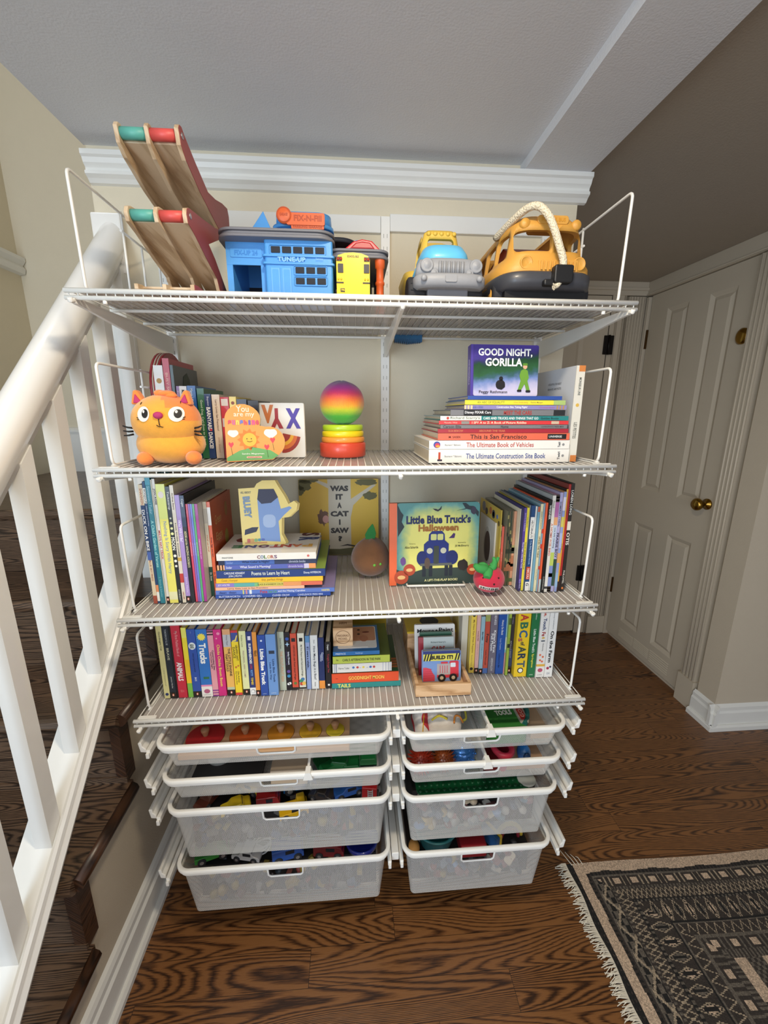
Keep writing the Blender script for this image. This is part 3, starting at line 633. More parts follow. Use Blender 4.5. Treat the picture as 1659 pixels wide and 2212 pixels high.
def pant(m, x0, x1, y, z0, h, d, z1):
    T = z1+.0006
    for s, xc, c in zip('PANTONE', (-.142, -.168, -.196, -.222, -.252, -.285, -.318), ('#e8b45a', '#e6885a', '#c8453f', '#c03a3a', '#6a2f6a', '#2c4aa0', '#4a8a5a')):
        m.text(s, (xc-.008, y+.055, T), (-1, 0, 0), (0, -1, 0), .028, .024, ink(c), .05)
    m.text('S', (-.150, y+.155, T), (0, -1, 0), (1, 0, 0), .030, .050, ink('#5a2030'), .05); m.text('R', (-.150, y+.112, T), (0, -1, 0), (1, 0, 0), .030, .055, ink('#24407c'), .05)
    m.text('O', (-.315, y+.112, T), (-1, 0, 0), (0, -1, 0), .06, .045, ink('#8a3030'), .05)
    w = x1-x0
    for i, (s, c) in enumerate(zip('COLORS', ('#7a3a4a', '#3a6a9a', '#4a7a3a', '#c89a2a', '#b04a3a', '#6a3a6a'))): m.text(s, (x0+w*(.42+.034*i), y-.0006, z0+h*.45), (1, 0, 0), (0, 0, 1), .0075, h*.5, ink(c), .02)
    m.text('PANTONE', (x0+w*.11, y-.0006, z0+h*.42), (1, 0, 0), (0, 0, 1), .026, h*.22, ink('#3a3a3a'), .01); disc(m, x0+w*.92, y-.0003, z0+h*.5, .003, '#d06a60')
H(-.363, -.123, yh, Z3+.0992, Z3+.1170, .168, '#eae5da', (), (), 'large white book with a multicoloured title lying on top of the flat stack', G2, top='#efeae2', art=pant, board=True)

# right row, third shelf
G3 = 'picture books standing on the right of the third shelf'
B(.3520, .3580, -.283, .163, .13, Z3, '#d8d3c8', (), (), 'small pale grey board book with an oval window on its cover', G3, board=True, name='board_book',
  art=lambda m, x0, x1, y, z, h: [m.prism(circ(y+.055, z+.080, .025, .045), 'x', x0-.0008, x0, ink('#4b3a33')), m.prism(circ(y+.058, z+.082, .030, .055), 'x', x0-.0005, x0, ink('#b9b4a8'))])
B(.3585, .3612, -.310, .165, .16, Z3, '#b8a878', (), [(.1, .2, '#6a7a48'), (.4, .5, '#7a6a40'), (.7, .8, '#6a7a48')], 'thin mottled book squeezed between the pale board book and the coral spine', G3)
B(.3615, .3685, -.310, .160, .17, Z3, '#d8614c', [('little golden tales', .3, .75, '#f0c9b8', .5, .4)], (), 'coral book standing behind the strawberry plush', G3)
B(.3560, .3584, -.313, .205, .18, Z3, '#d2b548', [], (), 'thin yellow book showing its painted front cover above the pale board book', G3, art=lambda m, x0, x1, y, z, h: [m.prism(circ(y+a, z+b, r), 'x', x0-.0008, x0, ink(c)) for a, b, r, c in ((.145, .185, .014, '#7c7c86'), (.120, .175, .010, '#3d3a44'), (.085, .185, .010, '#b8683a'), (.060, .180, .012, '#3a3c4a'), (.060, .180, .007, '#d8d4c8'), (.03, .180, .006, '#5a74b0'), (.015, .165, .007, '#6a5a2a'))])
for i, (a, e, c, l) in enumerate(((.3690, .3730, '#44492f', 'olive'), (.3730, .3772, '#5c5138', 'brown-green'), (.3772, .3812, '#37422e', 'dark green'), (.3812, .3852, '#6a5a40', 'mottled brown'), (.3852, .3930, '#c08a6a', 'dusty pink'))):
    B(a, e, -.325, .205, .19, Z3, c, (), [(.05+.1*i, .10+.1*i, '#9a9058'), (.28+.05*i, .33+.05*i, '#20241a'), (.5, .56, '#2a2f20'), (.62+.02*i, .66+.02*i, '#8a8450'), (.75-.04*i, .8, '#a86a48'), (.9, .95, '#4c5a34')], 'thin %s patterned book left of the purple one' % l, G3, cover='#8a8672')
B(.3932, .3954, -.345, .216, .2, Z3, '#e2dac2', (), (), 'very thin cream book touching the purple book', G3)
B(.3955, .4030, -.362, .222, .22, Z3, '#523c8c', [('Schertle & McElmurry', .05, .28, '#cfc4ea', .5, .5), ('Good Night, Little Blue Truck', .36, .76, '#efeaf8', .5, .55, .02), ('Clarion Books', .85, .97, '#cfc4ea', .5, .45)], [(.90, 1, '#332c60')], 'purple book with white lettering on the right of the third shelf', G3, cover='#33306c')
B(.4030, .4100, -.360, .222, .22, Z3, '#e3d23a', [('Lucy Rescues', .04, .30, '#5a5a30', .5, .5), ('Time for School, Little Blue Truck', .36, .78, '#4a4a30', .5, .5, .02)], (), 'bright yellow book right of the purple book', G3)
B(.4100, .4132, -.358, .228, .22, Z3, '#8c8a84', (), (), 'thin grey book between the bright yellow and the navy label book', G3, cover='#97907c')
def label_g(m, x0, x1, y, z, h):
    m.text('G', ((x0+x1)/2, y-.0008, z+.018), (0, 0, -1), (1, 0, 0), .008, .007, ink('#222222'), .02)
B(.4132, .4238, -.363, .228, .22, Z3, '#1e4674', [('HECTORNAUTS', .17, .37, '#1d1d1d', .5, .6, .01), ('If the Baby Loved Nevada', .40, .68, '#a9c4e0', .5, .5), ('NICOLI', .73, .85, '#f3e6df', .5, .6, .01)], [(.13, .38, '#e8e6e0'), (.71, .86, '#c4482c'), (.89, 1, '#e6e4de')], 'navy book with a white label, a red label and a white foot', G3, art=label_g)
B(.4238, .4280, -.363, .226, .22, Z3, '#e2ded4', [('Goodnight Kisses', .1, .6, '#6a6a6a', .5, .45)], (), 'thin white book beside the navy label book', G3)
B(.4280, .4340, -.367, .226, .22, Z3, '#6f9fb4', (), [(.0, .06, '#b45a3c')], 'grey-blue book beside the thin white one', G3)
B(.4340, .4415, -.368, .233, .22, Z3, '#d8cfa8', [('ANGELA JOHNSON', .06, .30, '#6a5a3a', .5, .5), ('UNDER THE TABLE', .36, .60, '#6a5a3a', .5, .55, .02), ('Candace Fleming', .7, .9, '#8a7a5a', .5, .4)], (), 'pale straw book with brown capitals on the third shelf', G3, cover='#8fb0bc')
B(.4415, .4450, -.370, .235, .22, Z3, '#86aac0', (), [(.28, .33, '#c24038'), (.45, .5, '#c24038'), (.7, .74, '#c24038')], 'thin light blue book with red flecks', G3, cover='#7fa6ba')
B(.4450, .4505, -.373, .237, .22, Z3, '#e4603a', (), [(.85, 1, '#b8c4c0')], 'thin orange-red book left of the black one', G3)
B(.4505, .4595, -.376, .244, .23, Z3, '#121112', [('WIESNER', .05, .20, '#e6e4dc', .5, .6, .01), ('CLARION BOOKS', .82, .97, '#b0aea6', .5, .4)], (), 'black book with white capitals at the top on the right of the third shelf', G3)
B(.4595, .4685, -.374, .255, .24, Z3, '#dcd7cd', [('Stead', .05, .12, '#6a6a66', .5, .5), ('A HOME FOR BIRD', .25, .64, '#c05044', .5, .6)], [(.94, .965, '#3a3a3a')], 'off-white book with red capitals, right of the black book', G3, cover='#a9aeb0')
B(.4685, .4785, -.373, .256, .24, Z3, '#c9a0b4', [('one lady watching', .30, .56, '#3a3a40', .5, .5)], [(0, .07, '#3a3028'), (.015, .03, '#e8d9a8'), (.045, .06, '#e8d9a8'), (.07, .22, '#b46aa0'), (.22, .3, '#dca070'), (.3, .58, '#bcc8d8'), (.58, .72, '#b8c860'), (.72, .94, '#7f8fc0'), (.80, .84, '#d0e080'), (.94, 1, '#3a3028'), (.955, .967, '#e8d9a8'), (.98, .99, '#e8d9a8')], 'multicoloured patterned book with striped spine ends on the third shelf', G3)
B(.4785, .4870, -.372, .262, .24, Z3, '#a9a4c8', [('SOMERSET / NEAL', .06, .36, '#3a3a48', .5, .5), ('PRAIRIE BOY', .38, .66, '#2a2a30', .5, .75, .02)], [(.66, .94, '#2e4a3c')], 'lilac-grey book with bold dark capitals over a green patch', G3, cover='#b0a6c6')
B(.4870, .4945, -.374, .264, .24, Z3, '#8f9cc8', (), [(.05, .18, '#d8d4e4'), (.24, .34, '#c8c060'), (.40, .55, '#a8b4d8'), (.6, .7, '#d8a060'), (.8, .95, '#8fb0d0')], 'blue floral book left of the yellow and red ones', G3, cover='#d0a070')
B(.4945, .4995, -.371, .270, .24, Z3, '#e2a93c', [('Candlewick', .3, .8, '#8a5a20', .5, .45)], [(.9, 1, '#3a2418')], 'thin golden-yellow book with a black-edged cover', G3, cover='#1c1a1c')
B(.4995, .5060, -.370, .282, .25, Z3, '#a82c28', (), [(.85, 1, '#2a1a18')], 'tall dark red book second from the right end of the third shelf', G3, cover='#7f2a26')
B(.5060, .5155, -.370, .284, .25, Z3, '#2a241f', [('LOREN LONG', .06, .28, '#e4dfd4', .5, .7, .02), ('OTIS', .44, .56, '#ece6da', .5, .9, .02), ('PHILOMEL', .80, .93, '#d8d2c4', .5, .5, .01)], [(.34, .42, '#ddd6c8')], 'tall dark brown book with white capitals at the right end of the third shelf', G3, cover='#3a342c', art=lambda m, x0, x1, y, z, h: disc(m, (x0+x1)/2, y-.0003, z+.008, .0032, '#d87a3a', .0028))

# lowest shelf, left row
G4 = 'books standing on the left of the lowest shelf'
P_ = penguin; BB = dict(board=True, name='board_book')
L4 = [
(-.5204, -.5060, .212, '#d6cf92', [('Goodnight Cat', .10, .36, '#4a4a3a', .5, .4), ('I sleep Untitled tail', .58, .84, '#a8a478', .5, .3)], [], 'pale straw-yellow book at the far left of the lowest shelf', lambda m, x0, x1, y, z, h: disc(m, (x0+x1)/2, y, z+.012, .004, '#2c3a6a')),
(-.5060, -.4892, .208, '#16222f', [('TOMORROW I\'LL BE', .06, .27, '#a8b0b4', .5, .3), ('BRAVE', .28, .50, '#d0cfae', .5, .35), ('Jessica Hische', .70, .86, '#c0c4c0', .5, .3)], [], 'midnight-blue book with gold spaced capitals on the lowest shelf', P_),
(-.4892, -.4850, .207, '#0f0d0e', [], [], 'very thin black book between the midnight-blue and the red one', None),
(-.4850, -.4626, .206, '#c4283e', [('My First Padded Book of', .08, .42, '#e8a0a0', .5, .4), ('ANIMALS', .50, .76, '#f4e8e4', .5, .6, .04)], [], 'thick crimson book with bold white capitals on the lowest shelf', lambda m, x0, x1, y, z, h: m.text('RH', ((x0+x1)/2, y-.0008, z+.02), (1, 0, 0), (0, 0, 1), .008, .008, ink('#e08080'))),
(-.4606, -.4480, .198, '#ecd838', [], [(0, .14, '#e6e06a'), (.79, 1, '#7ab848'), (.45, .79, '#f0c428')], 'yellow book with a bright green foot, right of the crimson one', None),
(-.4480, -.4268, .193, '#2c4fa0', [('PALTROW', .03, .06, '#a8b8dc', .5, .7), ('what if generation saved', .34, .62, '#1e3468', .5, .25), ('BACK', .70, .76, '#e0e6f2', .5, .3)], [], 'royal-blue book with a white speech bubble on the lowest shelf', lambda m, x0, x1, y, z, h: (disc(m, (x0+x1)/2, y, z+h*.76, .010, '#e6ece8', .0085), m.text('OLE', ((x0+x1)/2+.002, y-.0012, z+h*.76), (0, 0, -1), (1, 0, 0), .012, .005, ink('#26402e'), .02), m.text('SKIN', ((x0+x1)/2-.003, y-.0012, z+h*.76), (0, 0, -1), (1, 0, 0), .012, .005, ink('#26402e'), .02), P_(m, x0, x1, y, z, h))),
(-.4265, -.3988, .192, '#2b6fb8', [('Trucks', .20, .50, '#f4f2ea', .5, .62, .04)], [(.82, .845, '#e08ab0'), (.845, 1, '#e9e4da')], 'wide bright blue book with big white lettering on the lowest shelf', lambda m, x0, x1, y, z, h: (m.prism([((x0+x1)/2+r*math.cos(a), z+h*.89+r*math.sin(a)) for a, r in [(k*PI/12, .011 if k % 2 else .0075) for k in range(24)]], 'y', y-.0005, y, ink('#f0dc50')), m.box(x0+.008, x0+.022, y-.0006, y, z+h*.27, z+h*.30, ink('#2e6a3c')), disc(m, (x0+x1)/2, y-.0004, z+.016, .006, '#b05a78', .0075), m.text('priddy books', ((x0+x1)/2, y-.001, z+.006), (1, 0, 0), (0, 0, 1), .018, .003, ink('#8a8a8a')))),
(-.3988, -.3838, .190, '#e09aa0', [('Construction Site:', .30, .60, '#38282c', .7, .32, .02), ("You're Just Right", .32, .58, '#38282c', .3, .32, .02)], [(0, .015, '#7a3a6a'), (.02, .04, '#2a2024'), (.06, .08, '#2a2024'), (.90, .92, '#8a3a86'), (.94, .955, '#8a3a86'), (.98, 1, '#8a3a86')], 'pink book with black stripes at the top and purple ones at the foot', None),
(-.3838, -.3640, .190, '#cf2878', [('Chicka Chicka Boom Boom', .22, .85, '#f0d060', .5, .38, .02)], [], 'magenta book with yellow lettering on the lowest shelf', lambda m, x0, x1, y, z, h: [disc(m, x0+.012, y, z+h*.94, .004, '#e88aa8'), disc(m, x0+.007, y, z+h*.87, .002, '#e8a0a8')]),
(-.3615, -.3420, .190, '#eab35c', [('THE LITTLE ENGINE', .28, .70, '#322a26', .66, .3, .02), ('THAT COULD', .36, .63, '#322a26', .28, .3, .02), ('Watty Piper', .08, .24, '#7a7a80', .5, .3)], [(0, .08, '#d8a070'), (.08, .26, '#b8b8b8'), (.87, .91, '#b8c0a0')], 'tan and orange book with two lines of dark capitals', P_),
(-.3412, -.3240, .186, '#efcf2c', [("GIRAFFES CAN'T", .22, .46, '#6a5a20', .7, .34, .02), ('DANCE', .25, .42, '#6a5a20', .28, .36, .02), ('Giles Andreae', .62, .80, '#6a5a30', .68, .26), ('Guy Parker-Rees', .62, .83, '#6a5a30', .3, .26)], [(0, .035, '#c43438'), (.035, .17, '#3a4a8c'), (.96, 1, '#d0403c')], 'yellow book with a blue panel showing a giraffe at its top', lambda m, x0, x1, y, z, h: (m.prism([(x0+.002, z+h*.83), (x0+.012, z+h*.84), (x0+.016, z+h*.93), (x0+.013, z+h*.92), (x0+.009, z+h*.86), (x0+.003, z+h*.85)], 'y', y-.0006, y, ink('#e8d060')), disc(m, x0+.006, y, z+h*.44, .0028, '#c87830'), disc(m, x0+.012, y, z+h*.46, .0025, '#c87830'))),
(-.3215, -.3045, .183, '#dfe0a4', [('Pickles Love', .06, .24, '#8a8a60', .4, .25), ('PRESCHOOL, HERE I COME!', .30, .72, '#b09088', .45, .3)], [], 'pale lime book with faint lettering and a black foot', P_),
(-.3045, -.2890, .181, '#26346e', [('SUPERHEROES', .18, .50, '#f0eee6', .5, .42, .04), ('LOVE', .51, .58, '#b8405a', .5, .4, .03), ('POTTY', .60, .70, '#7aa8e0', .5, .4, .03), ('TIME!', .72, .84, '#e8c83c', .5, .4, .03)], [(.89, 1, '#ecebe6')], 'navy book with white, red, blue and yellow capitals', lambda m, x0, x1, y, z, h: (m.box(x0+.004, x0+.011, y-.0006, y, z+h*.87, z+h*.93, ink('#e0dce4')), disc(m, (x0+x1)/2, y-.0004, z+.010, .005, '#2a2a2a'), disc(m, (x0+x1)/2, y-.0009, z+.010, .0043, '#ecebe6'))),
(-.2878, -.2765, .183, '#e0923c', [('BELLA', .28, .37, '#4a3018', .7, .35, .01), ('WREN', .28, .37, '#4a3018', .35, .35, .01)], [], 'narrow orange book left of the two truck books', P_),
(-.2755, -.2555, .174, '#264a9a', [('Little Blue Truck', .22, .82, '#f2f0ea', .48, .5, .05)], [], 'dark blue book with heavy white lettering in the middle of the left row', lambda m, x0, x1, y, z, h: (disc(m, (x0+x1)/2, y, z+h*.91, .0025, '#dfe6f0'), m.text('HMH', ((x0+x1)/2, y-.0008, z+.006), (1, 0, 0), (0, 0, 1), .009, .003, ink('#b8c8e8')))),
(-.2550, -.2300, .175, '#6b93c8', [('Little Blue Truck', .40, .78, '#26426e', .66, .22, .02), ('Leads the Way', .44, .75, '#26426e', .3, .22, .02)], [], 'light blue book with navy lettering, right of the dark blue one', lambda m, x0, x1, y, z, h: (m.box(x0+.006, x0+.020, y-.0006, y, z+h*.69, z+h*.74, ink('#2a3446')), m.text('HMH', ((x0+x1)/2, y-.0008, z+.007), (1, 0, 0), (0, 0, 1), .012, .004, ink('#c8d8f0')))),
(-.2298, -.2122, .171, '#b9bfa9', [('Deborah Diesen', .10, .28, '#7a7a6a', .5, .3), ('THE POUT-POUT FISH', .32, .84, '#e0a070', .5, .4, .01)], [], 'grey-green book with orange capitals on the lowest shelf', None),
(-.2120, -.1975, .169, '#17151a', [('baby Dream', .33, .55, '#e8e8f0', .62, .4, .02), ('the stars in sky', .28, .60, '#5a4a7a', .25, .3)], [], 'black book with small blue and purple animal shapes', lambda m, x0, x1, y, z, h: [disc(m, x0+.007, y, z+h*a, .0045, c) for a, c in ((.89, '#2c50a0'), (.33, '#6a4a98'), (.25, '#3a88b8'))]+[m.prism([(x0+.007, z+h*.845), (x0+.0055, z+h*.81), (x0+.001, z+h*.80), (x0+.0055, z+h*.79), (x0+.007, z+h*.755), (x0+.0085, z+h*.79), (x0+.013, z+h*.80), (x0+.0085, z+h*.81)], 'y', y-.0006, y, ink('#a8c8e0')), disc(m, x0+.005, y, z+h*.11, .0035, '#eeeeea'), disc(m, x0+.009, y, z+h*.12, .0035, '#eeeeea')]),
(-.1970, -.1807, .165, '#cf5038', [('OPPOSITES with Frank Lloyd Wright', .20, .82, '#33221c', .5, .36, .01)], [(.955, 1, '#2a2420')], 'brick-red book with a small black square near its top', lambda m, x0, x1, y, z, h: (m.box(x0+.003, x1-.003, y-.0006, y, z+h*.86, z+h*.92, ink('#1c1a1a')), disc(m, (x0+x1)/2, y, z+h*.12, .004, '#5a7a3a'))),
(-.1786, -.1610, .165, '#dcd8c4', [('My First Shapes with Frank Lloyd Wright', .20, .76, '#4a4a40', .5, .32, .01)], [(.96, .99, '#2a2824')], 'cream book with coloured circles at the foot of its spine', lambda m, x0, x1, y, z, h: (m.box(x0+.004, x1-.004, y-.0006, y, z+h*.86, z+h*.92, ink('#1c1a1a')), [disc(m, x0+a, y-.0004*i, z+b, .005, c) for i, (a, b, c) in enumerate(((.009, .031, '#4a78a8'), (.005, .026, '#3a8a68'), (.006, .018, '#c04434'), (.012, .019, '#e8b850')))])),
(-.1590, -.1472, .157, '#8fa0c8', [('If I were a whale...', .20, .62, '#2c3454', .5, .5, .03)], [(0, .12, '#5a8ab4')], 'periwinkle-blue narrow book with dark hand lettering', None),
(-.1466, -.1271, .158, '#dcdcd8', [('Carter', .08, .15, '#8a8a86', .55, .2), ('How Many Bugs in a Box?', .20, .82, '#3a3e4a', .5, .4, .01), ('little simon', .87, .95, '#6a6a66', .5, .3)], [], 'white book with slanting dark lettering near the right end of the left row', None),
(-.1262, -.1108, .150, '#1f2f60', [('Gnome', .28, .44, '#cfd6e8', .7, .35, .01), ('Galaxy', .32, .46, '#cfd6e8', .4, .35, .01)], [(.84, 1, '#e89440')], 'navy book with an orange foot', None),
(-.1090, -.0938, .137, '#1a171a', [('Creepers', .05, .17, '#ecebe4', .5, .45, .02), ('Tonight Forget You', .25, .65, '#b8404a', .5, .45)], [], 'black book with red lettering at the right end of the lowest shelf\'s left row', lambda m, x0, x1, y, z, h: m.box(x0+.005, x0+.010, y-.0006, y, z+.008, z+.013, ink('#e8e6e0'))),
]
for x0, x1, h, c, tx, sg, lb, ar in L4:
    B(x0, x1, -.373 if x0 < -.30 else (-.38 if x0 < -.23 else -.362), h, .19 if h < .2 else .2, Z4, c, tx, sg, lb, G4, art=ar, top=PAPER, **BB)
# lowest shelf, right row
G5 = 'books standing on the right of the lowest shelf'
L5 = [
(.2700, .2880, -.30, .184, '#cfcabb', [], [], 'pale board book with an oval window facing the wooden tray', lambda m, x0, x1, y, z, h: m.prism(circ(y+.07, z+.10, .038, .062), 'x', x0-.0006, x0, ink('#a89456')), .16),
(.2886, .3040, -.323, .187, '#e2c650', [('My New Pals With Poppins', .12, .66, '#8a6a2a', .5, .4), ('Random House', .7, .88, '#b09a50', .5, .25)], [], 'mustard-yellow book at the left end of the right row on the lowest shelf', lambda m, x0, x1, y, z, h: (disc(m, (x0+x1)/2, y, z+.013, .0045, '#2a2618'), disc(m, (x0+x1)/2, y, z+h*.95, .004, '#2a2618')), .19),
(.3040, .3150, -.326, .188, '#d8aaa0', [('brown little WREN', .30, .46, '#8a4a50', .5, .35), ('books for baby to see', .5, .8, '#c08888', .5, .35)], [], 'dusty pink narrow book on the lowest shelf', P_, .19),
(.3150, .3262, -.330, .177, '#8fb0bc', [('BELLA WREN', .26, .40, '#2a3236', .5, .4, .02), ('goodnight to animals', .45, .75, '#6a8a94', .5, .35)], [], 'light grey-blue narrow book on the lowest shelf', P_, .19),
(.3270, .3412, -.328, .183, '#b84c3a', [('Potty', .32, .48, '#2c2420', .5, .6, .03), ('Leslie Patricelli', .6, .85, '#5a2a20', .5, .3)], [(0, .12, '#9aa05a'), (.91, 1, '#4a68a0')], 'rust-red book with one dark word on the lowest shelf', None, .19),
(.3417, .3625, -.329, .188, '#6d6672', [('HENKES', .03, .20, '#d8d6d8', .62, .3, .01), ("Kitten's First", .28, .66, '#eae8e6', .68, .34, .02), ('Full Moon', .34, .62, '#eae8e6', .32, .34, .02), ('GREENWILLOW', .74, .96, '#c8c6c6', .5, .3)], [], 'purple-grey book with two lines of white lettering', None, .19),
(.3625, .3843, -.333, .191, '#1f4f9c', [('Henry So Bold', .13, .36, '#e6e4e0', .5, .34, .01), ('Lucy Cousins', .42, .60, '#a8b8d8', .4, .28), ('Candlewick Press Mini', .66, .90, '#16386e', .4, .28)], [], 'deep blue book with white hand lettering, right of the purple-grey one', None, .19),
(.3843, .3880, -.334, .191, '#8fb8c4', [], [(.4, .6, '#d8d8c8'), (.65, 1, '#c88a94')], 'very thin pale blue and pink book on the lowest shelf', None, .18),
(.3880, .3950, -.341, .195, '#98b040', [('the very hungry day out', .15, .85, '#3a4a1a', .5, .4)], [(.1, .2, '#4a5a28'), (.5, .56, '#28301c')], 'thin lime-green book on the lowest shelf', None, .18),
(.3952, .4085, -.333, .190, '#2c2833', [('STARS', .02, .25, '#8a8690', .5, .3), ('APOLLO EIGHT', .45, .75, '#a8a4b0', .45, .3)], [(.6, .88, '#2e3a5c')], 'dark charcoal book left of the thick yellow one', P_, .19),
(.4088, .4450, -.350, .201, '#eac428', [('BOOK', .95, .96, '#eac428', .5, .1)], [], 'very thick yellow book with large decorated capitals on the lowest shelf', lambda m, x0, x1, y, z, h: [m.text(s, ((x0+x1)/2+dx, y-.0008, z+h*(1-f)), (0, 0, -1), (1, 0, 0), hh, ww, ink(c), .03) for s, f, hh, ww, c, dx in (('A', .10, .020, .022, '#b8342c', 0), ('B', .22, .020, .022, '#2c6a4a', 0), ('C', .34, .022, .024, '#2c5a88', 0), ('s', .43, .010, .012, '#b05a4a', -.008), ('of', .49, .012, .012, '#4a4a3a', 0), ('A', .58, .020, .022, '#3a4a3c', 0), ('R', .69, .020, .022, '#26364c', 0), ('T', .80, .020, .022, '#4a5a64', 0))]+[disc(m, (x0+x1)/2, y, z+.020, .0085, '#1c1c1a'), disc(m, (x0+x1)/2, y-.0005, z+.020, .006, '#eeeade')], .18),
(.4454, .4676, -.354, .202, '#1e6e40', [('Schertle & McElmurry', .0, .13, '#cfe4d0', .5, .4), ("Little Blue Truck's", .27, .62, '#e8f0e4', .52, .34, .02), ('Springtime', .64, .85, '#e8dc4c', .5, .34, .02)], [], 'green book with white and yellow lettering on the lowest shelf', lambda m, x0, x1, y, z, h: m.text('HMH', ((x0+x1)/2, y-.0008, z+.008), (1, 0, 0), (0, 0, 1), .010, .004, ink('#c8e0c8')), .19),
(.4687, .4930, -.356, .204, '#e6e3dc', [('See,', .0, .09, '#c0503c', .5, .45, .03), ('Touch,', .12, .30, '#2c3c6a', .5, .45, .03), ('Fe', .32, .38, '#a83a3a', .5, .45, .03), ('e', .39, .42, '#dcae3c', .5, .35, .03), ('l', .44, .46, '#2c3c4a', .5, .45, .03), ('A First Sensory Song', .48, .60, '#4a4a4a', .55, .3)], [(.80, .835, '#e0b048')], 'white book with lettering in several colours, second from the right on the lowest shelf', lambda m, x0, x1, y, z, h: (disc(m, (x0+x1)/2, y, z+.022, .006, '#b8506a', .007), m.text('priddy', ((x0+x1)/2, y-.0008, z+.008), (1, 0, 0), (0, 0, 1), .013, .004, ink('#8a8a8a')), [disc(m, (x0+x1)/2+a, y, z+h*b, .003, '#e0704a') for a, b in ((-.004, .34), (.004, .31), (-.003, .26), (.003, .24))]), .19),
(.4932, .5163, -.357, .204, '#e9e7e2', [("Jonny Lambert's", .04, .28, '#8a8a8e', .52, .22), ('On the Farm', .30, .78, '#1e1e20', .5, .42, .03)], [], 'white book with large black lettering at the right end of the lowest shelf', lambda m, x0, x1, y, z, h: (disc(m, x0+.008, y, z+.028, .004, '#a8304a'), disc(m, x0+.015, y, z+.032, .003, '#3a3a5a'), m.text('DK', ((x0+x1)/2, y-.0008, z+.012), (1, 0, 0), (0, 0, 1), .009, .006, ink('#8a94a4'))), .19),
]
for x0, x1, y, h, c, tx, sg, lb, ar, d in L5: B(x0, x1, y, h, d, Z4, c, tx, sg, lb, G5, art=ar, **BB)
# lowest shelf, flat pile
G6 = 'board books piled flat on the lowest shelf'; yq = -.365
H(-.093, .091, yq, Z4, Z4+.0155, .17, '#2f8a86', [('TAILS', .08, .27, '#ece070', .75, .5, .03)], (), 'teal book with yellow capitals at the bottom of the flat pile on the lowest shelf', G6, name='board_book', top='#e9e4da')
H(-.093, .085, yq, Z4+.0158, Z4+.0440, .19, '#e2522c', [('GOODNIGHT MOON', .25, .78, '#f0de62', .42, .5, .01), ('Brown', .06, .09, '#5a2010', .35)], (), 'orange-red book with yellow capitals in the flat pile', G6, name='board_book', top='#27502f', art=lambda m, x0, x1, y, z0, h, d, z1: [m.box(.068, .084, y+.02+.012*k, y+.028+.012*k, z1-.0002, z1+.0004, ink('#b8683a')) for k in range(4)])
def press(m, x0, x1, y, z0, h, d, z1):
    w = x1-x0
    for f, c in ((.35, '#3f78b8'), (.42, '#c8423c'), (.52, '#e8cf5a'), (.64, '#3f68b0'), (.70, '#c8423c')): disc(m, x0+w*f, y, z0+h*.55, .0032, c)
H(-.090, .066, yq, Z4+.0470, Z4+.0730, .165, '#e4e0d8', [('Herve Tullet', .10, .28, '#8a8a86', .3), ('PRESS', .455, .48, '#9a9a94', .25), ('HERE', .57, .60, '#9a9a94', .25)], [(.025, .032, '#3a5a88'), (.05, .056, '#3a5a88'), (.065, .071, '#3a5a88'), (.85, .856, '#8a94b8'), (.90, .906, '#5a6a98'), (.94, .946, '#3a5a88'), (.97, .976, '#3a5a88')], 'white book with coloured dots and thin blue stripes in the flat pile', G6, name='board_book', art=press, top='#6a7a3c')
H(-.089, .061, yq, Z4+.0740, Z4+.0950, .17, '#bcc852', [('Day', .06, .10, '#3a3a20', .4), ("CARL'S AFTERNOON IN THE PARK", .17, .84, '#2e2e20', .42, .5, .01)], (), 'lime-green book with thin dark capitals in the flat pile', G6, name='board_book', top='#5a6a30')
def baby(m, x0, x1, y, z0, h, d, z1):
    T = z1+.0003
    m.prism(rrect(x0+.012, x1-.006, y+.014, y+d-.008, .006), 'z', T-.0002, T+.0002, ink('#ecebe6'))
    m.prism(rrect(x0+.014, x1-.008, y+.05, y+d-.010, .006), 'z', T, T+.0004, ink('#c9906e'))
    m.prism([(x0+.05, y+.018), (x1-.030, y+.018), (x1-.04, y+.045), (x0+.085, y+.05)], 'z', T, T+.0007, ink('#e9e6e2'))
    m.prism(circ(x0+.082, y+.062, .012, .016), 'z', T, T+.0008, ink('#b97a5c'))
    m.prism(circ(x0+.088, y+.095, .010, .004), 'z', T, T+.0009, ink('#7a3c30')); m.prism(circ(x0+.068, y+.085, .004), 'z', T, T+.0009, ink('#4a3028')); m.prism(circ(x0+.068, y+.108, .004), 'z', T, T+.0009, ink('#4a3028'))
    m.text('PREFACE', (x0+.020, y-.0006, z0+h*.5), (1, 0, 0), (0, 0, 1), .026, h*.45, ink('#e6ecf2'))
H(-.088, .034, yq, Z4+.0975, Z4+.1090, .135, '#2f6ea8', [('feelings', .48, .64, '#bcd4ea', .4)], (), 'small blue book with a face on its cover, topmost of the flat pile', G6, name='board_book', art=baby, board=True)
# yellow book leaning at the back behind the pile
bk = thing('picture_book', (-.02, -.06, Z4), 'yellow book with coloured spots standing at the back behind the flat pile', 'book')
m = MB(); m.box(-.115, .075, -.075, -.060, Z4, Z4+.215, cvr('#cdb53c'))
for x, zz, r, c in ((-.075, .175, .022, '#8a7a3a'), (-.035, .180, .020, '#8a84a8'), (-.005, .195, .012, '#c0503c'), (.018, .185, .018, '#c8a83a'), (.045, .19, .008, '#2e5a7a'), (.047, .165, .005, '#2e5a7a')): disc(m, x, -.075, Z4+zz, r, c)
m.build('cover', bk, .001)

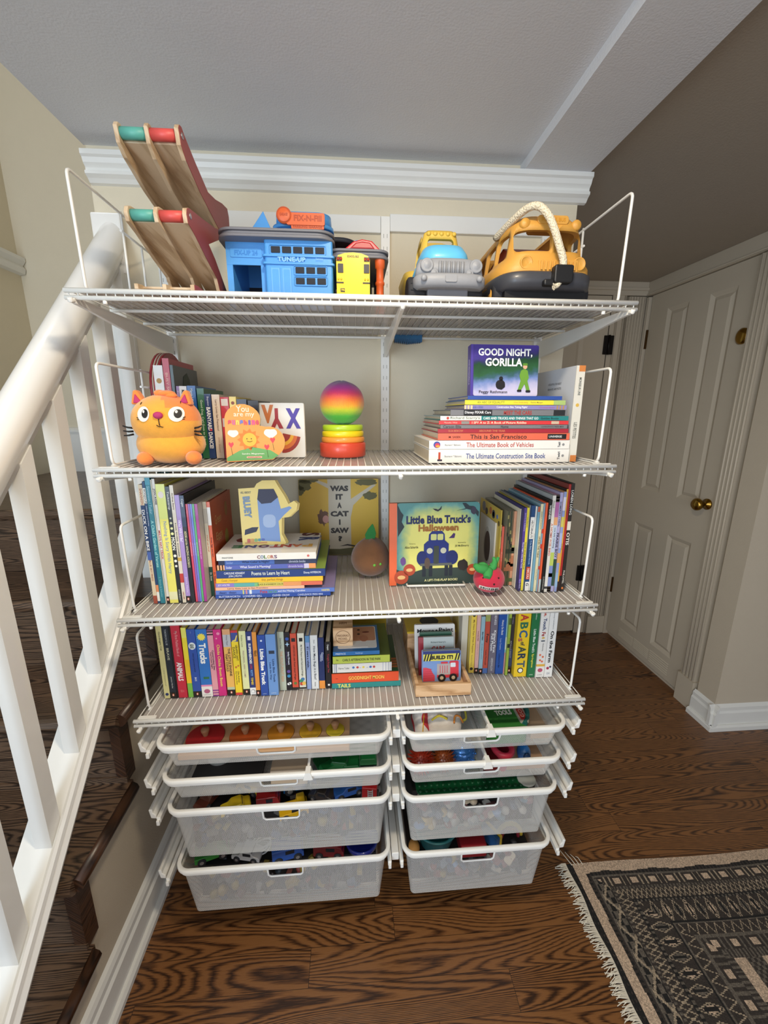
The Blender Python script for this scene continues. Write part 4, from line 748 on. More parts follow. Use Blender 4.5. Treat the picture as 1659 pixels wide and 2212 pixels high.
# second shelf: left row
G7 = 'books standing on the left of the second shelf'; y2 = -.262
bk = thing('board_book', (-.515, -.15, Z2), 'red and cream book with an arched top behind the white and red spines', 'book', G7)
ar = [(-.215, Z2)]+[(-.125-.09*math.cos(math.radians(a)), Z2+.175+.09*math.sin(math.radians(a))) for a in range(0, 181, 12)]+[(-.035, Z2)]
m = MB(); m.prism(ar, 'x', -.5150, -.5080, cvr('#9c2430'), True); m.prism(ar, 'x', -.532, -.526, cvr('#9c2430'), True)
for a, c in ((-.5255, '#cfc3ab'), (-.522, '#a33a3c'), (-.5185, '#d2c6ae')): m.prism(ar, 'x', a, a+.003, cvr(c), True)
m.build('cover', bk)
S2 = [
(-.4990, -.4770, -.262, .221, '#dcdad4', [('Touch and Feel', .28, .62, '#2e2e30', .55, .4, .02)], 'white book with a small gold star, at the left of the second shelf', lambda m, x0, x1, y, z, h: disc(m, (x0+x1)/2, y, z+h*.84, .006, '#b08a4a')),
(-.4765, -.4610, -.262, .237, '#b02434', [('BUSY SCARRY', .12, .48, '#e8b8a8', .5, .4)], 'tall red book on the second shelf beside the white one', lambda m, x0, x1, y, z, h: disc(m, (x0+x1)/2, y, z+h*.30, .006, '#e0b040')),
(-.4605, -.4530, -.262, .222, '#2e3a34', [], 'dark green-grey book with its shaded cover showing above its neighbours', lambda m, x0, x1, y, z, h: m.prism([(y+.05, z+.17), (y+.06, z+.20), (y+.085, z+.21), (y+.10, z+.195), (y+.105, z+.17)], 'x', x1+.0002, x1+.0006, ink('#2a3a28'))),
(-.4528, -.4440, -.258, .174, '#8a5a90', [('Zoo', .04, .16, '#d8c0dc', .5, .5)], 'narrow mauve book behind the head of the cat plush', None),
(-.4438, -.4262, -.262, .174, '#dcd8d2', [('Martin / Carle', .05, .30, '#3a3a3a', .5, .45, .01)], 'white book with black lettering left of the bright blue one', None),
(-.4258, -.4055, -.262, .175, '#1f5a9c', [('Martin / Carle', .04, .26, '#dfe8f2', .5, .32), ('Polar Bear, What Do You Hear?', .30, .95, '#e4ecf4', .45, .32, .02)], 'bright blue book right of the cat plush', None),
(-.4035, -.3865, -.262, .169, '#23643e', [('Good Dog, Carl Goes to School', .16, .80, '#cfe0cc', .5, .42)], 'dark green book with pale lettering on the second shelf', None),
(-.3875, -.3712, -.262, .156, '#1e3866', [('Boynton', .04, .18, '#c8d0e0', .5, .4, .01), ('BARNYARD DANCE!', .20, .84, '#eef0f0', .5, .62, .03)], 'navy book with tall white capitals on the second shelf', lambda m, x0, x1, y, z, h: disc(m, (x0+x1)/2+.002, y-.0003, z+h*.45, .003, '#c8404a')),
(-.3700, -.3508, -.262, .155, '#dccbb4', [('Larry Loves San Francisco!', .08, .56, '#7a5848', .5, .36), ('John Skewes', .62, .95, '#b08a78', .5, .25)], 'beige book with brown lettering left of the heart-shaped book', None),
(-.3500, -.3295, -.262, .149, '#bf2c38', [('Ruby Finn', .25, .6, '#e8a0a0', .6, .3)], 'red book with a white picture panel behind the heart-shaped book', lambda m, x0, x1, y, z, h: (m.box(x0+.002, x1-.002, y-.0006, y, z+h*.86, z+h*.97, ink('#d8cfc8')), m.box(x0+.002, x1-.002, y-.0006, y, z+h*.52, z+h*.66, ink('#c8c4c0')))),
(-.3285, -.3115, -.262, .150, '#dcc45c', [], 'yellow book behind the heart-shaped book', lambda m, x0, x1, y, z, h: disc(m, (x0+x1)/2, y, z+h*.9, .004, '#8a4a3a')),
(-.3110, -.2870, -.262, .144, '#39404e', [], 'slate-grey book beside the white alphabet book', None),
(-.2865, -.2600, -.256, .141, '#22232a', [], 'near-black book partly hidden by the white alphabet book', None)]
for x0, x1, y, h, c, tx, lb, ar in S2: B(x0, x1, y, h, .16, Z2, c, tx, (), lb, G7, art=ar, cover=('#4b4f50' if c == '#2e3a34' else None), **BB)

# second shelf: big flat stack at the right
G8 = 'books stacked flat on the right of the second shelf'; ys = -.390
def twirl(m, x0, x1, y, z0, h, d, z1, c1='#d88a50', c2='#3c4ea0'):
    w = x1-x0; m.text('Twirl', (x0+w*.925, y-.0006, z0+h*.5), (0, 0, -1) if False else (0, 0, 1), (-1, 0, 0), h*.6, .006, ink('#2a2a2a'), .02); disc(m, x0+w*.955, y, z0+h*.5, .003, '#8a8a8a')
def vehicle(m, x0, x1, y, z0, h, d, z1):
    twirl(m, x0, x1, y, z0, h, d, z1); 
    disc(m, x0+.018, y, z0+h*.52, .0075, '#3c4ea0', .008); disc(m, x0+.019, y-.0004, z0+h*.45, .0055, '#c8425a', .006); disc(m, x0+.020, y-.0008, z0+h*.34, .0028, '#e8a040', .005)
def crane(m, x0, x1, y, z0, h, d, z1):
    twirl(m, x0, x1, y, z0, h, d, z1); m.box(x0+.022, x0+.027, y-.0005, y, z0+.004, z0+h-.006, ink('#b8482c')); m.box(x0+.020, x0+.031, y-.0006, y, z0+.004, z0+.008, ink('#3a3040'))
def stripes(m, x0, x1, y, z0, h, d, z1):
    w = x1-x0
    for f in (.0, .03, .06): m.box(x0+w*f, x0+w*(f+.018), y-.0006, y, z0+.0004, z1-.0004, ink('#e6c8a0')); m.box(x0+w*(f+.9), x0+w*(f+.915), y-.0006, y, z0+.0004, z1-.0004, ink('#b08a5a'))
ST = [
(.146, .480, 0, .0310, '#e8e5de', [('Baumann * Balicevic', .11, .23, '#8a8a8a', .16), ('The Ultimate Construction Site Book', .26, .83, '#3c4f90', .40, .5, .012)], 'thick white book with blue title at the very bottom of the big stack', crane, .255, None),
(.146, .479, .0312, .0515, '#e8e5de', [('Baumann * Balicevic', .11, .22, '#8a8a8a', .22), ('The Ultimate Book of Vehicles', .26, .74, '#b8504a', .56, .5, .012)], 'thick white book with red title, second from the bottom of the big stack', vehicle, .255, None),
(.166, .477, .0518, .0680, '#e2694c', [('M. SASEK', .08, .17, '#5a241c', .3, .45, .01), ('This is San Francisco', .24, .67, '#2c1c1c', .62, .5, .01), ('UNIVERSE', .84, .94, '#eeeeea', .3, .5, .01)], 'coral-orange book with dark script title in the big stack', lambda m, x0, x1, y, z0, h, d, z1: m.box(x0+(x1-x0)*.83, x0+(x1-x0)*.975, y-.0004, y, z0+.002, z1-.002, ink('#1c1a1a')), .23, '#d8d0c4'),
(.165, .473, .0682, .0778, '#a82434', [('ELSA BESKOW', .08, .19, '#d88a5a', .45), ('AROUND THE YEAR', .31, .51, '#d88a5a', .5)], 'crimson book with small gold capitals in the big stack', None, .23, '#c8c0b4'),
(.171, .469, .0780, .0868, '#7a7a7c', [('Carson Ellis', .02, .16, '#2e2c2e', .7), ('Home', .47, .53, '#2e2c2e', .7), ('CANDLEWICK PRESS MINI', .79, .97, '#4a484a', .4)], 'grey book with dark handwriting in the big stack', None, .23, '#a8a8a4'),
(.167, .471, .0870, .0960, '#d8383a', [('Marzollo / Wick', .04, .14, '#f0c0b0', .4), ('I SPY A to Z: A Book of Picture Riddles', .25, .67, '#f2dcc0', .62, .5, .02)], 'bright red book with cream title in the big stack', lambda m, x0, x1, y, z0, h, d, z1: [m.box(x0+(x1-x0)*a, x0+(x1-x0)*b, y-.0005, y, z0+.001, z1-.001, ink(c)) for a, b, c in ((.17, .23, '#8a8a84'), (.865, .925, '#c9b49a'))], .22, '#b8a8a0'),
(.170, .470, .0962, .1065, '#26807f', [("Richard Scarry's", .07, .31, '#5a6a5a', .7), ('CARS AND TRUCKS AND THINGS THAT GO', .33, .76, '#f0f2ec', .6, .5, .02), ('Golden Books', .78, .92, '#0f3c3c', .5)], 'book with a white and teal spine in the big stack', lambda m, x0, x1, y, z0, h, d, z1: (m.box(x0, x0+(x1-x0)*.315, y-.0003, y, z0, z1, ink('#e6e4da')), disc(m, x0+.017, y-.0004, z0+h*.5, .003, '#c0483a')), .22, '#88a0a8'),
(.193, .466, .1070, .1200, '#77777a', [('Disney PIXAR Cars', .12, .34, '#e8e8ea', .6, .5, .02), ('MEET THE CARS', .45, .69, '#a83a36', .75, .5, .03)], 'grey book with red capitals and a black panel in the big stack', lambda m, x0, x1, y, z0, h, d, z1: [m.box(x0+(x1-x0)*a, x0+(x1-x0)*b, y-.0003, y, z0, z1, ink('#232326')) for a, b in ((.11, .35), (.88, .98))], .21, '#5a5e66'),
(.224, .463, .1205, .1305, '#8c84b8', [('RINKER + FORD', .06, .18, '#4a5aa0', .45), ('Construction Site: Taking Flight!', .31, .61, '#f4f2f4', .6, .5, .02), ('Chronicle Books', .73, .88, '#b06aa0', .4)], 'lavender book with white title in the big stack', stripes, .20, '#2c3a70'),
(.225, .459, .1308, .1415, '#ecdc3c', [('AN ABC OF EQUALITY', .12, .39, '#8a9a3a', .6, .5, .01), ('Chana Ginelle Ewing', .48, .62, '#c8a848', .4), ('Paulina Morgan', .65, .77, '#a89848', .4)], 'yellow book near the top of the big stack', lambda m, x0, x1, y, z0, h, d, z1: (m.box(x1-.028, x1, y-.0003, y, z0, z1, ink('#a8c070'))), .20, '#3a6a9a'),
(.231, .450, .1418, .1508, '#2f4f9c', [], 'plain dark blue book directly under the standing purple book', None, .20, None)]
for x0, x1, a, b_, c, tx, lb, ar, d, tp in ST: H(x0, x1, ys, Z2+a, Z2+b_, d, c, tx, (), lb, G8, art=ar, top=tp)
# leaning white book
def lean(m, x0, x1, y, z, h):
    for k, s in enumerate(('A DELIGHTFUL STORY ABOUT', 'BRAVE ARTISTS', '', 'PROCLAIMED A RULE ON THE PAGE', 'TO DRAW IN A GARDEN OF COLOR', 'IMAGINING LINE AND MARKING')):
        if s: m.text(s, (x0-.0006, y+.10, z+h*.84-k*.012), (0, -1, 0), (0, 0, 1), .07, .005, ink('#4a4a4e'))
    m.box(x0+.006, x1+.0001, y-.0004, y+.004, z+h*.94, z+h, ink('#d08040')); m.box(x0+.006, x1+.0001, y-.0004, y+.004, z, z+h*.07, ink('#d08040'))
    disc(m, (x0+x1)/2, y, z+h*.60, .004, '#d8b050')
B(.4825, .5040, -.380, .2185, .22, Z2, '#ddd9cc', [('MONSIEUR LINE', .12, .3, '#5a5a50', .55, .4), ('LES PETITES', .58, .75, '#5a5a50', .5, .4)], (), 'tall white book standing upright at the right end of the second shelf', None, cover='#d3d6dc', art=lean)

# ------------------------------------------------------------------ books shown face on
def facebook(name, x0, x1, y, z, h, th, col, label, group=None, tilt=0., yaw=0., art=None, spine=None, r=.004):
    """book standing with its front cover to the room; local x to the right, z up, face at y=0; built then turned about its base"""
    b = thing(name, ((x0+x1)/2, y, z), label, 'book', group)
    T = Matrix.Translation((x0, y, z)) @ Matrix.Rotation(yaw, 4, 'Z') @ Matrix.Rotation(-tilt, 4, 'X')
    w = x1-x0; m = MB(); m.T = T
    m.prism(rrect(0, w, 0, h, r), 'y', 0, .002, cvr(col)); m.prism(rrect(0, w, 0, h, r), 'y', th-.002, th, cvr(col))
    if spine: m.box(-.0008, spine[1], -.0006, th+.0004, 0, h, cvr(spine[0]))
    if art: art(m, w, h, th)
    m.build('cover', b)
    m = MB(); m.T = T; m.box(.003, w-.002, .002, th-.002, .001, h-.001, PAPER); m.build('page_block', b); return b
def F(m, poly, c, k=1): m.prism(poly, 'y', -.0003*k, .001, ink(c))
def tx(m, s, x, z, w, h, c, k=3, bold=.01, lim=1.6, rot=0):
    m.text(s, (x, -.0003*k-.0003, z), (math.cos(rot), 0, math.sin(rot)), (-math.sin(rot), 0, math.cos(rot)), w, h, ink(c), bold, lim)
def blob(cx, cz, rx, rz, n=22, j=.12, seed=1):
    R = random.Random(seed); return [(cx+rx*(1+R.uniform(-j, j))*math.cos(2*PI*i/n), cz+rz*(1+R.uniform(-j, j))*math.sin(2*PI*i/n)) for i in range(n)]
def glow(name, cx, cz, rx, rz, stops, vert=False):
    M_ = bpy.data.materials.new(name); M_.use_nodes = True; nt = M_.node_tree; q = nt.nodes['Principled BSDF']; q.inputs['Roughness'].default_value = .35
    tc = N(nt, 'ShaderNodeTexCoord'); sp = N(nt, 'ShaderNodeSeparateXYZ'); nt.links.new(tc.outputs['Object'], sp.inputs[0]); nz = N(nt, 'ShaderNodeTexNoise'); nz.inputs['Scale'].default_value = 60; nz.inputs['Detail'].default_value = 4; nt.links.new(tc.outputs['Object'], nz.inputs['Vector'])
    a = mth(nt, 'DIVIDE', mth(nt, 'SUBTRACT', sp.outputs[0], cx), rx); b = mth(nt, 'DIVIDE', mth(nt, 'SUBTRACT', sp.outputs[2], cz), rz)
    f = b if vert else mth(nt, 'SQRT', mth(nt, 'ADD', mth(nt, 'POWER', mth(nt, 'ABSOLUTE', a), 3.), mth(nt, 'POWER', mth(nt, 'ABSOLUTE', b), 3.)))
    if vert: f = mth(nt, 'ADD', f, mth(nt, 'MULTIPLY', a, -.10))
    f = mth(nt, 'ADD', f, mth(nt, 'MULTIPLY', mth(nt, 'SUBTRACT', nz.outputs['Fac'], .5), .22))
    nt.links.new(ramp(nt, f, stops), q.inputs['Base Color']); return M_
def a_night(m, w, h, t):
    m.prism(rrect(.006, w, 0, h, .004), 'y', -.0004, .001, glow('night_cover', 0, 0, .08, h, [(0, '#cfc6da'), (.16, '#b9b6d6'), (.30, '#6f86bc'), (.40, '#3a5f6a'), (.48, '#2b5a38'), (.66, '#1d4428'), (.74, '#2c2f5c'), (.85, '#43358a')], True))
    tx(m, 'GOOD NIGHT,', w*.50, h*.84, w*.80, h*.17, '#eef2ee', 5, .03); tx(m, 'GORILLA', w*.48, h*.66, w*.55, h*.16, '#eef2ee', 5, .03)
    tx(m, 'Peggy Rathmann', w*.33, h*.07, w*.42, h*.07, '#26222e', 6, .01)
    F(m, blob(w*.44, h*.22, w*.07, h*.10, 14, .08, 3), '#16151a', 5); F(m, blob(w*.445, h*.34, w*.03, h*.045, 12, .05, 8), '#16151a', 5)
    F(m, [(w*.74, h*.50), (w*.79, h*.54), (w*.84, h*.50), (w*.86, h*.36), (w*.84, h*.30), (w*.88, h*.12), (w*.83, h*.11), (w*.80, h*.24), (w*.75, h*.12), (w*.70, h*.12), (w*.74, h*.30), (w*.72, h*.40)], '#6a9a34', 5); F(m, blob(w*.80, h*.58, w*.032, h*.05, 14, .03, 4), '#d8a888', 5); F(m, rrect(w*.765, w*.835, h*.60, h*.645, .002), '#5a8a2c', 6); F(m, rrect(w*.82, w*.89, h*.07, h*.115, .002), '#1c1a1e', 6); F(m, rrect(w*.69, w*.755, h*.08, h*.125, .002), '#1c1a1e', 6)
    for s, a in (('GOOD NIGHT', .6), ('GORILLA', .35)): m.text(s, (-.0009, t*.5, h*a), (0, 0, -1), (0, -1, 0), h*.25, .006, ink('#dce0f0'), .02)
facebook('board_book', .240, .398, -.378, Z2+.1510, .112, .022, '#40307c', 'purple and green book standing upright on top of the big stack', tilt=.10, yaw=.03, art=a_night, spine=('#4a3a94', .005))
# heart-shaped book
def heart(k=1.): return None
b = thing('board_book', (-.25, -.34, Z2), 'orange heart-outlined book with white clouds standing on the second shelf', 'book')
hp_ = [(0, 0), (.105, .004)]+[(.098+.036*math.cos(math.radians(a)), .045+.036*math.sin(math.radians(a))) for a in range(-50, 115, 15)]+[(.078, .083)]+[(.041+.040*math.cos(math.radians(a)), .096+.036*math.sin(math.radians(a))) for a in range(5, 186, 15)]+[(.001, .085)]
T = Matrix.Translation((-.3215, -.346, Z2)) @ Matrix.Rotation(.12, 4, 'Z') @ Matrix.Rotation(-.08, 4, 'X')
m = MB(); m.T = T; m.prism(hp_, 'y', 0, .014, cvr('#f0963c'), side=PAPER)
F(m, [(.001, .002), (.104, .005), (.118, .014), (.10, .026), (.06, .034), (.03, .026), (.001, .010)], '#6aa860', 1)
m.T = T
for cx, cz, s in ((.018, .066, .8), (.102, .066, 1.)): F(m, [(cx+s*.015*math.cos(t), cz+s*.010*math.sin(t)*(1+.18*math.sin(3*t))) for t in [2*PI*i/20 for i in range(20)]], '#efe3d6', 1)
F(m, [(.052+r*math.cos(a), .051+r*math.sin(a)) for a, r in [(k*PI/11, .026 if k % 2 else .019) for k in range(22)]], '#ec7a24', 1)
F(m, circ(.054, .051, .0155), '#f6b23a', 2)
for xx in (.048, .058): F(m, circ(xx, .053, .0013), '#3a2a1a', 3)
m.tube([(.048+.0015*k, -.0012, .048-.0022*math.sin(PI*k/8)) for k in range(9)], .0005, ink('#3a2a1a'), 5)
for cx, cz in ((.012, .040), (.092, .034), (.106, .050)): F(m, [(cx, cz-.008), (cx+.006, cz+.001), (cx+.004, cz+.006), (cx, cz+.003), (cx-.004, cz+.006), (cx-.006, cz+.001)], '#d8404a', 2); m.tube([(cx, -.0008, cz-.008), (cx+.002, -.0008, cz-.024)], .0005, ink('#5a7a4a'), 5)
tx(m, 'You', .042, .121, .028, .014, '#f6e3c4', 2); tx(m, 'are my', .045, .106, .046, .011, '#f6e3c4', 2)
for i, (s, c) in enumerate(zip('sunshine', ('#d04a5a', '#c86a8a', '#e8c85a', '#6a7ac0', '#d8505a', '#6a5ab0', '#d8508a', '#c84a58'))): tx(m, s, .012+.0088*i, .0905, .0075, .011, c, 3, .06)
tx(m, 'Sandra Magsamen', .060, .018, .05, .005, '#eef2e0', 3); F(m, rrect(.045, .080, .008, .0125, .002), '#e8c0a8', 3); tx(m, 'SCHOLASTIC', .0625, .0103, .03, .003, '#c0392b', 5)
m.build('cover', b)
# alphabet book
def a_xy(m, w, h, t):
    F(m, rrect(.001, w-.001, .001, h-.001, .003), '#dfdcd4', 1)
    tx(m, 'V', w*.34, h*.80, .030, .045, '#c07038', 3, .06); 
    m.text('Y', (w*.50, -.0012, h*.72), (-1, 0, 0), (0, 0, -1), .033, .050, ink('#9c2c34'), .06); m.text('X', (w*.80, -.0012, h*.72), (1, 0, 0), (0, 0, 1), .037, .050, ink('#4a3a98'), .06)
    for k, (r, c) in enumerate(((.050, '#9c3a34'), (.041, '#d8743c'), (.031, '#e8b03c'), (.022, '#9c3a34'))): F(m, [(w*.72-w*.12+r*.9*math.cos(math.radians(a)), h*.45+r*math.sin(math.radians(a))) for a in range(-95, 1, 12)]+[(w*.6, h*.45)], c, 2+k)
facebook('board_book', -.288, -.150, -.247, Z2, .136, .014, '#dad6cc', 'white alphabet book with red and purple capitals behind the heart-outlined book', tilt=.03, yaw=-.02, art=a_xy)
# tree book
def a_tree(m, w, h, t):
    F(m, rrect(.001, w-.001, .001, h-.001, .001), '#d6b03a', 1); x = w
    F(m, [(x*.37, .006), (x*.365, h*.5), (x*.37, h*.88), (x*.18, h*.985), (x*.24, h*.99), (x*.36, h*.94), (x*.36, h), (x*.65, h), (x*.65, h*.74), (x*.93, h*.93), (x*.97, h*.92), (x*.80, h*.78), (x*.68, h*.66), (x*.645, h*.5), (x*.65, .006)], '#c8bfaa', 2)
    F(m, [(.001, .001), (w-.001, .001), (w-.001, h*.075), (w*.7, h*.10), (w*.5, h*.08), (w*.2, h*.09), (.001, h*.10)], '#5d5a34', 3)
    for cx, cz, rx, rz, s in ((.06, .93, .10, .08, 1), (.02, .86, .05, .06, 2), (.85, .96, .13, .05, 3), (.90, .78, .09, .05, 4), (.12, .98, .12, .03, 5)): F(m, [(max(.001, min(w-.001, a)), min(h-.001, b_)) for a, b_ in blob(w*cx, h*cz, w*rx, h*rz, 26, .22, s)], '#5f5b2c', 3)
    F(m, [(max(.001, min(w*.365, a)), b_) for a, b_ in blob(w*.30, h*.50, w*.075, h*.10, 30, .25, 9)], '#6a4632', 3); F(m, [(min(w*.365, a), b_) for a, b_ in circ(w*.33, h*.48, w*.04, h*.05)], '#c9948a', 4)
    for s, f in (('WAS', .88), ('IT', .77), ('A', .66), ('CAT', .55), ('I', .44), ('SAW', .33), ('?', .22)): tx(m, s, w*.505, h*f, w*(.23 if len(s) == 3 else .09 if len(s) == 2 else .055 if s != 'I' else .02), h*.072, '#26211c', 5, .06, 2.2)
    F(m, [(w*.50, h*.12), (w*.60, h*.145), (w*.72, h*.12), (w*.80, h*.16), (w*.84, h*.14), (w*.72, h*.10), (w*.60, h*.125)], '#2a211c', 5)
facebook('picture_book', -.201, .052, -.048, Z3, .247, .010, '#b89a34', 'yellow book with a pale tree trunk and stacked black words leaning on the wall', tilt=.08, art=a_tree)
# orange-spined lift-the-flap book (cover drawn as plain farm truck, bats and pumpkins)
def a_hal(m, w, h, t):
    m.prism(rrect(.018, w, 0, h, .010), 'y', -.0004, .001, glow('lantern_cover', .012, h*.48, w*.48, h*.53, [(0, '#efe77e'), (.55, '#e2dc78'), (.74, '#a9bd7c'), (.88, '#6fa396'), (1., '#4f8a88')]))
    F(m, [(.018, .001), (w-.008, .001), (w-.001, h*.16), (w*.8, h*.20), (w*.4, h*.20), (w*.2, h*.14), (.018, h*.2)], '#33423c', 4)
    F(m, [(w*.08, h*.99), (w*.12, h*.90), (w*.15, h*.86), (w*.13, h*.78), (w*.16, h*.72), (w*.10, h*.62), (w*.09, h*.60)], '#28343a', 4)
    F(m, [(w*.80, h*.99), (w*.84, h*.92), (w*.92, h*.90), (w*.97, h*.84), (w*.985, h*.82), (w*.99, h*.88), (w*.93, h*.95), (w*.88, h*.955), (w*.84, h*.99)], '#28343a', 4); F(m, [(w*.74, h*.90), (w*.84, h*.915), (w*.84, h*.925)], '#28343a', 4); F(m, blob(w*.93, h*.90, w*.03, h*.05, 10, .1, 3), '#3a3648', 5)
    F(m, [(w*.47, h*.93), (w*.51, h*.925), (w*.53, h*.915), (w*.55, h*.93), (w*.57, h*.96), (w*.565, h*.92), (w*.53, h*.895), (w*.50, h*.905)], '#2c2838', 5)
    tx(m, 'Little Blue Truck\u2019s', w*.54, h*.80, w*.72, h*.10, '#1f2c5c', 6, .04); tx(m, 'Halloween', w*.54, h*.70, w*.45, h*.085, '#a5682a', 6, .04)
    tx(m, 'Written by', w*.25, h*.51, w*.07, h*.015, '#5a6030', 6); tx(m, 'Alice Schertle', w*.24, h*.47, w*.15, h*.03, '#4a5030', 6); tx(m, 'Illustrated by', w*.81, h*.51, w*.09, h*.015, '#5a6030', 6); tx(m, 'Jill McElmurry', w*.81, h*.47, w*.16, h*.03, '#4a5030', 6)
    B1 = '#22337c'
    F(m, [(w*.43, h*.54), (w*.435, h*.62), (w*.47, h*.66), (w*.58, h*.66), (w*.61, h*.62), (w*.615, h*.54)], B1, 6); F(m, rrect(w*.455, w*.52, h*.55, h*.625, .003), '#d8d888', 7); F(m, rrect(w*.53, w*.595, h*.55, h*.625, .003), '#d8d888', 7)
    F(m, [(w*.38, h*.26), (w*.38, h*.50), (w*.42, h*.54), (w*.62, h*.54), (w*.66, h*.50), (w*.66, h*.26)], B1, 6); F(m, blob(w*.36, h*.33, w*.06, h*.09, 16, .02), '#1c2a68', 7); F(m, blob(w*.70, h*.33, w*.07, h*.09, 16, .02), '#1c2a68', 7)
    F(m, rrect(w*.49, w*.55, h*.26, h*.48, .003), '#3c443c', 8); F(m, rrect(w*.34, w*.70, h*.235, h*.265, .002), '#5a5f5c', 8)
    F(m, circ(w*.445, h*.42, .008), '#c8c8b0', 8); F(m, circ(w*.60, h*.42, .008), '#c8c8b0', 8)
    for a in (.365, .44, .62, .67): F(m, rrect(w*a, w*(a+.04), h*.10, h*.235, .002), '#1d2530', 6)
    for cx, cz, r in ((.13, .10, .019), (.22, .19, .016), (.94, .17, .015)): F(m, circ(w*cx, h*cz, r), '#b44a2c', 7); F(m, circ(w*cx, h*cz, r*.55, r*.3), '#e8b878', 8)
    F(m, blob(w*.83, h*.23, w*.06, h*.07, 14, .15, 3), '#2a2420', 8); F(m, blob(w*.42, h*.27, w*.035, h*.07, 14, .1, 8), '#5a4a40', 9); F(m, [(w*.66, h*.57), (w*.69, h*.60), (w*.71, h*.63), (w*.73, h*.62), (w*.72, h*.57)], '#4a2c6a', 7); F(m, blob(w*.15, h*.30, w*.03, h*.05, 12, .1, 3), '#6a4a8a', 8)
    tx(m, 'A LIFT-THE-FLAP BOOK!', w*.58, h*.055, w*.38, h*.03, '#e4e0a0', 9, .03)
facebook('picture_book', .065, .305, -.306, Z3, .224, .013, '#33473f', 'wide orange-spined book with a blue truck on its cover standing on a wire stand', tilt=.04, yaw=.03, art=a_hal, spine=('#e8683a', .019), r=.01)
m = MB(); m.tube([(.110, -.24, Z3+.003), (.112, -.318, Z3+.003), (.116, -.322, Z3+.005), (.262, -.325, Z3+.005), (.266, -.321, Z3+.003), (.268, -.24, Z3+.003)], .0028, WIRE, 8); m.tube([(.150, -.24, Z3+.003), (.165, -.21, Z3+.10), (.215, -.21, Z3+.10), (.230, -.24, Z3+.003)], .002, WIRE, 8)
tag(m.build('book_stand'), 'small white wire stand holding the orange-spined book', 'book stand')
# die-cut yellow book: lettering kept, the printed cartoon figure left out
def diecut(m, w, h, t): pass
b = thing('board_book', (-.25, -.29, Z3+.117), 'pale yellow die-cut book with grey-blue letters standing on the large white book', 'book')
dp = [(.004, 0), (.110, -.006), (.114, .004), (.104, .026), (.106, .068), (.124, .070), (.144, .088), (.147, .104), (.138, .112), (.124, .104), (.116, .122), (.112, .130), (.100, .150), (.092, .166), (.060, .166), (.046, .158), (.040, .148), (0, .146)]
T = Matrix.Translation((-.3195, -.292, Z3+.1178)) @ Matrix.Rotation(.05, 4, 'Z') @ Matrix.Rotation(-.12, 4, 'X')
m = MB(); m.T = T
for k, sc_ in enumerate((1, 1.0, 1.0)): m.prism([(x+.0025*k*(1 if x > .08 else 0), z_-(0)) for x, z_ in dp], 'y', .004*k, .004*k+.0037, cvr('#ecd272'), side=cvr('#c9b468'))
F(m, [(.050, .010), (.100, .006), (.097, .060), (.112, .076), (.132, .094), (.126, .098), (.104, .092), (.098, .120), (.084, .140), (.062, .142), (.046, .120), (.048, .06)], '#7f9ccc', 1)
F(m, rrect(.058, .090, .044, .078, .012), '#a9bddc', 2); F(m, [(.046, .118), (.050, .144), (.088, .144), (.098, .122), (.080, .108), (.056, .106)], '#2a2c46', 2)
F(m, [(.010, .026), (.040, .034), (.046, .046), (.030, .046), (.012, .040)], '#2a2c46', 1)
for k, c in enumerate(('#c8685a', '#d8a05a', '#8ab070', '#5a9aa0', '#5a6ab0')): F(m, rrect(.016+.009*k, .024+.009*k, .006+.001*k, .016, .002), c, 3)
F(m, rrect(.010, .066, .003, .007, .001), '#d8a060', 2)
tx(m, 'ALL ABOUT', .018, .136, .026, .006, '#8a8a70', 2, .03)
m.text('BLUEY', (.020, -.001, .098), (.06, 0, -1), (1, 0, .06), .056, .018, ink('#7f96ae'), .06)
m.build('cover', b)

# tray box with a few small books standing in it
WD = wood('pale_maple', '#e0b98e', '#b58a5f', '#d0a679', along='x', k=7, s=(2., 10.), rough=.5, pore=.2, coat=.05)
tb = thing('posting_box', (.2, -.3, Z4), 'wooden tray with an upright yellow-topped box that has a round hole', 'toy box')
m = MB(); tz = Z4
m.box(.124, .270, -.416, -.407, tz, tz+.034, WD); m.box(.124, .133, -.407, -.236, tz, tz+.034, WD); m.box(.262, .271, -.407, -.236, tz, tz+.034, WD); m.box(.133, .262, -.407, -.236, tz, tz+.006, WD); m.build('tray', tb, .0015)
m = MB(); m.box(.125, .276, -.236, -.130, tz, tz+.080, WD); m.build('box_body', tb, .002)
m = MB(); m.box(.124, .278, -.238, -.128, tz+.0805, tz+.0865, mat('#d8b430', .45, var=.04)); tp = m.build('box_lid', tb)
c = MB(); c.lathe((.200, -.176, tz+.06), [(.0001, 0), (.029, 0), (.029, .05), (.0001, .05)], WD); 
m = MB(); m.prism(circ(.200, -.176, .029, n=28), 'z', tz+.0866, tz+.0869, '#2a2014'); m.build('hole', tb)  # dark disc paints the shade of the hole; the lid stays uncut
def a_mouse(m, w, h, t):
    F(m, rrect(.001, w-.001, .001, h-.001, .004), '#e4e1dc', 1); tx(m, 'Mouse', w*.27, h*.86, w*.42, h*.09, '#1e1c20', 3, .02); tx(m, 'Paint', w*.78, h*.87, w*.36, h*.10, '#1e1c20', 3, .02); F(m, circ(w*.54, h*.84, .003, .005), '#26242a', 3)
    F(m, rrect(w*.1, w*.16, h*.3, h*.75, .001), '#6a2230', 2)
facebook('board_book', .140, .256, -.300, Z4+.0065, .124, .010, '#e4e1dc', 'white book with thin black title at the back of the wooden tray', 'books standing in the wooden tray', .22, 0, a_mouse)
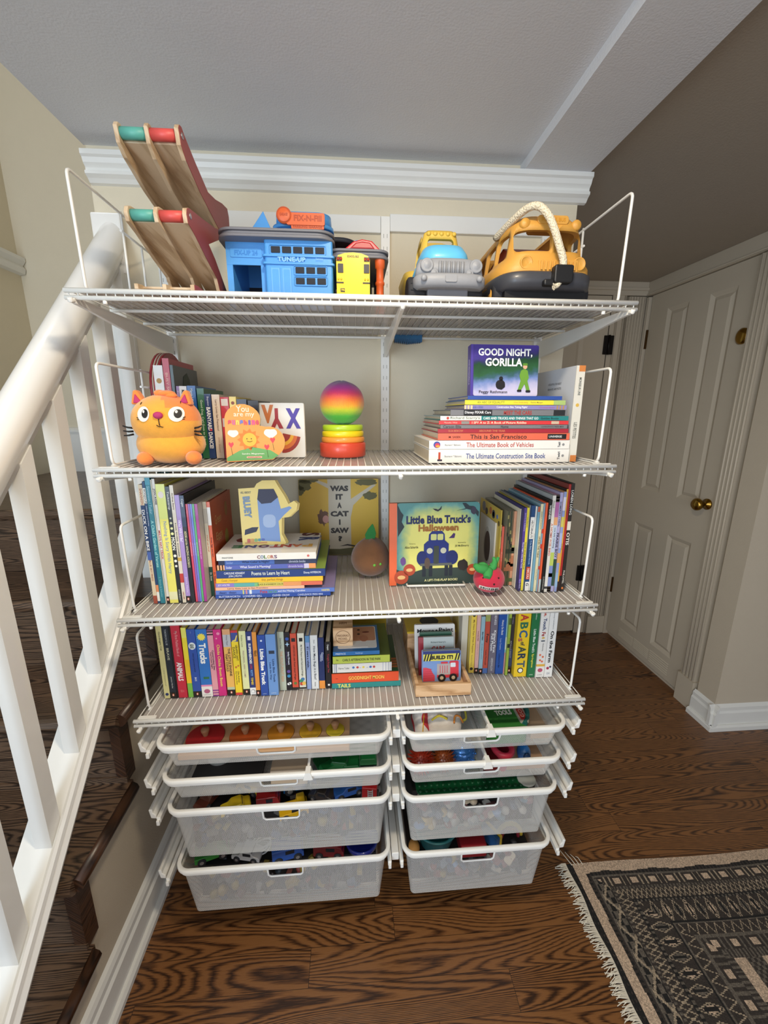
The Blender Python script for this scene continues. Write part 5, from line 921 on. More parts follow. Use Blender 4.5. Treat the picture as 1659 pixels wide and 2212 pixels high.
def a_cars(m, w, h, t):
    F(m, rrect(.014, w-.001, .001, h-.001, .003), '#bcc4c0', 1); tx(m, "Richard Scarry's", w*.55, h*.86, w*.42, h*.055, '#4a5a58', 3); tx(m, 'CARS', w*.55, h*.68, w*.38, h*.16, '#b0342e', 3, .02)
    for x in (.28, .45, .64, .86): F(m, blob(w*x, h*.48, .005, .004, 10, .2, int(x*50)), '#6a5a48', 3)
facebook('board_book', .146, .245, -.333, Z4+.0065, .106, .010, '#a9b2ae', 'pale grey book with a red spine and red capitals in the wooden tray', 'books standing in the wooden tray', .20, 0, a_cars, ('#9c2634', .013))
def a_green(m, w, h, t): pass
facebook('board_book', .152, .243, -.318, Z4+.0065, .112, .008, '#2a5a44', 'dark green book behind the pale grey one in the wooden tray', 'books standing in the wooden tray', .21)
def a_build(m, w, h, t):
    F(m, rrect(.001, w-.001, .001, h-.001, .003), '#7fa0d4', 1); F(m, [(.002, h*.90), (w-.002, h*.90), (w-.002, h*.99), (.002, h*.99)], '#2c3a7c', 2)
    F(m, rrect(.003, w-.003, h*.68, h*.90, .001), '#ece05a', 3); tx(m, 'BUILD IT!', w*.5, h*.79, w*.58, h*.13, '#1c1a18', 5, .05)
    for a in (.03, .10, .17, .83, .90): F(m, [(w*a, h*.68), (w*(a+.035), h*.68), (w*(a+.085), h*.90), (w*(a+.05), h*.90)], '#1c1a18', 4)
    F(m, [(.002, .002), (w*.32, .002), (w*.32, h*.2), (w*.26, h*.30), (w*.22, h*.42), (w*.10, h*.47), (.002, h*.47)], '#d84a5c', 3)
    for k in range(6): F(m, rrect(.002, w*.30-w*.01*k, h*(.06+.07*k), h*(.064+.07*k), .0001), '#b43348', 4)
    F(m, rrect(w*.38, w*.72, h*.22, h*.58, .001), '#b8b0ac', 4); F(m, rrect(w*.70, w*.94, h*.12, h*.66, .004), '#d83a48', 3); F(m, rrect(w*.38, w*.94, h*.12, h*.24, .002), '#d83a48', 3); F(m, rrect(w*.73, w*.86, h*.46, h*.60, .002), '#e6ecf0', 4); F(m, rrect(w*.48, w*.66, h*.58, h*.64, .002), '#d83a48', 4)
    for a in (.45, .51, .57, .63): F(m, rrect(w*a, w*(a+.02), h*.28, h*.52, .0005), '#d0606a', 5)
    for a in (.50, .80): F(m, circ(w*a, h*.12, .011), '#1e1c1e', 5); F(m, circ(w*a, h*.12, .005), '#d8c8a8', 6)
facebook('board_book', .150, .256, -.364, Z4+.0065, .086, .012, '#8aa0c8', 'blue book with a red truck and yellow-black stripes in the wooden tray', 'books standing in the wooden tray', .16, 0, a_build)
# engraved wooden block on the pile
m = MB(); m.box(-.088, -.036, -.338, -.286, Z4+.1095, Z4+.162, WD)
m.lathe((-.062, -.3384, Z4+.1355), [(.0195, 0), (.0195, -.0003), (.0185, -.0003), (.0185, 0)], mat('#7a5230', .6), 28, 'y')
m.text('FREDERIKS', (-.062, -.3385, Z4+.140), (1, 0, 0), (0, 0, 1), .030, .006, ink('#6a4526')); m.text('MICHAEL', (-.062, -.3385, Z4+.131), (1, 0, 0), (0, 0, 1), .024, .006, ink('#6a4526')); m.text('HRM', (-.062, -.312, Z4+.1626), (1, 0, 0), (0, 1, 0), .020, .012, ink('#7a5230'))
tag(m.build('wooden_block'), 'engraved wooden cube resting on the small blue book', 'block')
# ------------------------------------------------------------------ wooden car ramp (top shelf, left)
PLY = wood('plywood', '#d0b898', '#b09474', '#c0a684', along='y', k=6, s=(2., 12.), rough=.55, pore=.3, coat=0)
REDP = mat('#964440', .5, var=.04)
rp = thing('car_ramp', (-.385, -.25, Z1), 'wooden zigzag toy car ramp with red side and teal and red crossbars', 'toy ramp')
outl = [(-.444, 1.912), (-.446, 1.918), (-.440, 1.926), (-.430, 1.928), (-.420, 1.922), (-.372, 1.905), (-.300, 1.884), (-.247, 1.893), (-.193, 1.908), (-.150, 1.915), (-.140, 1.900), (-.142, 1.862), (-.165, 1.838), (-.215, 1.826), (-.222, 1.8235), (-.326, 1.7765), (-.287, 1.760), (-.215, 1.716), (-.10, 1.680), (-.03, 1.672), (-.03, 1.656), (-.42, 1.656), (-.440, 1.658), (-.440, 1.668), (-.42, 1.671), (-.30, 1.671), (-.26, 1.690), (-.285, 1.722), (-.348, 1.741), (-.410, 1.763), (-.442, 1.771), (-.446, 1.785), (-.441, 1.796), (-.430, 1.801), (-.36, 1.812), (-.267, 1.829), (-.236, 1.838), (-.263, 1.842), (-.354, 1.860), (-.420, 1.881), (-.440, 1.895)]
for x, c, nm in ((-.438, PLY, 0), (-.3865, PLY, 0), (-.3345, REDP, 1)):
    m = MB(); m.prism(outl, 'x', x, x+.0075, PLY)
    if nm: m.prism([(a*.998-.0006, b_) for a, b_ in outl], 'x', x+.0076, x+.0085, REDP)
    if nm: 
        for a, b_ in ((-.432, 1.913), (-.428, 1.788), (-.165, 1.85)): m.lathe((x+.0085, a, b_), [(.005, 0), (.005, .0012), (0, .0012)], mat('#b5aeb0', .3, metal=.8), 14, 'x')
    m.build('side_panel', rp, .0012)
for x0, c in ((-.4305, '#5aa89a'), (-.379, '#d4524c')):
    for y, z in ((-.432, 1.913), (-.430, 1.786)):
        m = MB(); m.lathe((x0, y, z), [(.0001, 0), (.0095, 0), (.0095, .0435), (.0001, .0435)], mat(c, .45), 20, 'x'); m.build('crossbar', rp)
    for p0, p1 in (((-.425, 1.902), (-.205, 1.850)), ((-.425, 1.776), (-.12, 1.696)), ((-.42, 1.664), (-.04, 1.664))):
        m = MB(); m.prism([p0, p1, (p1[0], p1[1]+.004), (p0[0], p0[1]+.004)], 'x', x0, x0+.0435, PLY); m.build('track', rp)

# ------------------------------------------------------------------ blue toy garage
BLU = mat('#4c98dc', .38, var=.03, bump=.1, bscale=300, coat=.2); GRY = mat('#77777d', .5, var=.03); GDK = mat('#3c3c42', .6); ORG = mat('#d9602c', .45); RDT = mat('#c8242c', .35, coat=.2); DRK = mat('#151a26', .7)
gr = thing('toy_garage', (-.12, -.2, Z1), 'blue plastic toy garage with grey decks, a red ramp and an orange sign', 'toy garage')
m = MB(); z0 = Z1
m.box(-.2995, -.2135, -.2965, -.292, 1.748, 1.794, BLU); m.box(-.300, -.287, -.296, -.12, z0, 1.794, BLU); m.box(-.226, -.214, -.296, -.12, z0, 1.748, BLU); m.box(-.2995, -.2145, -.1405, -.135, z0, 1.792, BLU)
m.prism(rrect(-.214, -.066, -.315, -.13, .006), 'z', z0, 1.800, BLU)
m.prism(rrect(-.218, -.062, -.319, -.13, .006), 'z', 1.745, 1.749, BLU); m.prism(rrect(-.218, -.062, -.319, -.13, .006), 'z', 1.760, 1.764, BLU)
m.prism(rrect(-.290, -.222, 1.7625, 1.7805, .003), 'y', -.2985, -.296, BLU); m.text('FIX-UP 24', (-.256, -.2992, 1.7715), (1, 0, 0), (0, 0, 1), .050, .010, mat('#3580cc', .4), .03)
m.text('TUNE-UP', (-.155, -.3196, 1.7545), (1, 0, 0), (0, 0, 1), .060, .009, mat('#86bdf0', .4), .03); m.text('Service', (-.095, -.3196, 1.757), (1, 0, 0), (0, 0, 1), .016, .004, mat('#86bdf0', .4))
for a in (.000, .018): m.box(-.201+a*1.35, -.182+a*1.35, -.3168, -.315, z0+.010, 1.738, mat('#62a6ea', .4)); m.prism(rrect(-.198+a*1.35, -.185+a*1.35, z0+.02, 1.735, .002), 'y', -.3175, -.3165, BLU)
m.build('building', gr, .0012)
m = MB()
def wins(x0, x1, zc, h, n, y=-.3155):
    w = (x1-x0)/n
    for k in range(n): m.prism(rrect(x0+w*k+.0022, x0+w*(k+1)-.0022, zc-h/2, zc+h/2, .0012), 'y', y-.001, y+.002, DRK)
    m.tube([(a, y-.001, b_) for a, b_ in rrect(x0-.001, x1+.001, zc-h/2-.003, zc+h/2+.003, .003, 3)], .0011, BLU, 6, True)
wins(-.201, -.082, 1.774, .0125, 5); wins(-.150, -.080, 1.7345, .0125, 3); wins(-.150, -.080, 1.713, .0125, 3)
m.build('window', gr)
m = MB(); m.box(-.287, -.226, -.141, -.136, z0+.01, 1.742, DRK); m.box(-.275, -.26, -.1425, -.14, 1.70, 1.712, '#cfc9bb'); m.box(-.255, -.24, -.1425, -.14, 1.70, 1.712, '#cfc9bb'); m.box(-.272, -.238, -.1425, -.14, z0+.01, 1.688, '#cfc9bb'); m.build('doorway', gr)
def slab(x0, x1, y0, y1, za, zb, c, r=.03):
    q = MB(); q.prism(rrect(x0, x1, y0, y1, r, 6), 'z', za, za+.006, c, True); q.prism(rrect(x0+.003, x1-.003, y0+.003, y1-.003, r, 6), 'z', za+.006, zb-.005, c, True); q.prism(rrect(x0, x1, y0, y1, r, 6), 'z', zb-.005, zb, c, True); return q
slab(-.312, -.062, -.330, -.07, 1.793, 1.810, GRY, .035).build('roof_deck', gr)
slab(-.075, .060, -.30, -.07, 1.768, 1.786, GRY, .025).build('lower_deck', gr)
m = MB(); m.prism([(-.285, 1.811), (-.228, 1.885), (-.195, 1.811)], 'y', -.22, -.15, BLU); m.build('gable', gr, .001)
m = MB(); m.prism(rrect(-.202, -.070, -.24, -.14, .03, 6), 'z', 1.811, 1.845, BLU, True); m.prism(rrect(-.208, -.066, -.246, -.134, .033, 6), 'z', 1.845, 1.853, BLU, True); m.prism(rrect(-.200, -.072, -.24, -.14, .03, 6), 'z', 1.853, 1.878, BLU, True); m.build('upper_level', gr)
m = MB(); n = 16
secs = []
for i in range(n+1):
    t = i/n; a = math.radians(110-150*t); cx, cy = -.065, -.20; R = .068; zz = 1.852-.034*t
    p = Vector((cx+R*math.cos(a), cy+R*math.sin(a)*.7, zz)); q = Vector((cx+(R-.032)*math.cos(a), cy+(R-.032)*math.sin(a)*.7, zz)); secs.append([tuple(p), (p.x, p.y, zz+.009), (p.x*.93+q.x*.07, p.y*.93+q.y*.07, zz+.009), (p.x*.93+q.x*.07, p.y*.93+q.y*.07, zz+.003), (q.x, q.y, zz+.003), tuple(q)])
m.loft(secs, BLU, True); m.prism(rrect(-.12, -.012, -.265, -.15, .04, 6), 'z', 1.811, 1.820, DRK, True); m.build('curved_track', gr)
m = MB(); m.prism([(-.045, 1.787), (-.02, 1.806), (.0, 1.811), (.022, 1.808), (.045, 1.787)], 'y', -.285, -.20, RDT); m.prism([(-.030, 1.790), (-.015, 1.803), (.0, 1.806), (.018, 1.804), (.030, 1.790)], 'y', -.287, -.28, mat('#a81c24', .4)); m.build('red_ramp', gr, .003)
m = MB(); m.lathe((.040, -.285, 0), [(.010, Z1), (.010, 1.69), (.0085, 1.692), (.0085, 1.715), (.0105, 1.717), (.0105, 1.722), (.0085, 1.724), (.0085, 1.75), (.011, 1.752), (.0115, 1.768)], ORG, 20); m.build('post', gr)
m = MB(); m.box(-.066, .03, -.10, -.08, Z1, 1.768, GDK); m.box(.036, .056, -.19, -.10, Z1, 1.768, GDK); m.build('pillar', gr)
m = MB(); m.prism(rrect(-.170, -.084, 1.843, 1.868, .004), 'y', -.262, -.256, ORG); m.prism(rrect(-.160, -.086, 1.836, 1.845, .002), 'y', -.260, -.255, ORG)
m.lathe((-.175, -.256, 1.862), [(.0001, -.009), (.013, -.009), (.017, -.006), (.017, 0), (.0001, 0)], ORG, 28, 'y'); m.lathe((-.175, -.256, 1.862), [(.0135, -.0095), (.0150, -.0095)], mat('#b84a20', .5), 28, 'y')
m.text('FIX-N-Fill', (-.122, -.2626, 1.857), (1, 0, 0), (0, 0, 1), .062, .012, mat('#b04420', .5), .03); m.text('PARKING GARAGE', (-.123, -.2606, 1.8405), (1, 0, 0), (0, 0, 1), .066, .005, mat('#a8401e', .5), .03); m.text('GARAGE', (-.175, -.2656, 1.862), (1, 0, 0), (0, 0, 1), .018, .006, mat('#b04420', .5), .03)
m.build('sign', gr, .0005)

# ------------------------------------------------------------------ small school bus, front of the garage
YEL = mat('#f2c81c', .3, var=.03, coat=.4); BLK = mat('#141416', .45, var=.04); RUB = mat('#26262a', .75, var=.05, bump=.2)
sb = thing('toy_school_bus', (-.022, -.33, Z1), 'small yellow die-cast school bus seen from behind, parked in front of the garage', 'toy bus')
m = MB(); pr = [(-.057, 1.672), (.013, 1.672), (.013, 1.742), (.009, 1.749), (-.005, 1.7535), (-.022, 1.755), (-.039, 1.7535), (-.053, 1.749), (-.057, 1.742)]
m.prism(pr, 'y', -.370, -.22, YEL, False); m.prism(rrect(-.040, -.004, 1.675, 1.748, .002), 'y', -.3725, -.370, YEL)
m.text('SCHOOL BUS', (-.022, -.3730, 1.7465), (1, 0, 0), (0, 0, 1), .024, .0045, BLK, .03); m.box(-.049, -.039, -.3715, -.370, 1.6795, 1.686, BLK); m.text('946', (-.044, -.3718, 1.683), (1, 0, 0), (0, 0, 1), .007, .004, YEL, .03)
m.build('body', sb, .0008)
for a in (-.054, .0005): m = MB(); m.prism(rrect(a, a+.0115, 1.716, 1.733, .0012), 'y', -.3716, -.370, BLK); m.build('window', sb)
for a in (-.0565, .001): m = MB(); m.box(a, a+.0115, -.3712, -.370, 1.738, 1.746, '#3a2a22'); m.build('lamp_panel', sb)
for a in (-.0572, -.002): m = MB(); m.box(a, a+.0152, -.3712, -.370, 1.696, 1.6985, BLK); m.build('trim_bar', sb)
m = MB()
for a, r in ((-.053, .0026), (-.047, .0026), (.0035, .0026), (.0095, .0026)): m.lathe((a, -.3712, 1.742), [(r, 0), (r, -.0008), (0, -.0012)], mat('#a83a24', .3), 12, 'y')
for a in (-.053, -.047, .003, .009): m.lathe((a, -.3704, 1.704), [(.002, 0), (.002, -.001), (0, -.001)], mat('#d8b020', .3), 12, 'y')
m.build('lamp', sb)
m = MB(); m.box(-.060, .016, -.377, -.368, 1.6600, 1.672, BLK); m.build('bumper', sb, .002)
for x in (-.0575, .0085):
    for y in (-.345, -.255):
        m = MB(); m.lathe((x-.002, y, Z1+.0135), [(.0001, 0), (.0125, 0), (.0135, .002), (.0135, .007), (.0125, .009), (.0001, .009)], RUB, 20, 'x'); m.build('wheel', sb)

# ------------------------------------------------------------------ yellow and blue truck
TY = mat('#d8b448', .5, var=.03, bump=.1); TB = mat('#5db4e0', .4, var=.03, coat=.15); TG = mat('#8b8d92', .5, var=.04, bump=.1)
tk = thing('toy_truck', (.18, -.28, Z1), 'plastic toy truck with blue bonnet, grey grille and yellow cab', 'toy truck')
def superloft(mb, secs, c, n=28, p=3.2):
    out = []
    for z, x0, x1, y0, y1 in secs:
        cx, cy, rx, ry = (x0+x1)/2, (y0+y1)/2, (x1-x0)/2, (y1-y0)/2
        out.append([(cx+rx*math.copysign(abs(math.cos(t))**(2/p), math.cos(t)), cy+ry*math.copysign(abs(math.sin(t))**(2/p), math.sin(t)), z) for t in [2*PI*i/n for i in range(n)]])
    mb.loft(out, c, True)
m = MB(); superloft(m, [(1.690, .110, .248, -.385, -.30), (1.722, .108, .248, -.385, -.30), (1.738, .114, .242, -.380, -.29)], TB); superloft(m, [(1.735, .120, .232, -.388, -.25), (1.760, .122, .228, -.380, -.25), (1.776, .130, .220, -.366, -.25), (1.783, .142, .208, -.345, -.25), (1.785, .155, .195, -.325, -.25)], TB); m.build('bonnet', tk)
m = MB(); superloft(m, [(1.708, .106, .252, -.398, -.37), (1.728, .110, .248, -.397, -.37), (1.740, .116, .240, -.392, -.37), (1.744, .140, .216, -.388, -.37)], TG)
for k in range(6): m.tube([(.157+.0094*k, -.3995, 1.711), (.157+.0094*k, -.3995, 1.734)], .0034, TG, 8)
for x, z, r in ((.130, 1.7265, .0115), (.233, 1.7265, .0115), (.146, 1.7125, .006), (.220, 1.7125, .006)): m.lathe((x, -.395, z), [(r+.002, 0), (r+.002, -.004), (r, -.006), (r*.9, -.005), (r*.6, -.0075), (0, -.0085)], TG, 24, 'y')
m.build('grille', tk)
m = MB(); superloft(m, [(1.684, .112, .250, -.404, -.34), (1.690, .104, .257, -.412, -.34), (1.706, .104, .257, -.412, -.34), (1.711, .108, .253, -.406, -.34)], TG, p=3.)
m.prism(rrect(.166, .190, 1.692, 1.706, .003), 'y', -.4145, -.410, TG)
for x in (.122, .238): m.lathe((x, -.410, 1.699), [(.006, 0), (.006, -.003), (.003, -.005), (0, -.005)], TG, 20, 'y')
m.build('bumper', tk)
m = MB(); superloft(m, [(1.735, .128, .226, -.310, -.20), (1.765, .128, .226, -.305, -.20), (1.800, .132, .222, -.298, -.205), (1.826, .137, .217, -.292, -.21), (1.832, .142, .212, -.287, -.215)], TY, p=5.)
for k in range(5): m.ell((.150+.0145*k, -.293, 1.823), (.005, .004, .0045), TY, 12, 8)
cb = m.build('cab', tk)
c1 = MB(); c1.box(.137, .217, -.284, -.215, 1.742, 1.86, TY); c2 = MB(); c2.prism(rrect(.147, .207, 1.768, 1.812, .008), 'y', -.34, -.16, TY); c3 = MB(); c3.prism(rrect(-.285, -.225, 1.765, 1.806, .008), 'x', .10, .25, TY)
boolean(cb, [c1, c2, c3])
m = MB(); superloft(m, [(1.70, .108, .246, -.24, -.08), (1.745, .104, .250, -.25, -.07), (1.760, .102, .252, -.25, -.07)], TY, p=6); m.build('bed', tk)
m = MB(); m.box(.134, .222, -.385, -.10, 1.664, 1.692, GRY); m.build('chassis', tk, .003)
for x in (.094, .216):
    for y in (-.345, -.135):
        m = MB(); m.lathe((x, y, Z1+.032), [(.0001, .004), (.018, .004), (.026, 0), (.031, .003), (.032, .010), (.032, .034), (.030, .040), (.0001, .040)], RUB, 28, 'x')
        for k in range(14):
            a = 2*PI*k/14; m.tube([(x+.006, y+.032*math.cos(a), Z1+.032+.0305*math.sin(a)), (x+.036, y+.032*math.cos(a+.12), Z1+.032+.0305*math.sin(a+.12))], .0015, RUB, 5)
        m.build('wheel', tk)

# ------------------------------------------------------------------ big yellow bus with a rope over the roof
bs = thing('toy_bus', (.39, -.25, Z1), 'large orange-yellow plastic toy bus with a dark bumper and open windows', 'toy bus')
OY = mat('#cf9740', .48, var=.04, bump=.12, bscale=350); DG = mat('#3c3d43', .42, var=.05, coat=.1)
m = MB(); superloft(m, [(1.700, .276, .500, -.410, -.06), (1.730, .278, .498, -.408, -.06), (1.752, .298, .480, -.402, -.065), (1.790, .302, .476, -.397, -.07), (1.816, .308, .470, -.390, -.08), (1.832, .322, .456, -.374, -.09), (1.838, .345, .435, -.345, -.11)], OY, 48, 4.5)
bd = m.build('body', bs)
c0 = MB(); superloft(c0, [(1.690, .286, .490, -.398, -.07), (1.752, .304, .474, -.394, -.075), (1.790, .310, .468, -.388, -.08), (1.816, .317, .461, -.380, -.09), (1.829, .332, .446, -.364, -.10)], OY, 48, 4.5)
cr = MB(); cr.prism(rrect(.335, .443, -.335, -.10, .02), 'z', 1.80, 1.87, OY); cw = [c0, cr]
for a, b_ in ((.316, .390), (.398, .464)):
    c = MB(); c.prism(rrect(a, b_, 1.758, 1.799, .009, 5), 'y', -.45, -.36, OY); cw.append(c)
for a, b_ in ((-.365, -.315), (-.305, -.245), (-.235, -.175), (-.165, -.115)):
    c = MB(); c.prism(rrect(a, b_, 1.752, 1.800, .010, 4), 'x', .25, .53, OY); cw.append(c)
c = MB(); c.prism(rrect(.325, .455, 1.762, 1.80, .009, 5), 'y', -.10, 0, OY); cw.append(c)
boolean(bd, cw)
for x in (.337, .451): m = MB(); m.lathe((x, -.405, 1.734), [(.0135, .004), (.0135, -.001), (.0115, -.003), (.0105, -.001), (.0001, -.0025)], OY, 28, 'y'); m.build('headlight', bs)
for x in (.336, .446): m = MB(); m.lathe((x, -.386, 1.813), [(.0105, .010), (.0105, -.001), (.008, -.004), (.0001, -.0055)], OY, 24, 'y'); m.build('roof_lamp', bs)
m = MB()
for k in range(9): m.prism([(.366+.0088*k, 1.720), (.370+.0088*k, 1.720), (.3705+.0088*k, 1.737), (.3655+.0088*k, 1.737)], 'y', -.4125, -.404, OY)
m.prism(rrect(.362, .446, 1.717, 1.740, .003), 'y', -.4095, -.404, OY); m.build('grille', bs, .0006)
m = MB(); m.prism(rrect(.360, .426, 1.812, 1.828, .006), 'y', -.392, -.33, OY); m.text('SCHOOL BUS', (.393, -.3925, 1.820), (1, 0, 0), (0, 0, 1), .052, .007, mat('#c98a20', .5), .03); m.build('roof_sign', bs, .001)
m = MB(); superloft(m, [(1.683, .290, .488, -.404, -.05), (1.688, .277, .499, -.418, -.05), (1.712, .276, .500, -.420, -.05), (1.717, .280, .496, -.414, -.05)], DG, 48, 4.5); m.build('bumper', bs)
m = MB(); m.prism(rrect(.386, .426, 1.690, 1.724, .005), 'y', -.436, -.416, BLK); m.prism(rrect(.368, .40, 1.686, 1.698, .004), 'y', -.430, -.414, BLK); m.build('rope_clamp', bs, .003)
m = MB(); m.box(.30, .48, -.39, -.08, 1.664, 1.684, BLK); m.build('chassis', bs)
m = MB(); m.prism([(-.30, 1.69), (-.30, 1.790), (-.27, 1.805), (-.18, 1.79), (-.18, 1.69)], 'x', .33, .46, mat('#9c3a24', .5)); m.build('seat', bs, .003)
for x in (.281, .462):
    for y in (-.345, -.13):
        m = MB(); m.lathe((x, y, Z1+.030), [(.0001, .004), (.016, .004), (.016, 0), (.024, 0), (.030, .004), (.030, .030), (.026, .034), (.0001, .034)], RUB, 28, 'x'); m.lathe((x-.0006, y, Z1+.030), [(.0001, 0), (.015, 0), (.015, .004)], OY, 20, 'x'); m.build('wheel', bs)
ROPE = bpy.data.materials.new('twisted_cotton_rope'); ROPE.use_nodes = True; nt = ROPE.node_tree; b = nt.nodes['Principled BSDF']
tc = N(nt, 'ShaderNodeTexCoord'); vo = N(nt, 'ShaderNodeTexVoronoi'); vo.inputs['Scale'].default_value = 330; nt.links.new(tc.outputs['Object'], vo.inputs['Vector'])
nt.links.new(ramp(nt, vo.outputs['Distance'], [(0, '#efe6d2'), (.6, '#d6cab0'), (1, '#b0a388')]), b.inputs['Base Color']); b.inputs['Roughness'].default_value = .9
bp = N(nt, 'ShaderNodeBump'); bp.inputs['Strength'].default_value = .8; bp.inputs['Distance'].default_value = .002; bp.invert = True; nt.links.new(vo.outputs['Distance'], bp.inputs['Height']); nt.links.new(bp.outputs['Normal'], b.inputs['Normal'])
kp = [(.302, -.30, 1.815), (.318, -.36, 1.828), (.335, -.395, 1.837), (.352, -.412, 1.834), (.368, -.424, 1.813), (.382, -.428, 1.785), (.394, -.429, 1.757), (.404, -.428, 1.735), (.406, -.427, 1.722)]
def smooth(P, n=5):
    out = []
    for i in range(len(P)-1):
        p0 = Vector(P[max(0, i-1)]); p1 = Vector(P[i]); p2 = Vector(P[i+1]); p3 = Vector(P[min(len(P)-1, i+2)])
        for k in range(n):
            t = k/n; out.append(.5*((2*p1)+(p2-p0)*t+(2*p0-5*p1+4*p2-p3)*t*t+(3*p1-p0-3*p2+p3)*t**3))
    out.append(Vector(P[-1])); return out
m = MB(); m.tube(smooth(kp), .0074, ROPE, 14)
m.tube(smooth([(.404, -.426, 1.695), (.396, -.430, 1.686), (.388, -.431, 1.683)]), [.005]*10+[.007], ROPE, 10)
m.build('rope', bs)
# small blue ridged toy wedged behind the top shelf
m = MB()
for k in range(13): m.box(.100+.0062*k, .104+.0062*k, -.035, -.016, 1.628+.002*abs(k-6)/3, 1.640, mat('#1c5a8a', .4))
m.box(.100, .182, -.033, -.017, 1.634, 1.655, mat('#1f6a9c', .4)); tag(m.build('ridged_toy'), 'dark blue ridged plastic edge poking out below the back of the top shelf', 'toy')

# ------------------------------------------------------------------ plush cat
PF = mat('#f2a838', .95, bump=.5, bscale=700, var=.10, vscale=90, sheen=.5); PO = mat('#f08a3c', .95, bump=.5, bscale=700, var=.08, vscale=90, sheen=.5); PNK = mat('#b83468', .8)
ct = thing('plush_cat', (-.435, -.375, Z2), 'plump orange plush cat with a pink nose sitting at the left of the second shelf', 'plush toy')
hc = Vector((-.4345, -.372, 1.4125)); hr = (.0715, .060, .0575)
def hf(d): return 1+.05*max(0, -d.z)*(abs(d.x)) - .03*max(0, d.z)**3
m = MB()
m.ell(hc, hr, PF, 40, 26, hf, lambda c: PO if c.z > max(1.411, 1.466-(c.x+.434)*1.15) and c.x > -.437 else PF)
m.ell((-.4345, -.360, 1.3605), (.0715, .064, .048), PF, 36, 20, lambda d: 1-.10*max(0, -d.z)**2)
m.build('body', ct)
for sx, c in ((-1, PO), (1, PO)):
    bx = hc.x+sx*.047; e = MB()
    pts = [(bx-.014, 1.447), (bx-.010*sx*-1+.0, 1.4765) if False else (bx+sx*.005, 1.478), (bx+.015, 1.450)]
    e.prism([(bx-.016, 1.446), (bx+sx*.005-.004, 1.476), (bx+sx*.005+.004, 1.476), (bx+.016, 1.446)], 'y', -.392, -.372, c); eo = e.build('ear', ct, .004)
    e = MB(); e.prism([(bx-.009, 1.449), (bx+sx*.004, 1.468), (bx+.009, 1.449)], 'y', -.3955, -.390, PNK); e.build('inner_ear', eo, .002)
    e = MB(); fx = -.474 if sx < 0 else -.376; e.ell((fx, -.406 if sx < 0 else -.398, 1.3335), (.0165, .020, .0150), PO, 24, 14); e.build('paw', ct)
m = MB(); m.ell((-.424, -.385, 1.469), (.019, .014, .007), PO, 22, 10); m.ell((-.414, -.388, 1.465), (.013, .010, .006), PO, 18, 10); m.ell((-.438, -.385, 1.470), (.012, .010, .007), PO, 18, 10); m.build('hair_tuft', ct)
def onhead(x, z, off=.0008, k=1.0):
    dx = (x-hc.x)/hr[0]; dz = (z-hc.z)/hr[2]; return hc.y-hr[1]*math.sqrt(max(0, 1-dx*dx-dz*dz))*k-off
def patch(mb, cx, cz, rx, rz, c, off, n=24):
    vs = [(cx, onhead(cx, cz, off), cz)]; 
    for q in (.5, 1):
        for i in range(n): a = 2*PI*i/n; x = cx+rx*q*math.cos(a); z = cz+rz*q*math.sin(a); vs.append((x, onhead(x, z, off), z))
    fs = [(0, 1+i, 1+(i+1) % n) for i in range(n)]+[(1+i, 1+n+i, 1+n+(i+1) % n, 1+(i+1) % n) for i in range(n)]
    mb.add(vs, fs, c, True)
for ex, dx in ((-.4575, .004), (-.3945, .003)):
    m = MB(); patch(m, ex, 1.4265, .0135, .0155, mat('#efe9dc', .7), .0014); eo = m.build('eye', ct)
    m = MB(); patch(m, ex+dx, 1.4275, .0068, .0090, mat('#17130f', .6), .0022); patch(m, ex+dx-.0022, 1.4315, .0022, .003, mat('#efe9dc', .7), .0030); m.build('pupil', eo)
m = MB(); m.ell((-.4265, onhead(-.4265, 1.424)-.001, 1.424), (.0098, .006, .0072), PNK, 22, 12); m.build('nose', ct)
def stitch(mb, P, r=.0008, c='#2a1c14'): mb.tube([(x, onhead(x, z, .0012), z) for x, z in P], r, mat(c, .8), 6)
m = MB(); stitch(m, [(-.4262, 1.417), (-.4258, 1.410), (-.4255, 1.4035)]); stitch(m, [(-.4315+.0015*k, 1.4045-.0035*math.sin(PI*k/8)) for k in range(5)]); stitch(m, [(-.4255+.0015*k, 1.4027-.0035*math.sin(PI*k/8)+.001*k/4) for k in range(5)])
for P in ([(-.467, 1.446), (-.4655, 1.4505)], [(-.3905, 1.449), (-.392, 1.453)], [(-.469, 1.418), (-.473, 1.4195)], [(-.468, 1.4155), (-.472, 1.415)], [(-.384, 1.4195), (-.380, 1.421)], [(-.385, 1.4165), (-.381, 1.4165)]): stitch(m, P)
m.build('stitching', ct)
for k, (za, zb) in enumerate(((1.397, 1.402), (1.390, 1.3915), (1.384, 1.3815))):
    for s in (-1, 1):
        m = MB(); xa = hc.x+s*.064; m.tube([(xa, -.392, za), (xa+s*.009, -.396, (za+zb)/2-.001), (xa+s*.018, -.398, zb)], [.0022, .0020, .0012], mat('#141414', .7), 8); m.build('whisker', ct)

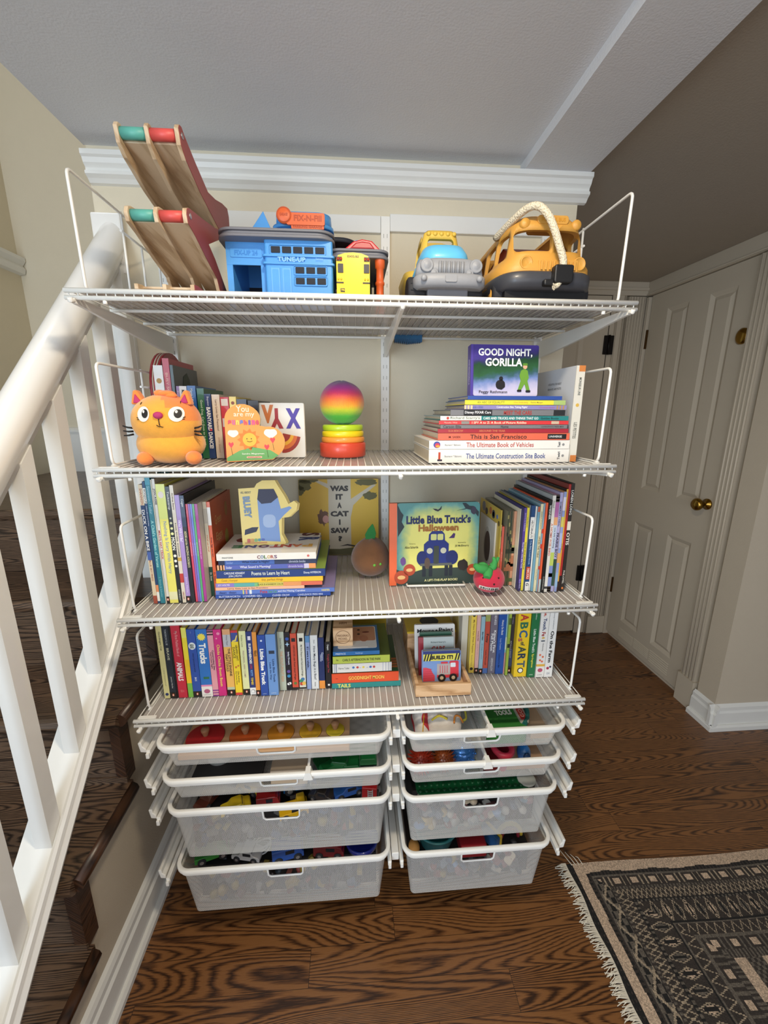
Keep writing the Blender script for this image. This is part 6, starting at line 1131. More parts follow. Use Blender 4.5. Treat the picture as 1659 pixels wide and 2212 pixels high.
# ------------------------------------------------------------------ stacking rings and rainbow ball
for r, a, b_, c, l in ((.0605, 0, .0365, '#d84c34', 'thick red wooden disc at the bottom of the stacked rings'), (.0565, .0365, .0510, '#f29a3c', 'orange ring in the stack'), (.0545, .0510, .0665, '#f0d21c', 'yellow ring in the stack'), (.0530, .0665, .0820, '#b6d22c', 'lime green ring at the top of the stack')):
    m = MB(); e = .003; m.lathe((-.0545+(.001 if a else 0), -.215, Z2), [(.0001, a), (r-e, a), (r, a+e), (r, b_-e), (r-e, b_), (.0001, b_)], mat(c, .35, var=.04, coat=.3), 48)
    tag(m.build('stacking_ring'), l+' under the rainbow ball', 'stacking ring', 'stacking rings under the rainbow ball')
RB = bpy.data.materials.new('rainbow_thread'); RB.use_nodes = True; nt = RB.node_tree; b = nt.nodes['Principled BSDF']
tc = N(nt, 'ShaderNodeTexCoord'); sp = N(nt, 'ShaderNodeSeparateXYZ'); nt.links.new(tc.outputs['Object'], sp.inputs[0])
wv = N(nt, 'ShaderNodeTexNoise'); mp = N(nt, 'ShaderNodeMapping'); mp.inputs['Scale'].default_value = (900, 900, 14); mp.inputs['Rotation'].default_value = (.3, .5, .2); nt.links.new(tc.outputs['Object'], mp.inputs[0]); nt.links.new(mp.outputs[0], wv.inputs['Vector']); wv.inputs['Scale'].default_value = 1
f = mth(nt, 'ADD', mth(nt, 'DIVIDE', mth(nt, 'SUBTRACT', sp.outputs[2], Z2+.082), .110), mth(nt, 'MULTIPLY', mth(nt, 'SUBTRACT', wv.outputs['Fac'], .5), .12))
nt.links.new(ramp(nt, f, [(.0, '#2f9a3c'), (.20, '#4cb83a'), (.34, '#c8d028'), (.44, '#f0a028'), (.58, '#ec6a2c'), (.70, '#d02c5c'), (.84, '#a8288c'), (1., '#3c1c64')]), b.inputs['Base Color']); b.inputs['Roughness'].default_value = .55; b.inputs['Sheen Weight'].default_value = .4
bp = N(nt, 'ShaderNodeBump'); bp.inputs['Strength'].default_value = .6; bp.inputs['Distance'].default_value = .0015; nt.links.new(wv.outputs['Fac'], bp.inputs['Height']); nt.links.new(bp.outputs['Normal'], b.inputs['Normal'])
m = MB(); m.ell((-.0545, -.215, Z2+.082+.0545), (.0578, .0578, .0553), RB, 64, 40, lambda d: 1+.014*math.sin(3*math.atan2(d.y, d.x)+4*d.z)+.008*math.sin(7*math.atan2(d.y, d.x)-5*d.z))
tag(m.build('rainbow_ball'), 'thread-wound ball shading from green through orange to purple', 'ball')

# ------------------------------------------------------------------ brown plush and strawberry plush
BR = mat('#7d5230', .95, bump=.6, bscale=600, var=.25, vscale=35, sheen=.4); GRN = mat('#2c7a3c', .9, bump=.3, bscale=500)
pt = thing('plush_acorn', (.016, -.225, Z3), 'round brown plush with a green leaf and tiny green eyes on the third shelf', 'plush toy')
pc = Vector((.017, -.222, Z3+.054))
m = MB(); m.ell(pc, (.0545, .050, .056), BR, 40, 26, lambda d: 1+.03*math.sin(4*math.atan2(d.y, d.x))*max(0, d.z)-.10*max(0, d.z)*(1-max(0, d.z))*2*.5+.04*max(0, -d.z)*(1-abs(d.z))*2); m.build('body', pt)
m = MB(); m.loft([[(.004, -.232, Z3+.108), (.030, -.228, Z3+.108), (.030, -.220, Z3+.108), (.004, -.222, Z3+.108)], [(.002, -.236, Z3+.122), (.033, -.230, Z3+.124), (.033, -.226, Z3+.124), (.002, -.231, Z3+.122)], [(.010, -.236, Z3+.138), (.029, -.233, Z3+.140), (.029, -.230, Z3+.140), (.010, -.232, Z3+.138)], [(.022, -.235, Z3+.153), (.024, -.235, Z3+.153), (.024, -.233, Z3+.153), (.022, -.233, Z3+.153)]], GRN, False); m.build('leaf', pt, .001)
for x, z in ((.026, .046), (.042, .047)):
    m = MB(); dx = (x-pc.x)/.0535; dz = (Z3+z-pc.z)/.057; y = pc.y-.050*math.sqrt(1-dx*dx-dz*dz); m.ell((x, y, Z3+z), (.0042, .002, .0040), mat('#6ab83c', .6), 14, 8); m.build('eye', pt)
sw = thing('plush_strawberry', (.318, -.358, Z3), 'red strawberry plush with green leaves and a white word patch on the third shelf', 'plush toy')
RD = mat('#c82440', .9, bump=.5, bscale=600, var=.08, vscale=60, sheen=.3); sc_ = Vector((.3165, -.362, Z3+.036)); sr = (.0400, .036, .0365)
m = MB(); m.ell(sc_, sr, RD, 40, 24, lambda d: 1-.05*max(0, -d.z)**2)
for x, z in ((.293, .050), (.330, .050), (.318, .036), (.326, .014), (.318, .004), (.345, .018)):
    dx = (x-sc_.x)/sr[0]; dz = (Z3+z-sc_.z)/sr[2]; y = sc_.y-sr[1]*math.sqrt(max(0, 1-dx*dx-dz*dz)); m.ell((x, y, Z3+z), (.0026, .001, .0028), mat('#3a1018', .8), 10, 6)
m.build('body', sw)
GL = mat('#3f9a4c', .9, bump=.4, bscale=500)
for P, r in (([(.306, -.372, Z3+.062), (.294, -.378, Z3+.070), (.282, -.382, Z3+.074), (.270, -.382, Z3+.083)], [.012, .013, .011, .005]), ([(.310, -.376, Z3+.066), (.304, -.386, Z3+.058), (.300, -.394, Z3+.052)], [.011, .012, .008]), ([(.312, -.370, Z3+.064), (.322, -.374, Z3+.074), (.324, -.374, Z3+.090), (.320, -.372, Z3+.098)], [.010, .009, .006, .003]), ([(.318, -.372, Z3+.074), (.328, -.372, Z3+.086), (.334, -.372, Z3+.098)], [.008, .006, .003]), ([(.306, -.370, Z3+.07), (.296, -.372, Z3+.078), (.284, -.374, Z3+.080)], [.008, .008, .004])):
    m = MB(); m.tube(smooth(P, 3), [r[min(len(r)-1, i//3)]*(1-(i % 3)/3)+r[min(len(r)-1, i//3+1)]*((i % 3)/3) for i in range(3*(len(P)-1)+1)], GL, 10); m.build('leaf', sw)
m = MB(); cx, cz = .309, Z3+.0235
def onb(x, z, off): 
    dx = (x-sc_.x)/sr[0]; dz = (z-sc_.z)/sr[2]; return sc_.y-sr[1]*math.sqrt(max(0, 1-dx*dx-dz*dz))-off
q = []; n = 14
for i in range(n+1):
    x = cx-.024+.048*i/n; zc = cz+.0015-.0045*(i/n); q.append([(x, onb(x, zc-.0048, .0009), zc-.0048), (x, onb(x, zc+.0048, .0009), zc+.0048)])
m.add([p for r_ in q for p in r_], [(2*i, 2*i+2, 2*i+3, 2*i+1) for i in range(n)], mat('#e6ded4', .8), True)
for i, ch in enumerate("SMUCKER'S"):
    x = cx-.0200+.0050*i; zc = cz+.0015-.0045*((x-cx+.024)/.048); nx = (x-sc_.x)/sr[0]
    m.text(ch, (x, onb(x, zc, .0016), zc), (1, nx*1.0, -.09), (.09, 0, 1), .0044, .0065, ink('#141414'), .05)
m.build('name_patch', sw)
# ------------------------------------------------------------------ things in the drawers
def bottom(k): return DR[k][3]+.001
# puzzle board with knobbed discs
zp = .598
pz = thing('puzzle_board', (-.265, -.30, zp), 'wooden puzzle board with five round knobbed discs in the top left drawer', 'puzzle')
m = MB(); m.box(-.470, -.048, -.452, -.235, zp-.004, zp+.012, mat('#dbb287', .6, var=.06)); m.build('board', pz, .002)
for cx, r, c in ((-.421, .047, '#cf2f33'), (-.319, .040, '#dd6428'), (-.228, .034, '#e2962c'), (-.151, .029, '#e2b02a'), (-.086, .024, '#dcc42c')):
    m = MB(); m.lathe((cx, -.395, zp+.012), [(.0001, .0035), (r-.001, .0035), (r, .0028), (r, 0)], mat(c, .5, var=.04), 40); m.lathe((cx, -.395, zp+.0121), [(r, 0), (r+.0009, .0002)], '#4a3018', 40); o = m.build('disc', pz)
    m = MB(); m.lathe((cx, -.393, zp+.0155), [(.006, 0), (.0075, .006), (.0100, .013), (.0105, .017), (.009, .0205), (.0001, .022)], mat('#a77c58', .55, var=.1, vscale=120), 24); m.build('knob', o)
# second left drawer
b = bottom('L2')
m = MB(); m.box(-.252, -.158, -.445, -.28, b, b+.045, mat('#cdb9a0', .7)); tag(m.build('cardboard_box', None, .002), 'beige box beside the divider in the second left drawer', 'box')
GP = mat('#0f6a34', .3, var=.08, coat=.3)
for i, (x, y, z, a, l) in enumerate(((-.105, -.44, .030, .5, 'slanting behind the divider'), (-.075, -.435, .040, -.2, 'in the middle of the green pieces'), (-.045, -.44, .032, 0, 'lying beside the upright one'), (.000, -.435, .045, 0, 'lying at the right end'))):
    t = thing('building_piece', (x, y, b), 'green plastic building piece %s in the second left drawer' % l, 'toy block', 'green plastic pieces')
    m = MB(); m.T = Matrix.Translation((x, y+.012, b+z)) @ Matrix.Rotation(a, 4, 'Z')
    m.prism([(-.022, -.011), (.022, -.011), (.022, .006), (.018, .011), (-.018, .011), (-.022, .006)], 'y', -.012, .012, GP); m.box(-.022, .022, -.012, .09, -.011, -.006, GP); m.build('block', t, .001)
m = MB(); m.lathe((-.405, -.35, b), [(.0001, 0), (.030, 0), (.040, .060), (.038, .060), (.028, .004), (.0001, .004)], mat('#c8cac6', .35), 32); tag(m.build('plastic_bowl'), 'pale round plastic bowl at the left of the second left drawer', 'bowl')
m = MB(); m.box(-.46, -.28, -.43, -.20, b, b+.012, mat('#3c3a3a', .7)); tag(m.build('dark_tray'), 'dark flat tray on the bottom of the second left drawer', 'tray')
JM = bpy.data.materials.new('drawer_shade'); JM.use_nodes = True; nt = JM.node_tree; q = nt.nodes['Principled BSDF']; tc = N(nt, 'ShaderNodeTexCoord'); vo = N(nt, 'ShaderNodeTexNoise'); vo.inputs['Scale'].default_value = 17; vo.inputs['Detail'].default_value = .6; nt.links.new(tc.outputs['Object'], vo.inputs['Vector'])
nt.links.new(ramp(nt, vo.outputs['Fac'], [(.30, '#100e0d'), (.7, '#24211f')]), q.inputs['Base Color']); q.inputs['Roughness'].default_value = .6  # near-black colour stands in for the shade inside the drawers
def jumble(x0, x1, yf, yb, z0, z1, cols, label, n=90, seed=1, slope=.0):
    """loose toys heaped against the front of a deep drawer, before a dark core painted for the shade inside"""
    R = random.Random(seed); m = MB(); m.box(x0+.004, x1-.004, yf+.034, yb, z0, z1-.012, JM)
    for k in range(n):
        f = R.random()**1.3; z = z0+.012+(z1-z0-.022)*f; x = R.uniform(x0+.018, x1-.018); y = yf+.020+R.uniform(0, .012)+(.0 if R.random() < .7 else R.uniform(0, .25))
        if y > yf+.04: z = z1-.014
        c = mat(R.choice(cols), .45, var=.08); s_ = R.uniform(.010, .0175)
        m.T = Matrix.Translation((x, y, z)) @ Matrix.Rotation(R.uniform(0, 3), 4, Vector((R.uniform(-1, 1), R.uniform(-1, 1), R.uniform(-1, 1))).normalized())
        t = R.random()
        if t < .4: m.prism(rrect(-s_, s_, -s_*.6, s_*.6, s_*.3, 2), 'z', -s_*.5, s_*.5, c)
        elif t < .7: m.lathe((0, 0, 0), [(.0001, -s_*.4), (s_*.8, -s_*.4), (s_*.8, s_*.4), (.0001, s_*.4)], c, 10)
        else: m.ell((0, 0, 0), (s_, s_*.7, s_*.6), c, 10, 6)
        m.T = None
    o = m.build('jumbled_toys'); tag(o, label, 'toys', kind='stuff'); return o
DKC = ['#1c1a1a', '#2c2a30', '#5a2a26', '#8a7a38', '#2c4a6a', '#3a3a3a', '#4a4a4c', '#7a3a34', '#8f7a34', '#24303a', '#151515', '#6a6a68']
PLC = ['#6f90b4', '#b4a894', '#8a5a5c', '#8a8a88', '#b49c60', '#5a7a8a', '#a8a49c', '#7a4a4c', '#4a5a6a']
# toy cars
def car(x, y, z, a, col, label, l=.07, w=.03, h=.022, kind=0, grp='toy cars in the deep left drawer'):
    t = thing('toy_car', (x, y, z), label, 'toy car', grp); T = Matrix.Translation((x, y, z)) @ Matrix.Rotation(a, 4, 'Z')
    m = MB(); m.T = T; C = mat(col, .25, var=.05, coat=.5)
    if kind == 0: P = [(-.5, .16), (-.5, .5), (-.42, .58), (-.25, .62), (-.12, 1), (.18, 1), (.30, .66), (.46, .56), (.5, .42), (.5, .16)]
    elif kind == 1: P = [(-.5, .16), (-.5, .55), (.10, .55), (.14, 1), (.40, 1), (.46, .6), (.5, .55), (.5, .16)]
    else: P = [(-.5, .16), (-.5, 1), (.30, 1), (.42, .9), (.46, .6), (.5, .55), (.5, .16)]
    m.prism([(l*p, h*q) for p, q in P], 'y', -w/2, w/2, C); m.build('body', t, .0015)
    m = MB(); m.T = T
    for s in (-1, 1): m.box(-l*.08, l*.20, s*(w/2)-.0004, s*(w/2)+.0004, h*.62, h*.9, '#1a2028')
    m.box(l*.19 if kind else l*.21, l*.20 if kind else l*.235, -w*.4, w*.4, h*.7, h*.9, '#1a2028'); m.build('window', t)
    for sx in (-.3, .3):
        for s in (-1, 1):
            m = MB(); m.T = T; r = h*.26; m.lathe((l*sx, s*w/2-.003, r), [(.0001, 0), (r, 0), (r, .006), (.0001, .006)], RUB, 16, 'y'); m.lathe((l*sx, s*w/2+(.0032 if s > 0 else -.0032), r), [(.0001, 0), (r*.5, 0)], mat('#b0b0b0', .3, metal=.7), 12, 'y'); m.build('wheel', t)
    return t
b = bottom('L3')
jumble(-.472, .024, -.456, -.10, b, b+.110, DKC, 'dark jumble of toys filling the deep left drawer under the cars', 110, 1)
zc = b+.111
car(-.425, -.395, zc, 1.1, '#5a2c20', 'brown toy car with a pale stripe at the left of the deep left drawer', .09, .034, .030)
car(-.350, -.430, zc, .35, '#e2c32a', 'yellow toy racing car with dark wheels in the deep left drawer', .075, .032, .026)
car(-.325, -.375, zc, -.4, '#d8b828', 'second yellow toy car just behind the racing car', .07, .032, .034, 1)
car(-.265, -.425, zc, .1, '#8f1f22', 'dark red toy van with round lamps in the deep left drawer', .06, .035, .042, 2)
t = car(-.200, -.435, zc-.02, .25, '#e8b81c', 'yellow toy digger visible through the handle of the deep left drawer', .075, .04, .040, 1)
car(-.190, -.375, zc, .2, '#2262a0', 'blue toy truck with a frame behind the yellow digger', .09, .04, .055, 2)
car(-.125, -.41, zc, -.3, '#3a3432', 'dark toy car in the middle of the deep left drawer', .07, .035, .030)
car(-.055, -.40, zc, .3, '#2a5aa4', 'blue toy sports car right of the dark one', .085, .04, .034)
fire = car(.008, -.40, zc, 1.4, '#b01c20', 'red toy fire engine with a white ladder at the right of the deep left drawer', .075, .040, .046, 2)
m = MB()
for s in (-.006, .006): m.box(.004+s-.001, .004+s+.001, -.442, -.440, zc+.006, zc+.044, '#c8c8c8')
for k in range(6): m.box(-.002, .010, -.442, -.440, zc+.009+.006*k, zc+.0105+.006*k, '#c8c8c8')
m.build('ladder', fire)
# bottom left drawer
b = bottom('L4')
jumble(-.470, .024, -.456, -.10, b, b+.120, DKC, 'jumble of toys filling the bottom left drawer', 110, 2)
zc = b+.1205
car(-.435, -.40, zc, .3, '#2f8a34', 'bright green toy car at the left of the bottom left drawer', .09, .05, .042, 1, 'vehicles in the bottom left drawer')
car(-.335, -.415, zc, -.2, '#d0d0d0', 'silver-white toy plane-like car in the bottom left drawer', .08, .036, .034, 0, 'vehicles in the bottom left drawer')
m = MB()
for a in (0, 1.2, 2.4): m.tube([(-.300+.025*math.cos(t), -.40+.02*math.sin(t), zc+.020+.012*math.sin(t+a)) for t in [2*PI*i/24 for i in range(24)]], .002, mat('#c9ccd0', .3), 8, True)
tag(m.build('silver_loops'), 'tangle of silver loops beside the silver-white car', 'toy')
car(-.225, -.42, zc, .2, '#2c58a8', 'blue toy lorry under the handle of the bottom left drawer', .085, .04, .042, 2, 'vehicles in the bottom left drawer')
car(-.11, -.42, zc, -.1, '#7a1f26', 'dark red toy lorry in the bottom left drawer', .085, .04, .040, 2, 'vehicles in the bottom left drawer')
m = MB(); m.lathe((-.02, -.41, zc+.012), [(.0001, -.012), (.02, -.01), (.045, .004), (.047, .018), (.043, .020), (.035, .008), (.0001, .0)], mat('#1c2c8c', .15, coat=.8), 36); tag(m.build('glossy_bowl'), 'glossy deep blue bowl at the right of the bottom left drawer', 'bowl')
# top right drawer: bag and tools
b = bottom('R1')
BG = bpy.data.materials.new('printed_cotton'); BG.use_nodes = True; nt = BG.node_tree; q = nt.nodes['Principled BSDF']; tc = N(nt, 'ShaderNodeTexCoord'); vo = N(nt, 'ShaderNodeTexNoise'); vo.inputs['Scale'].default_value = 13; vo.inputs['Detail'].default_value = 0; nt.links.new(tc.outputs['Object'], vo.inputs['Vector'])
nt.links.new(ramp(nt, vo.outputs['Fac'], [(0, '#b8343c'), (.36, '#b8343c'), (.38, '#ddd5cc'), (.60, '#ddd5cc'), (.61, '#d8b030'), (.64, '#d8b030'), (.655, '#ddd5cc'), (.78, '#a83468')], 'CONSTANT'), q.inputs['Base Color']); q.inputs['Roughness'].default_value = .9
bg = thing('cloth_bag', (.19, -.38, b), 'white cloth bag with red, yellow and orange printed lines in the top right drawer', 'bag')
m = MB(); m.ell((.195, -.385, b+.040), (.062, .070, .044), mat('#d8d0c6', .95, bump=.4, bscale=500), 40, 20, lambda d: 1+.05*math.sin(5*math.atan2(d.y, d.x))*(1-abs(d.z))+.03*math.sin(11*d.x)); m.build('body', bg)
m = MB(); m.ell((.142, -.40, b+.040), (.024, .052, .038), BG, 24, 16, lambda d: 1+.06*math.sin(6*d.y+3*d.z)); m.build('printed_side', bg)
def onbag(P, r, c, nm='printed_line'):
    out = []
    for x, y in P:
        dx = (x-.195)/.062; dy = (y+.385)/.070; out.append((x, y, b+.040+.044*math.sqrt(max(.02, 1-dx*dx-dy*dy))+.002))
    q = MB(); q.tube(smooth(out, 4), r, mat(c, .9), 8); q.build(nm, bg)
onbag([(.172, -.36), (.176, -.385), (.190, -.392), (.196, -.388), (.194, -.36)], .0025, '#a02c54')
onbag([(.205, -.36), (.215, -.385), (.228, -.388), (.236, -.372), (.235, -.35)], .0028, '#b43430')
onbag([(.165, -.432), (.185, -.428), (.205, -.436)], .003, '#e0c840')
onbag([(.222, -.44), (.228, -.425), (.242, -.418), (.250, -.425)], .0025, '#d88a3c')
m = MB(); m.tube(smooth([(.150, -.36, b+.07), (.150, -.40, b+.075), (.143, -.435, b+.066), (.136, -.462, b+.04)]), .004, mat('#d8a82c', .9), 8, ry=.0015); m.tube(smooth([(.245, -.36, b+.06), (.262, -.38, b+.06), (.262, -.41, b+.05), (.250, -.42, b+.05)]), .003, mat('#b8b040', .9), 8); m.build('strap', bg)
tl = thing('tools_pouch', (.37, -.38, b), 'green pouch with white lettering and a teal handle in the top right drawer', 'pouch')
m = MB(); zt = b+.045
m.prism(rrect(.309, .415, -.455, -.26, .012), 'z', b+.004, zt, mat('#2e7a2c', .9, bump=.4, bscale=500, var=.12)); m.text('TOOLS', (.370, -.392, zt+.0008), (1, .05, 0), (-.05, 1, 0), .046, .026, mat('#e9ece0', .8), .06); m.build('pouch', tl, .006)
m = MB(); m.tube(smooth([(.395, -.30, zt), (.420, -.31, zt+.004), (.436, -.345, zt+.004), (.438, -.385, zt+.002), (.428, -.415, zt), (.410, -.44, zt-.002)]), .011, mat('#1f6a62', .8, bump=.3), 12, ry=.006); m.build('handle_strap', tl)
m = MB(); m.prism(rrect(.402, .426, -.435, -.375, .005), 'z', zt, zt+.006, mat('#b8b0a4', .6)); m.prism(rrect(.406, .422, -.428, -.385, .004), 'z', zt+.006, zt+.0075, mat('#b8342c', .5)); m.text('GO', (.414, -.406, zt+.008), (0, 1, 0), (-1, 0, 0), .03, .010, ink('#e0c8b8')); m.build('badge', tl)
m = MB(); m.box(.43, .49, -.44, -.12, b, b+.018, mat('#c8a888', .7)); tag(m.build('cardboard_sheet'), 'tan cardboard sheet beside the green pouch in the top right drawer', 'card')
# second right drawer
b = bottom('R2')
for cx, cy, r, c, cm, l in ((.140, -.425, .035, '#a8321c', '#d0502c', 'translucent red spiky ball at the left of the second right drawer'), (.202, -.42, .033, '#9a4a1c', '#c8702c', 'orange-brown spiky ball beside the red one')):
    t = thing('spiky_ball', (cx, cy, b), l, 'ball', 'spiky balls'); C = mat(c, .3, coat=.4)
    m = MB(); m.ell((cx, cy, b+r), r*.72, C, 24, 14); R = random.Random(3)
    for k in range(170):
        zz = 1-2*(k+.5)/170; a = k*2.39996; s = math.sqrt(1-zz*zz); d = Vector((s*math.cos(a), s*math.sin(a), zz)); p = Vector((cx, cy, b+r)); m.tube([p+d*r*.66, p+d*r*1.08], [r*.06, r*.015], C, 4, cap=False)
    m.build('spiky_shell', t)
t = thing('studded_ball', (.262, -.40, b), 'metallic blue ball with raised studs beside the divider', 'ball'); C = mat('#2a6ab0', .2, metal=.5, coat=.6)
m = MB(); p = Vector((.258, -.405, b+.036)); m.ell(p, .036, C, 36, 22)
for k in range(60):
    zz = 1-2*(k+.5)/60; a = k*2.39996; s = math.sqrt(1-zz*zz); d = Vector((s*math.cos(a), s*math.sin(a), zz)); m.ell(p+d*.0365, .0030, C, 8, 6)
m.build('shell', t)
m = MB(); m.tube([(.362+.024*math.cos(a), -.425+.030*math.sin(a), b+.060) for a in [2*PI*i/28 for i in range(28)]], .008, mat('#d83a54', .35, coat=.4), 12, True); m.lathe((.362, -.425, b), [(.015, 0), (.020, .03), (.024, .058)], mat('#c0304a', .4), 28, sy=1.25); m.lathe((.362, -.425, b+.061), [(.0225, 0), (.0255, .004)], mat('#a84ab8', .4), 28, sy=1.25); tag(m.build('plastic_cup'), 'pink oval plastic cup right of the divider in the second right drawer', 'cup')
m = MB(); m.ell((.420, -.43, b+.045), (.018, .022, .024), mat('#1f6ab0', .25, coat=.6), 24, 16); m.ell((.420, -.452, b+.050), (.010, .006, .012), mat('#123c6c', .4), 18, 10); m.lathe((.42, -.425, b), [(.010, 0), (.012, .03)], mat('#2a78b8', .4), 18); tag(m.build('toy_figure'), 'small glossy blue toy at the right of the second right drawer', 'toy')
m = MB(); m.box(.308, .345, -.455, -.39, b, b+.045, mat('#6a1418', .5)); tag(m.build('red_block', None, .003), 'dark red block against the divider in the second right drawer', 'toy block')
m = MB(); m.box(.345, .48, -.44, -.15, b, b+.018, mat('#c8a07c', .8)); tag(m.build('cardboard_sheet'), 'tan card on the bottom of the second right drawer', 'card')
# third right drawer
b = bottom('R3')
t = thing('baseplate', (.29, -.30, b+.14), 'dark green studded baseplate lying on top of the deep right drawer', 'baseplate'); GB = mat('#0c5a32', .35, coat=.2)
m = MB(); m.prism(rrect(.128, .442, -.455, -.12, .018), 'z', b+.140, b+.146, GB)
for i in range(19):
    for j in range(8): m.lathe((.138+.0162*i, -.446+.0162*j, b+.146), [(.0048, 0), (.0048, .0030), (.0001, .0030)], GB, 8)
m.build('plate', t)
m = MB(); m.lathe((.435, -.43, b+.147), [(.0001, .004), (.024, .004), (.025, .002), (.025, 0)], mat('#c9cdc6', .5), 32); tag(m.build('pale_disc'), 'pale disc lying on the studded green plate', 'disc')
jumble(.116, .470, -.456, -.10, b, b+.136, PLC, 'mixed pale toys inside the deep right drawer under the green plate', 90, 3)
# bottom right drawer
b = bottom('R4')
jumble(.118, .470, -.456, -.10, b, b+.105, DKC+PLC, 'mixed jumble filling the bottom right drawer', 90, 4)
zc = b+.1055
m = MB(); m.lathe((.195, -.395, zc), [(.0001, 0), (.045, 0), (.060, .050), (.063, .052), (.063, .056), (.056, .056), (.042, .006), (.0001, .006)], mat('#2c7a80', .4, coat=.2), 40, sy=.95); tag(m.build('teal_tub'), 'teal plastic tub at the left of the bottom right drawer', 'tub')
m = MB(); m.ell((.128, -.425, zc+.015), (.016, .020, .020), mat('#c9904a', .8), 18, 12); tag(m.build('tan_ball'), 'small tan toy in the left corner of the bottom right drawer', 'toy')
m = MB(); m.box(.256, .330, -.455, -.39, zc, zc+.038, mat('#8a1c24', .4, coat=.3)); m.box(.266, .276, -.4555, -.44, zc+.018, zc+.030, '#c8c8c0'); tag(m.build('red_box', None, .004), 'dark red plastic box behind the handle of the bottom right drawer', 'toy')
m = MB(); m.T = Matrix.Translation((.35, -.42, zc)) @ Matrix.Rotation(.5, 4, 'Z'); m.box(-.006, .006, -.03, .03, 0, .048, mat('#2c5a8c', .4)); m.box(.008, .016, -.03, .03, 0, .05, mat('#d8b83c', .4)); tag(m.build('toy_boards', None, .002), 'upright blue and yellow boards beside the red box', 'toy')
m = MB(); m.tube([(.415+.035*math.cos(a), -.40, zc+.002+.042*math.sin(a)) for a in [PI*i/14 for i in range(15)]], .006, mat('#d8b83c', .4), 10); m.tube([(.415+.025*math.cos(a), -.405, zc+.002+.031*math.sin(a)) for a in [PI*i/14 for i in range(15)]], .005, mat('#8a2430', .4), 10); tag(m.build('toy_arch'), 'toy arch in yellow and dark red at the right of the bottom right drawer', 'toy')

# ------------------------------------------------------------------ rug
rg = thing('rug', (1.2, -.9, 0), 'dark patterned rug with cream bands and white fringe on the oak floor', 'rug')
X0, X1, Y1, Y0 = .640, 1.95, -.345, -1.75; st_ = .0027
def rugcol(u, v):
    """u from fringe end inwards, v from the top edge inwards (metres)"""
    K = (26/255, 24/255, 23/255); Dk = (54/255, 47/255, 42/255); G = (98/255, 90/255, 80/255); C = (190/255, 166/255, 142/255); C2 = (158/255, 142/255, 120/255)
    if u < .022: return K if (math.sin(v*420)+math.sin(u*700)) > -1.2 else Dk
    if u < .050+.0015*math.sin(v*60): return C
    if v < .030+.002*math.sin(u*40) : return C
    uu = u-.050; vv = v-.030
    # work in the border frame nearest to its edge
    lf = uu*.70 < vv*.87
    a, t = (uu, vv) if lf else (vv, uu)
    if a < .010: return K if (int(t/.006) % 2) else Dk
    a2 = a*.70 if lf else a*.87
    if a2 < .014: return G if abs(a2-.012) < .0025 else Dk
    if a2 < .038:
        p = (t % .058)/.058; q = (a2-.014)/.024
        if abs(p-.5) < .19 and abs(q-.5) < .28 and not lf: return C
        if lf:
            if abs((t*14+a2*30) % 1-.5) < .07 or abs((t*14-a2*30) % 1-.5) < .07: return C2
            return K if (int(t/.018)+int(a2/.009)) % 2 else G
        return C2 if abs(abs(p-.5)-.36) < .04 else Dk
    if a2 < .046: return G if int(t/.005) % 2 and a2 > .040 else Dk
    if a2 < .070:
        p = (t % .030)/.030; q = (a2-.046)/.024
        return C2 if abs(abs(p-.5)*2-q) < .10 or abs(abs(p-.5)*2-(1-q)) < .10 else Dk
    if a2 < .078: return G if a2 > .072 and int(t/.006) % 2 else K
    if a2 < .122:
        p = (t % .034)/.034; q = (a2-.078)/.044; d = abs(p-.5)*1.7+abs(q-.5)*1.1
        if abs(d-.62) < .07: return C2
        if d < .45: return (C if int(t/.034) % 2 else G) if abs(p-.5) > .10 or abs(q-.5) > .3 else K
        return Dk
    if a2 < .130: return G if a2 > .126 else K
    if a2 < .152:
        p = (t % .026)/.026; q = (a2-.130)/.022
        return C2 if abs(abs(p-.5)*2-q) < .10 else Dk
    if a2 < .160: return G
    if a2 < .184:
        p = (t % .058)/.058; q = (a2-.160)/.024
        if abs(p-.5) < .17 and abs(q-.5) < .30: return C
        return Dk if abs(abs(p-.5)-.36) > .05 else G
    if a2 < .200: return G if int(t/.005) % 2 else Dk
    # field
    p = ((uu) % .17)/.17; q = ((vv) % .17)/.17; d = max(abs(p-.5), abs(q-.5))
    if abs(p-.5)+abs(q-.5) < .14: return K
    if d < .36: return C
    return Dk if (int(uu/.008)+int(vv/.008)) % 2 else G
nx = int((X1-X0)/st_); ny = int((.62)/st_)
def ripple(x, y): return .0045+.0012*math.sin(x*9+y*5)
vs = [(X0+i*st_, Y1-j*st_+.004*math.sin(X0+i*st_*9), ripple(X0+i*st_, Y1-j*st_)) for j in range(ny+1) for i in range(nx+1)]
fs = []; cols = []; R = random.Random(5)
for j in range(ny):
    for i in range(nx):
        a = j*(nx+1)+i; fs.append((a, a+nx+1, a+nx+2, a+1)); c = rugcol((i+.5)*st_, (j+.5)*st_); k = 1+R.uniform(-.16, .16); cols.append(tuple(min(1, x*k) for x in c))
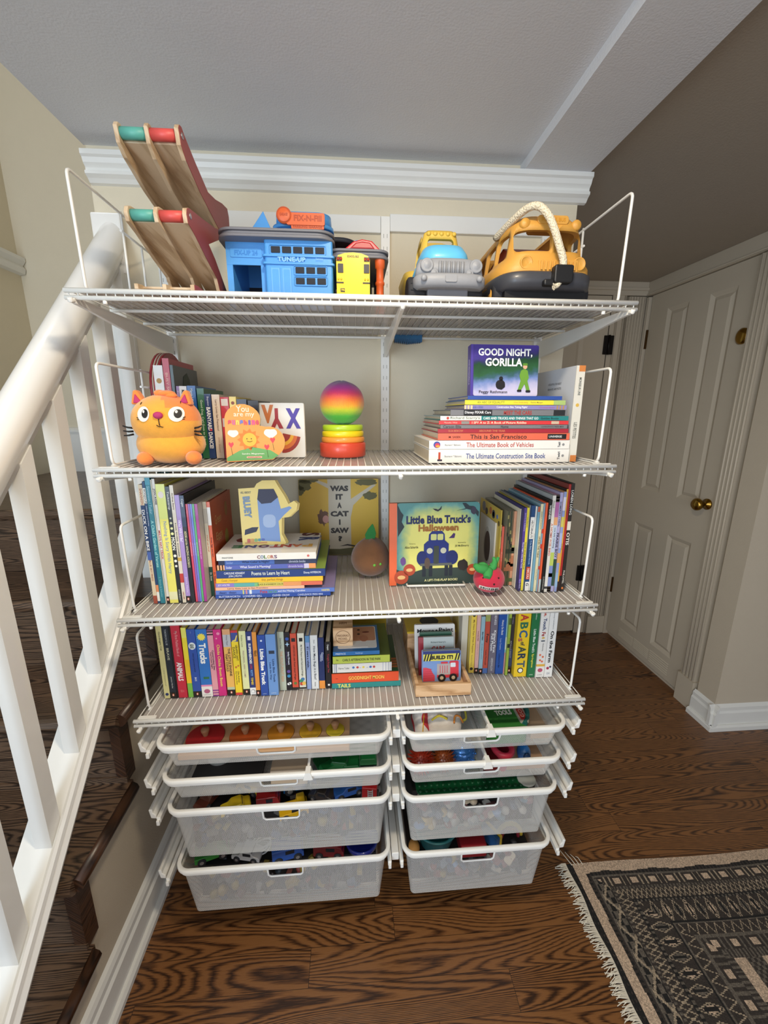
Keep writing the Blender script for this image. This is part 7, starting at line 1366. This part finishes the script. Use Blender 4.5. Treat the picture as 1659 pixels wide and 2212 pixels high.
# remaining length of the rug, coarser
b0 = len(vs); yb = Y1-ny*st_; n2 = 60; m2 = 60
vs += [(X0+(X1-X0)*i/n2, yb+(Y0-yb)*j/m2, .0045) for j in range(m2+1) for i in range(n2+1)]
for j in range(m2):
    for i in range(n2):
        a = b0+j*(n2+1)+i; fs.append((a, a+n2+1, a+n2+2, a+1)); cols.append(rugcol((i+.5)*(X1-X0)/n2, ny*st_+(j+.5)*(yb-Y0)/m2))
me = bpy.data.meshes.new('pile'); me.from_pydata([(x-1.2, y+.9, z) for x, y, z in vs], [], fs)
ca = me.color_attributes.new('wool', 'FLOAT_COLOR', 'CORNER'); arr = []
for p, c in zip(me.polygons, cols):
    l = lin(c); arr += list(l)*p.loop_total
ca.data.foreach_set('color', arr)
RGM = bpy.data.materials.new('knotted_wool'); RGM.use_nodes = True; nt = RGM.node_tree; b = nt.nodes['Principled BSDF']; at = N(nt, 'ShaderNodeVertexColor', layer_name='wool'); nz = N(nt, 'ShaderNodeTexNoise'); nz.inputs['Scale'].default_value = 500
nt.links.new(at.outputs[0], b.inputs['Base Color']); b.inputs['Roughness'].default_value = .95; bp = N(nt, 'ShaderNodeBump'); bp.inputs['Strength'].default_value = .7; bp.inputs['Distance'].default_value = .003
tc = N(nt, 'ShaderNodeTexCoord'); nt.links.new(tc.outputs['Object'], nz.inputs['Vector']); nt.links.new(nz.outputs['Fac'], bp.inputs['Height']); nt.links.new(bp.outputs['Normal'], b.inputs['Normal'])
me.materials.append(RGM); pl_ = bpy.data.objects.new('pile', me); COL.objects.link(pl_); pl_.parent = rg
m = MB(); FR = mat('#ded5c2', .9, var=.1, vscale=80); R = random.Random(11); y = Y1+.004
while y > -1.15:
    L = R.uniform(.020, .040); dy = R.uniform(-.016, .008); x = X0+.004+.003*math.sin(y*40)
    m.tube([(x, y, .005), (x-L*.5, y+dy*.3, .0065), (x-L, y+dy, .0025)], [.0015, .0013, .0009], FR, 4, cap=False); y -= .0021
for k in range(4): m.tube([(X0+.02+.012*k, Y1-.002, .005), (X0+.012+.013*k, Y1+.02, .006), (X0+.005+.014*k, Y1+.05-.008*k, .002)], [.0014, .0012, .0008], FR, 4, cap=False)
fo = m.build('fringe', rg); fo['kind'] = 'stuff'
# ------------------------------------------------------------------ light
def area(name, loc, to, sx, sy, power, col):
    l = bpy.data.lights.new(name, 'AREA'); l.shape = 'RECTANGLE'; l.size = sx; l.size_y = sy; l.energy = power; l.color = col
    o = bpy.data.objects.new(name, l); COL.objects.link(o); o.location = loc
    o.rotation_euler = (Vector(to)-Vector(loc)).to_track_quat('-Z', 'Y').to_euler(); return o
area('window_daylight', (-.2, -3.3, 1.25), (0, 0, 1.3), 2.4, 1.9, 33, (.96, .97, 1.))
area('side_window_daylight', (-1.57, -2.75, 1.40), (-.1, -.2, 1.75), 1.2, 1.6, 62, (.60, .79, 1.))
area('stairwell_daylight', (-1.2, -.6, 3.4), (-1.1, .2, 1.0), .6, 1.0, 8, (.9, .92, 1.))
area('ceiling_lamp', (.05, -.98, 2.09), (.05, -.9, 0), .14, .14, 12.5, (1., .86, .66))
w = bpy.data.worlds.new('world'); SC.world = w; w.use_nodes = True; bg_ = w.node_tree.nodes['Background']; bg_.inputs[0].default_value = (.80, .85, .92, 1); bg_.inputs[1].default_value = .42
SC.view_settings.view_transform = 'Standard'; SC.view_settings.look = 'None'; SC.view_settings.exposure = -0.08; SC.view_settings.gamma = 1; SC.view_settings.use_curve_mapping = False
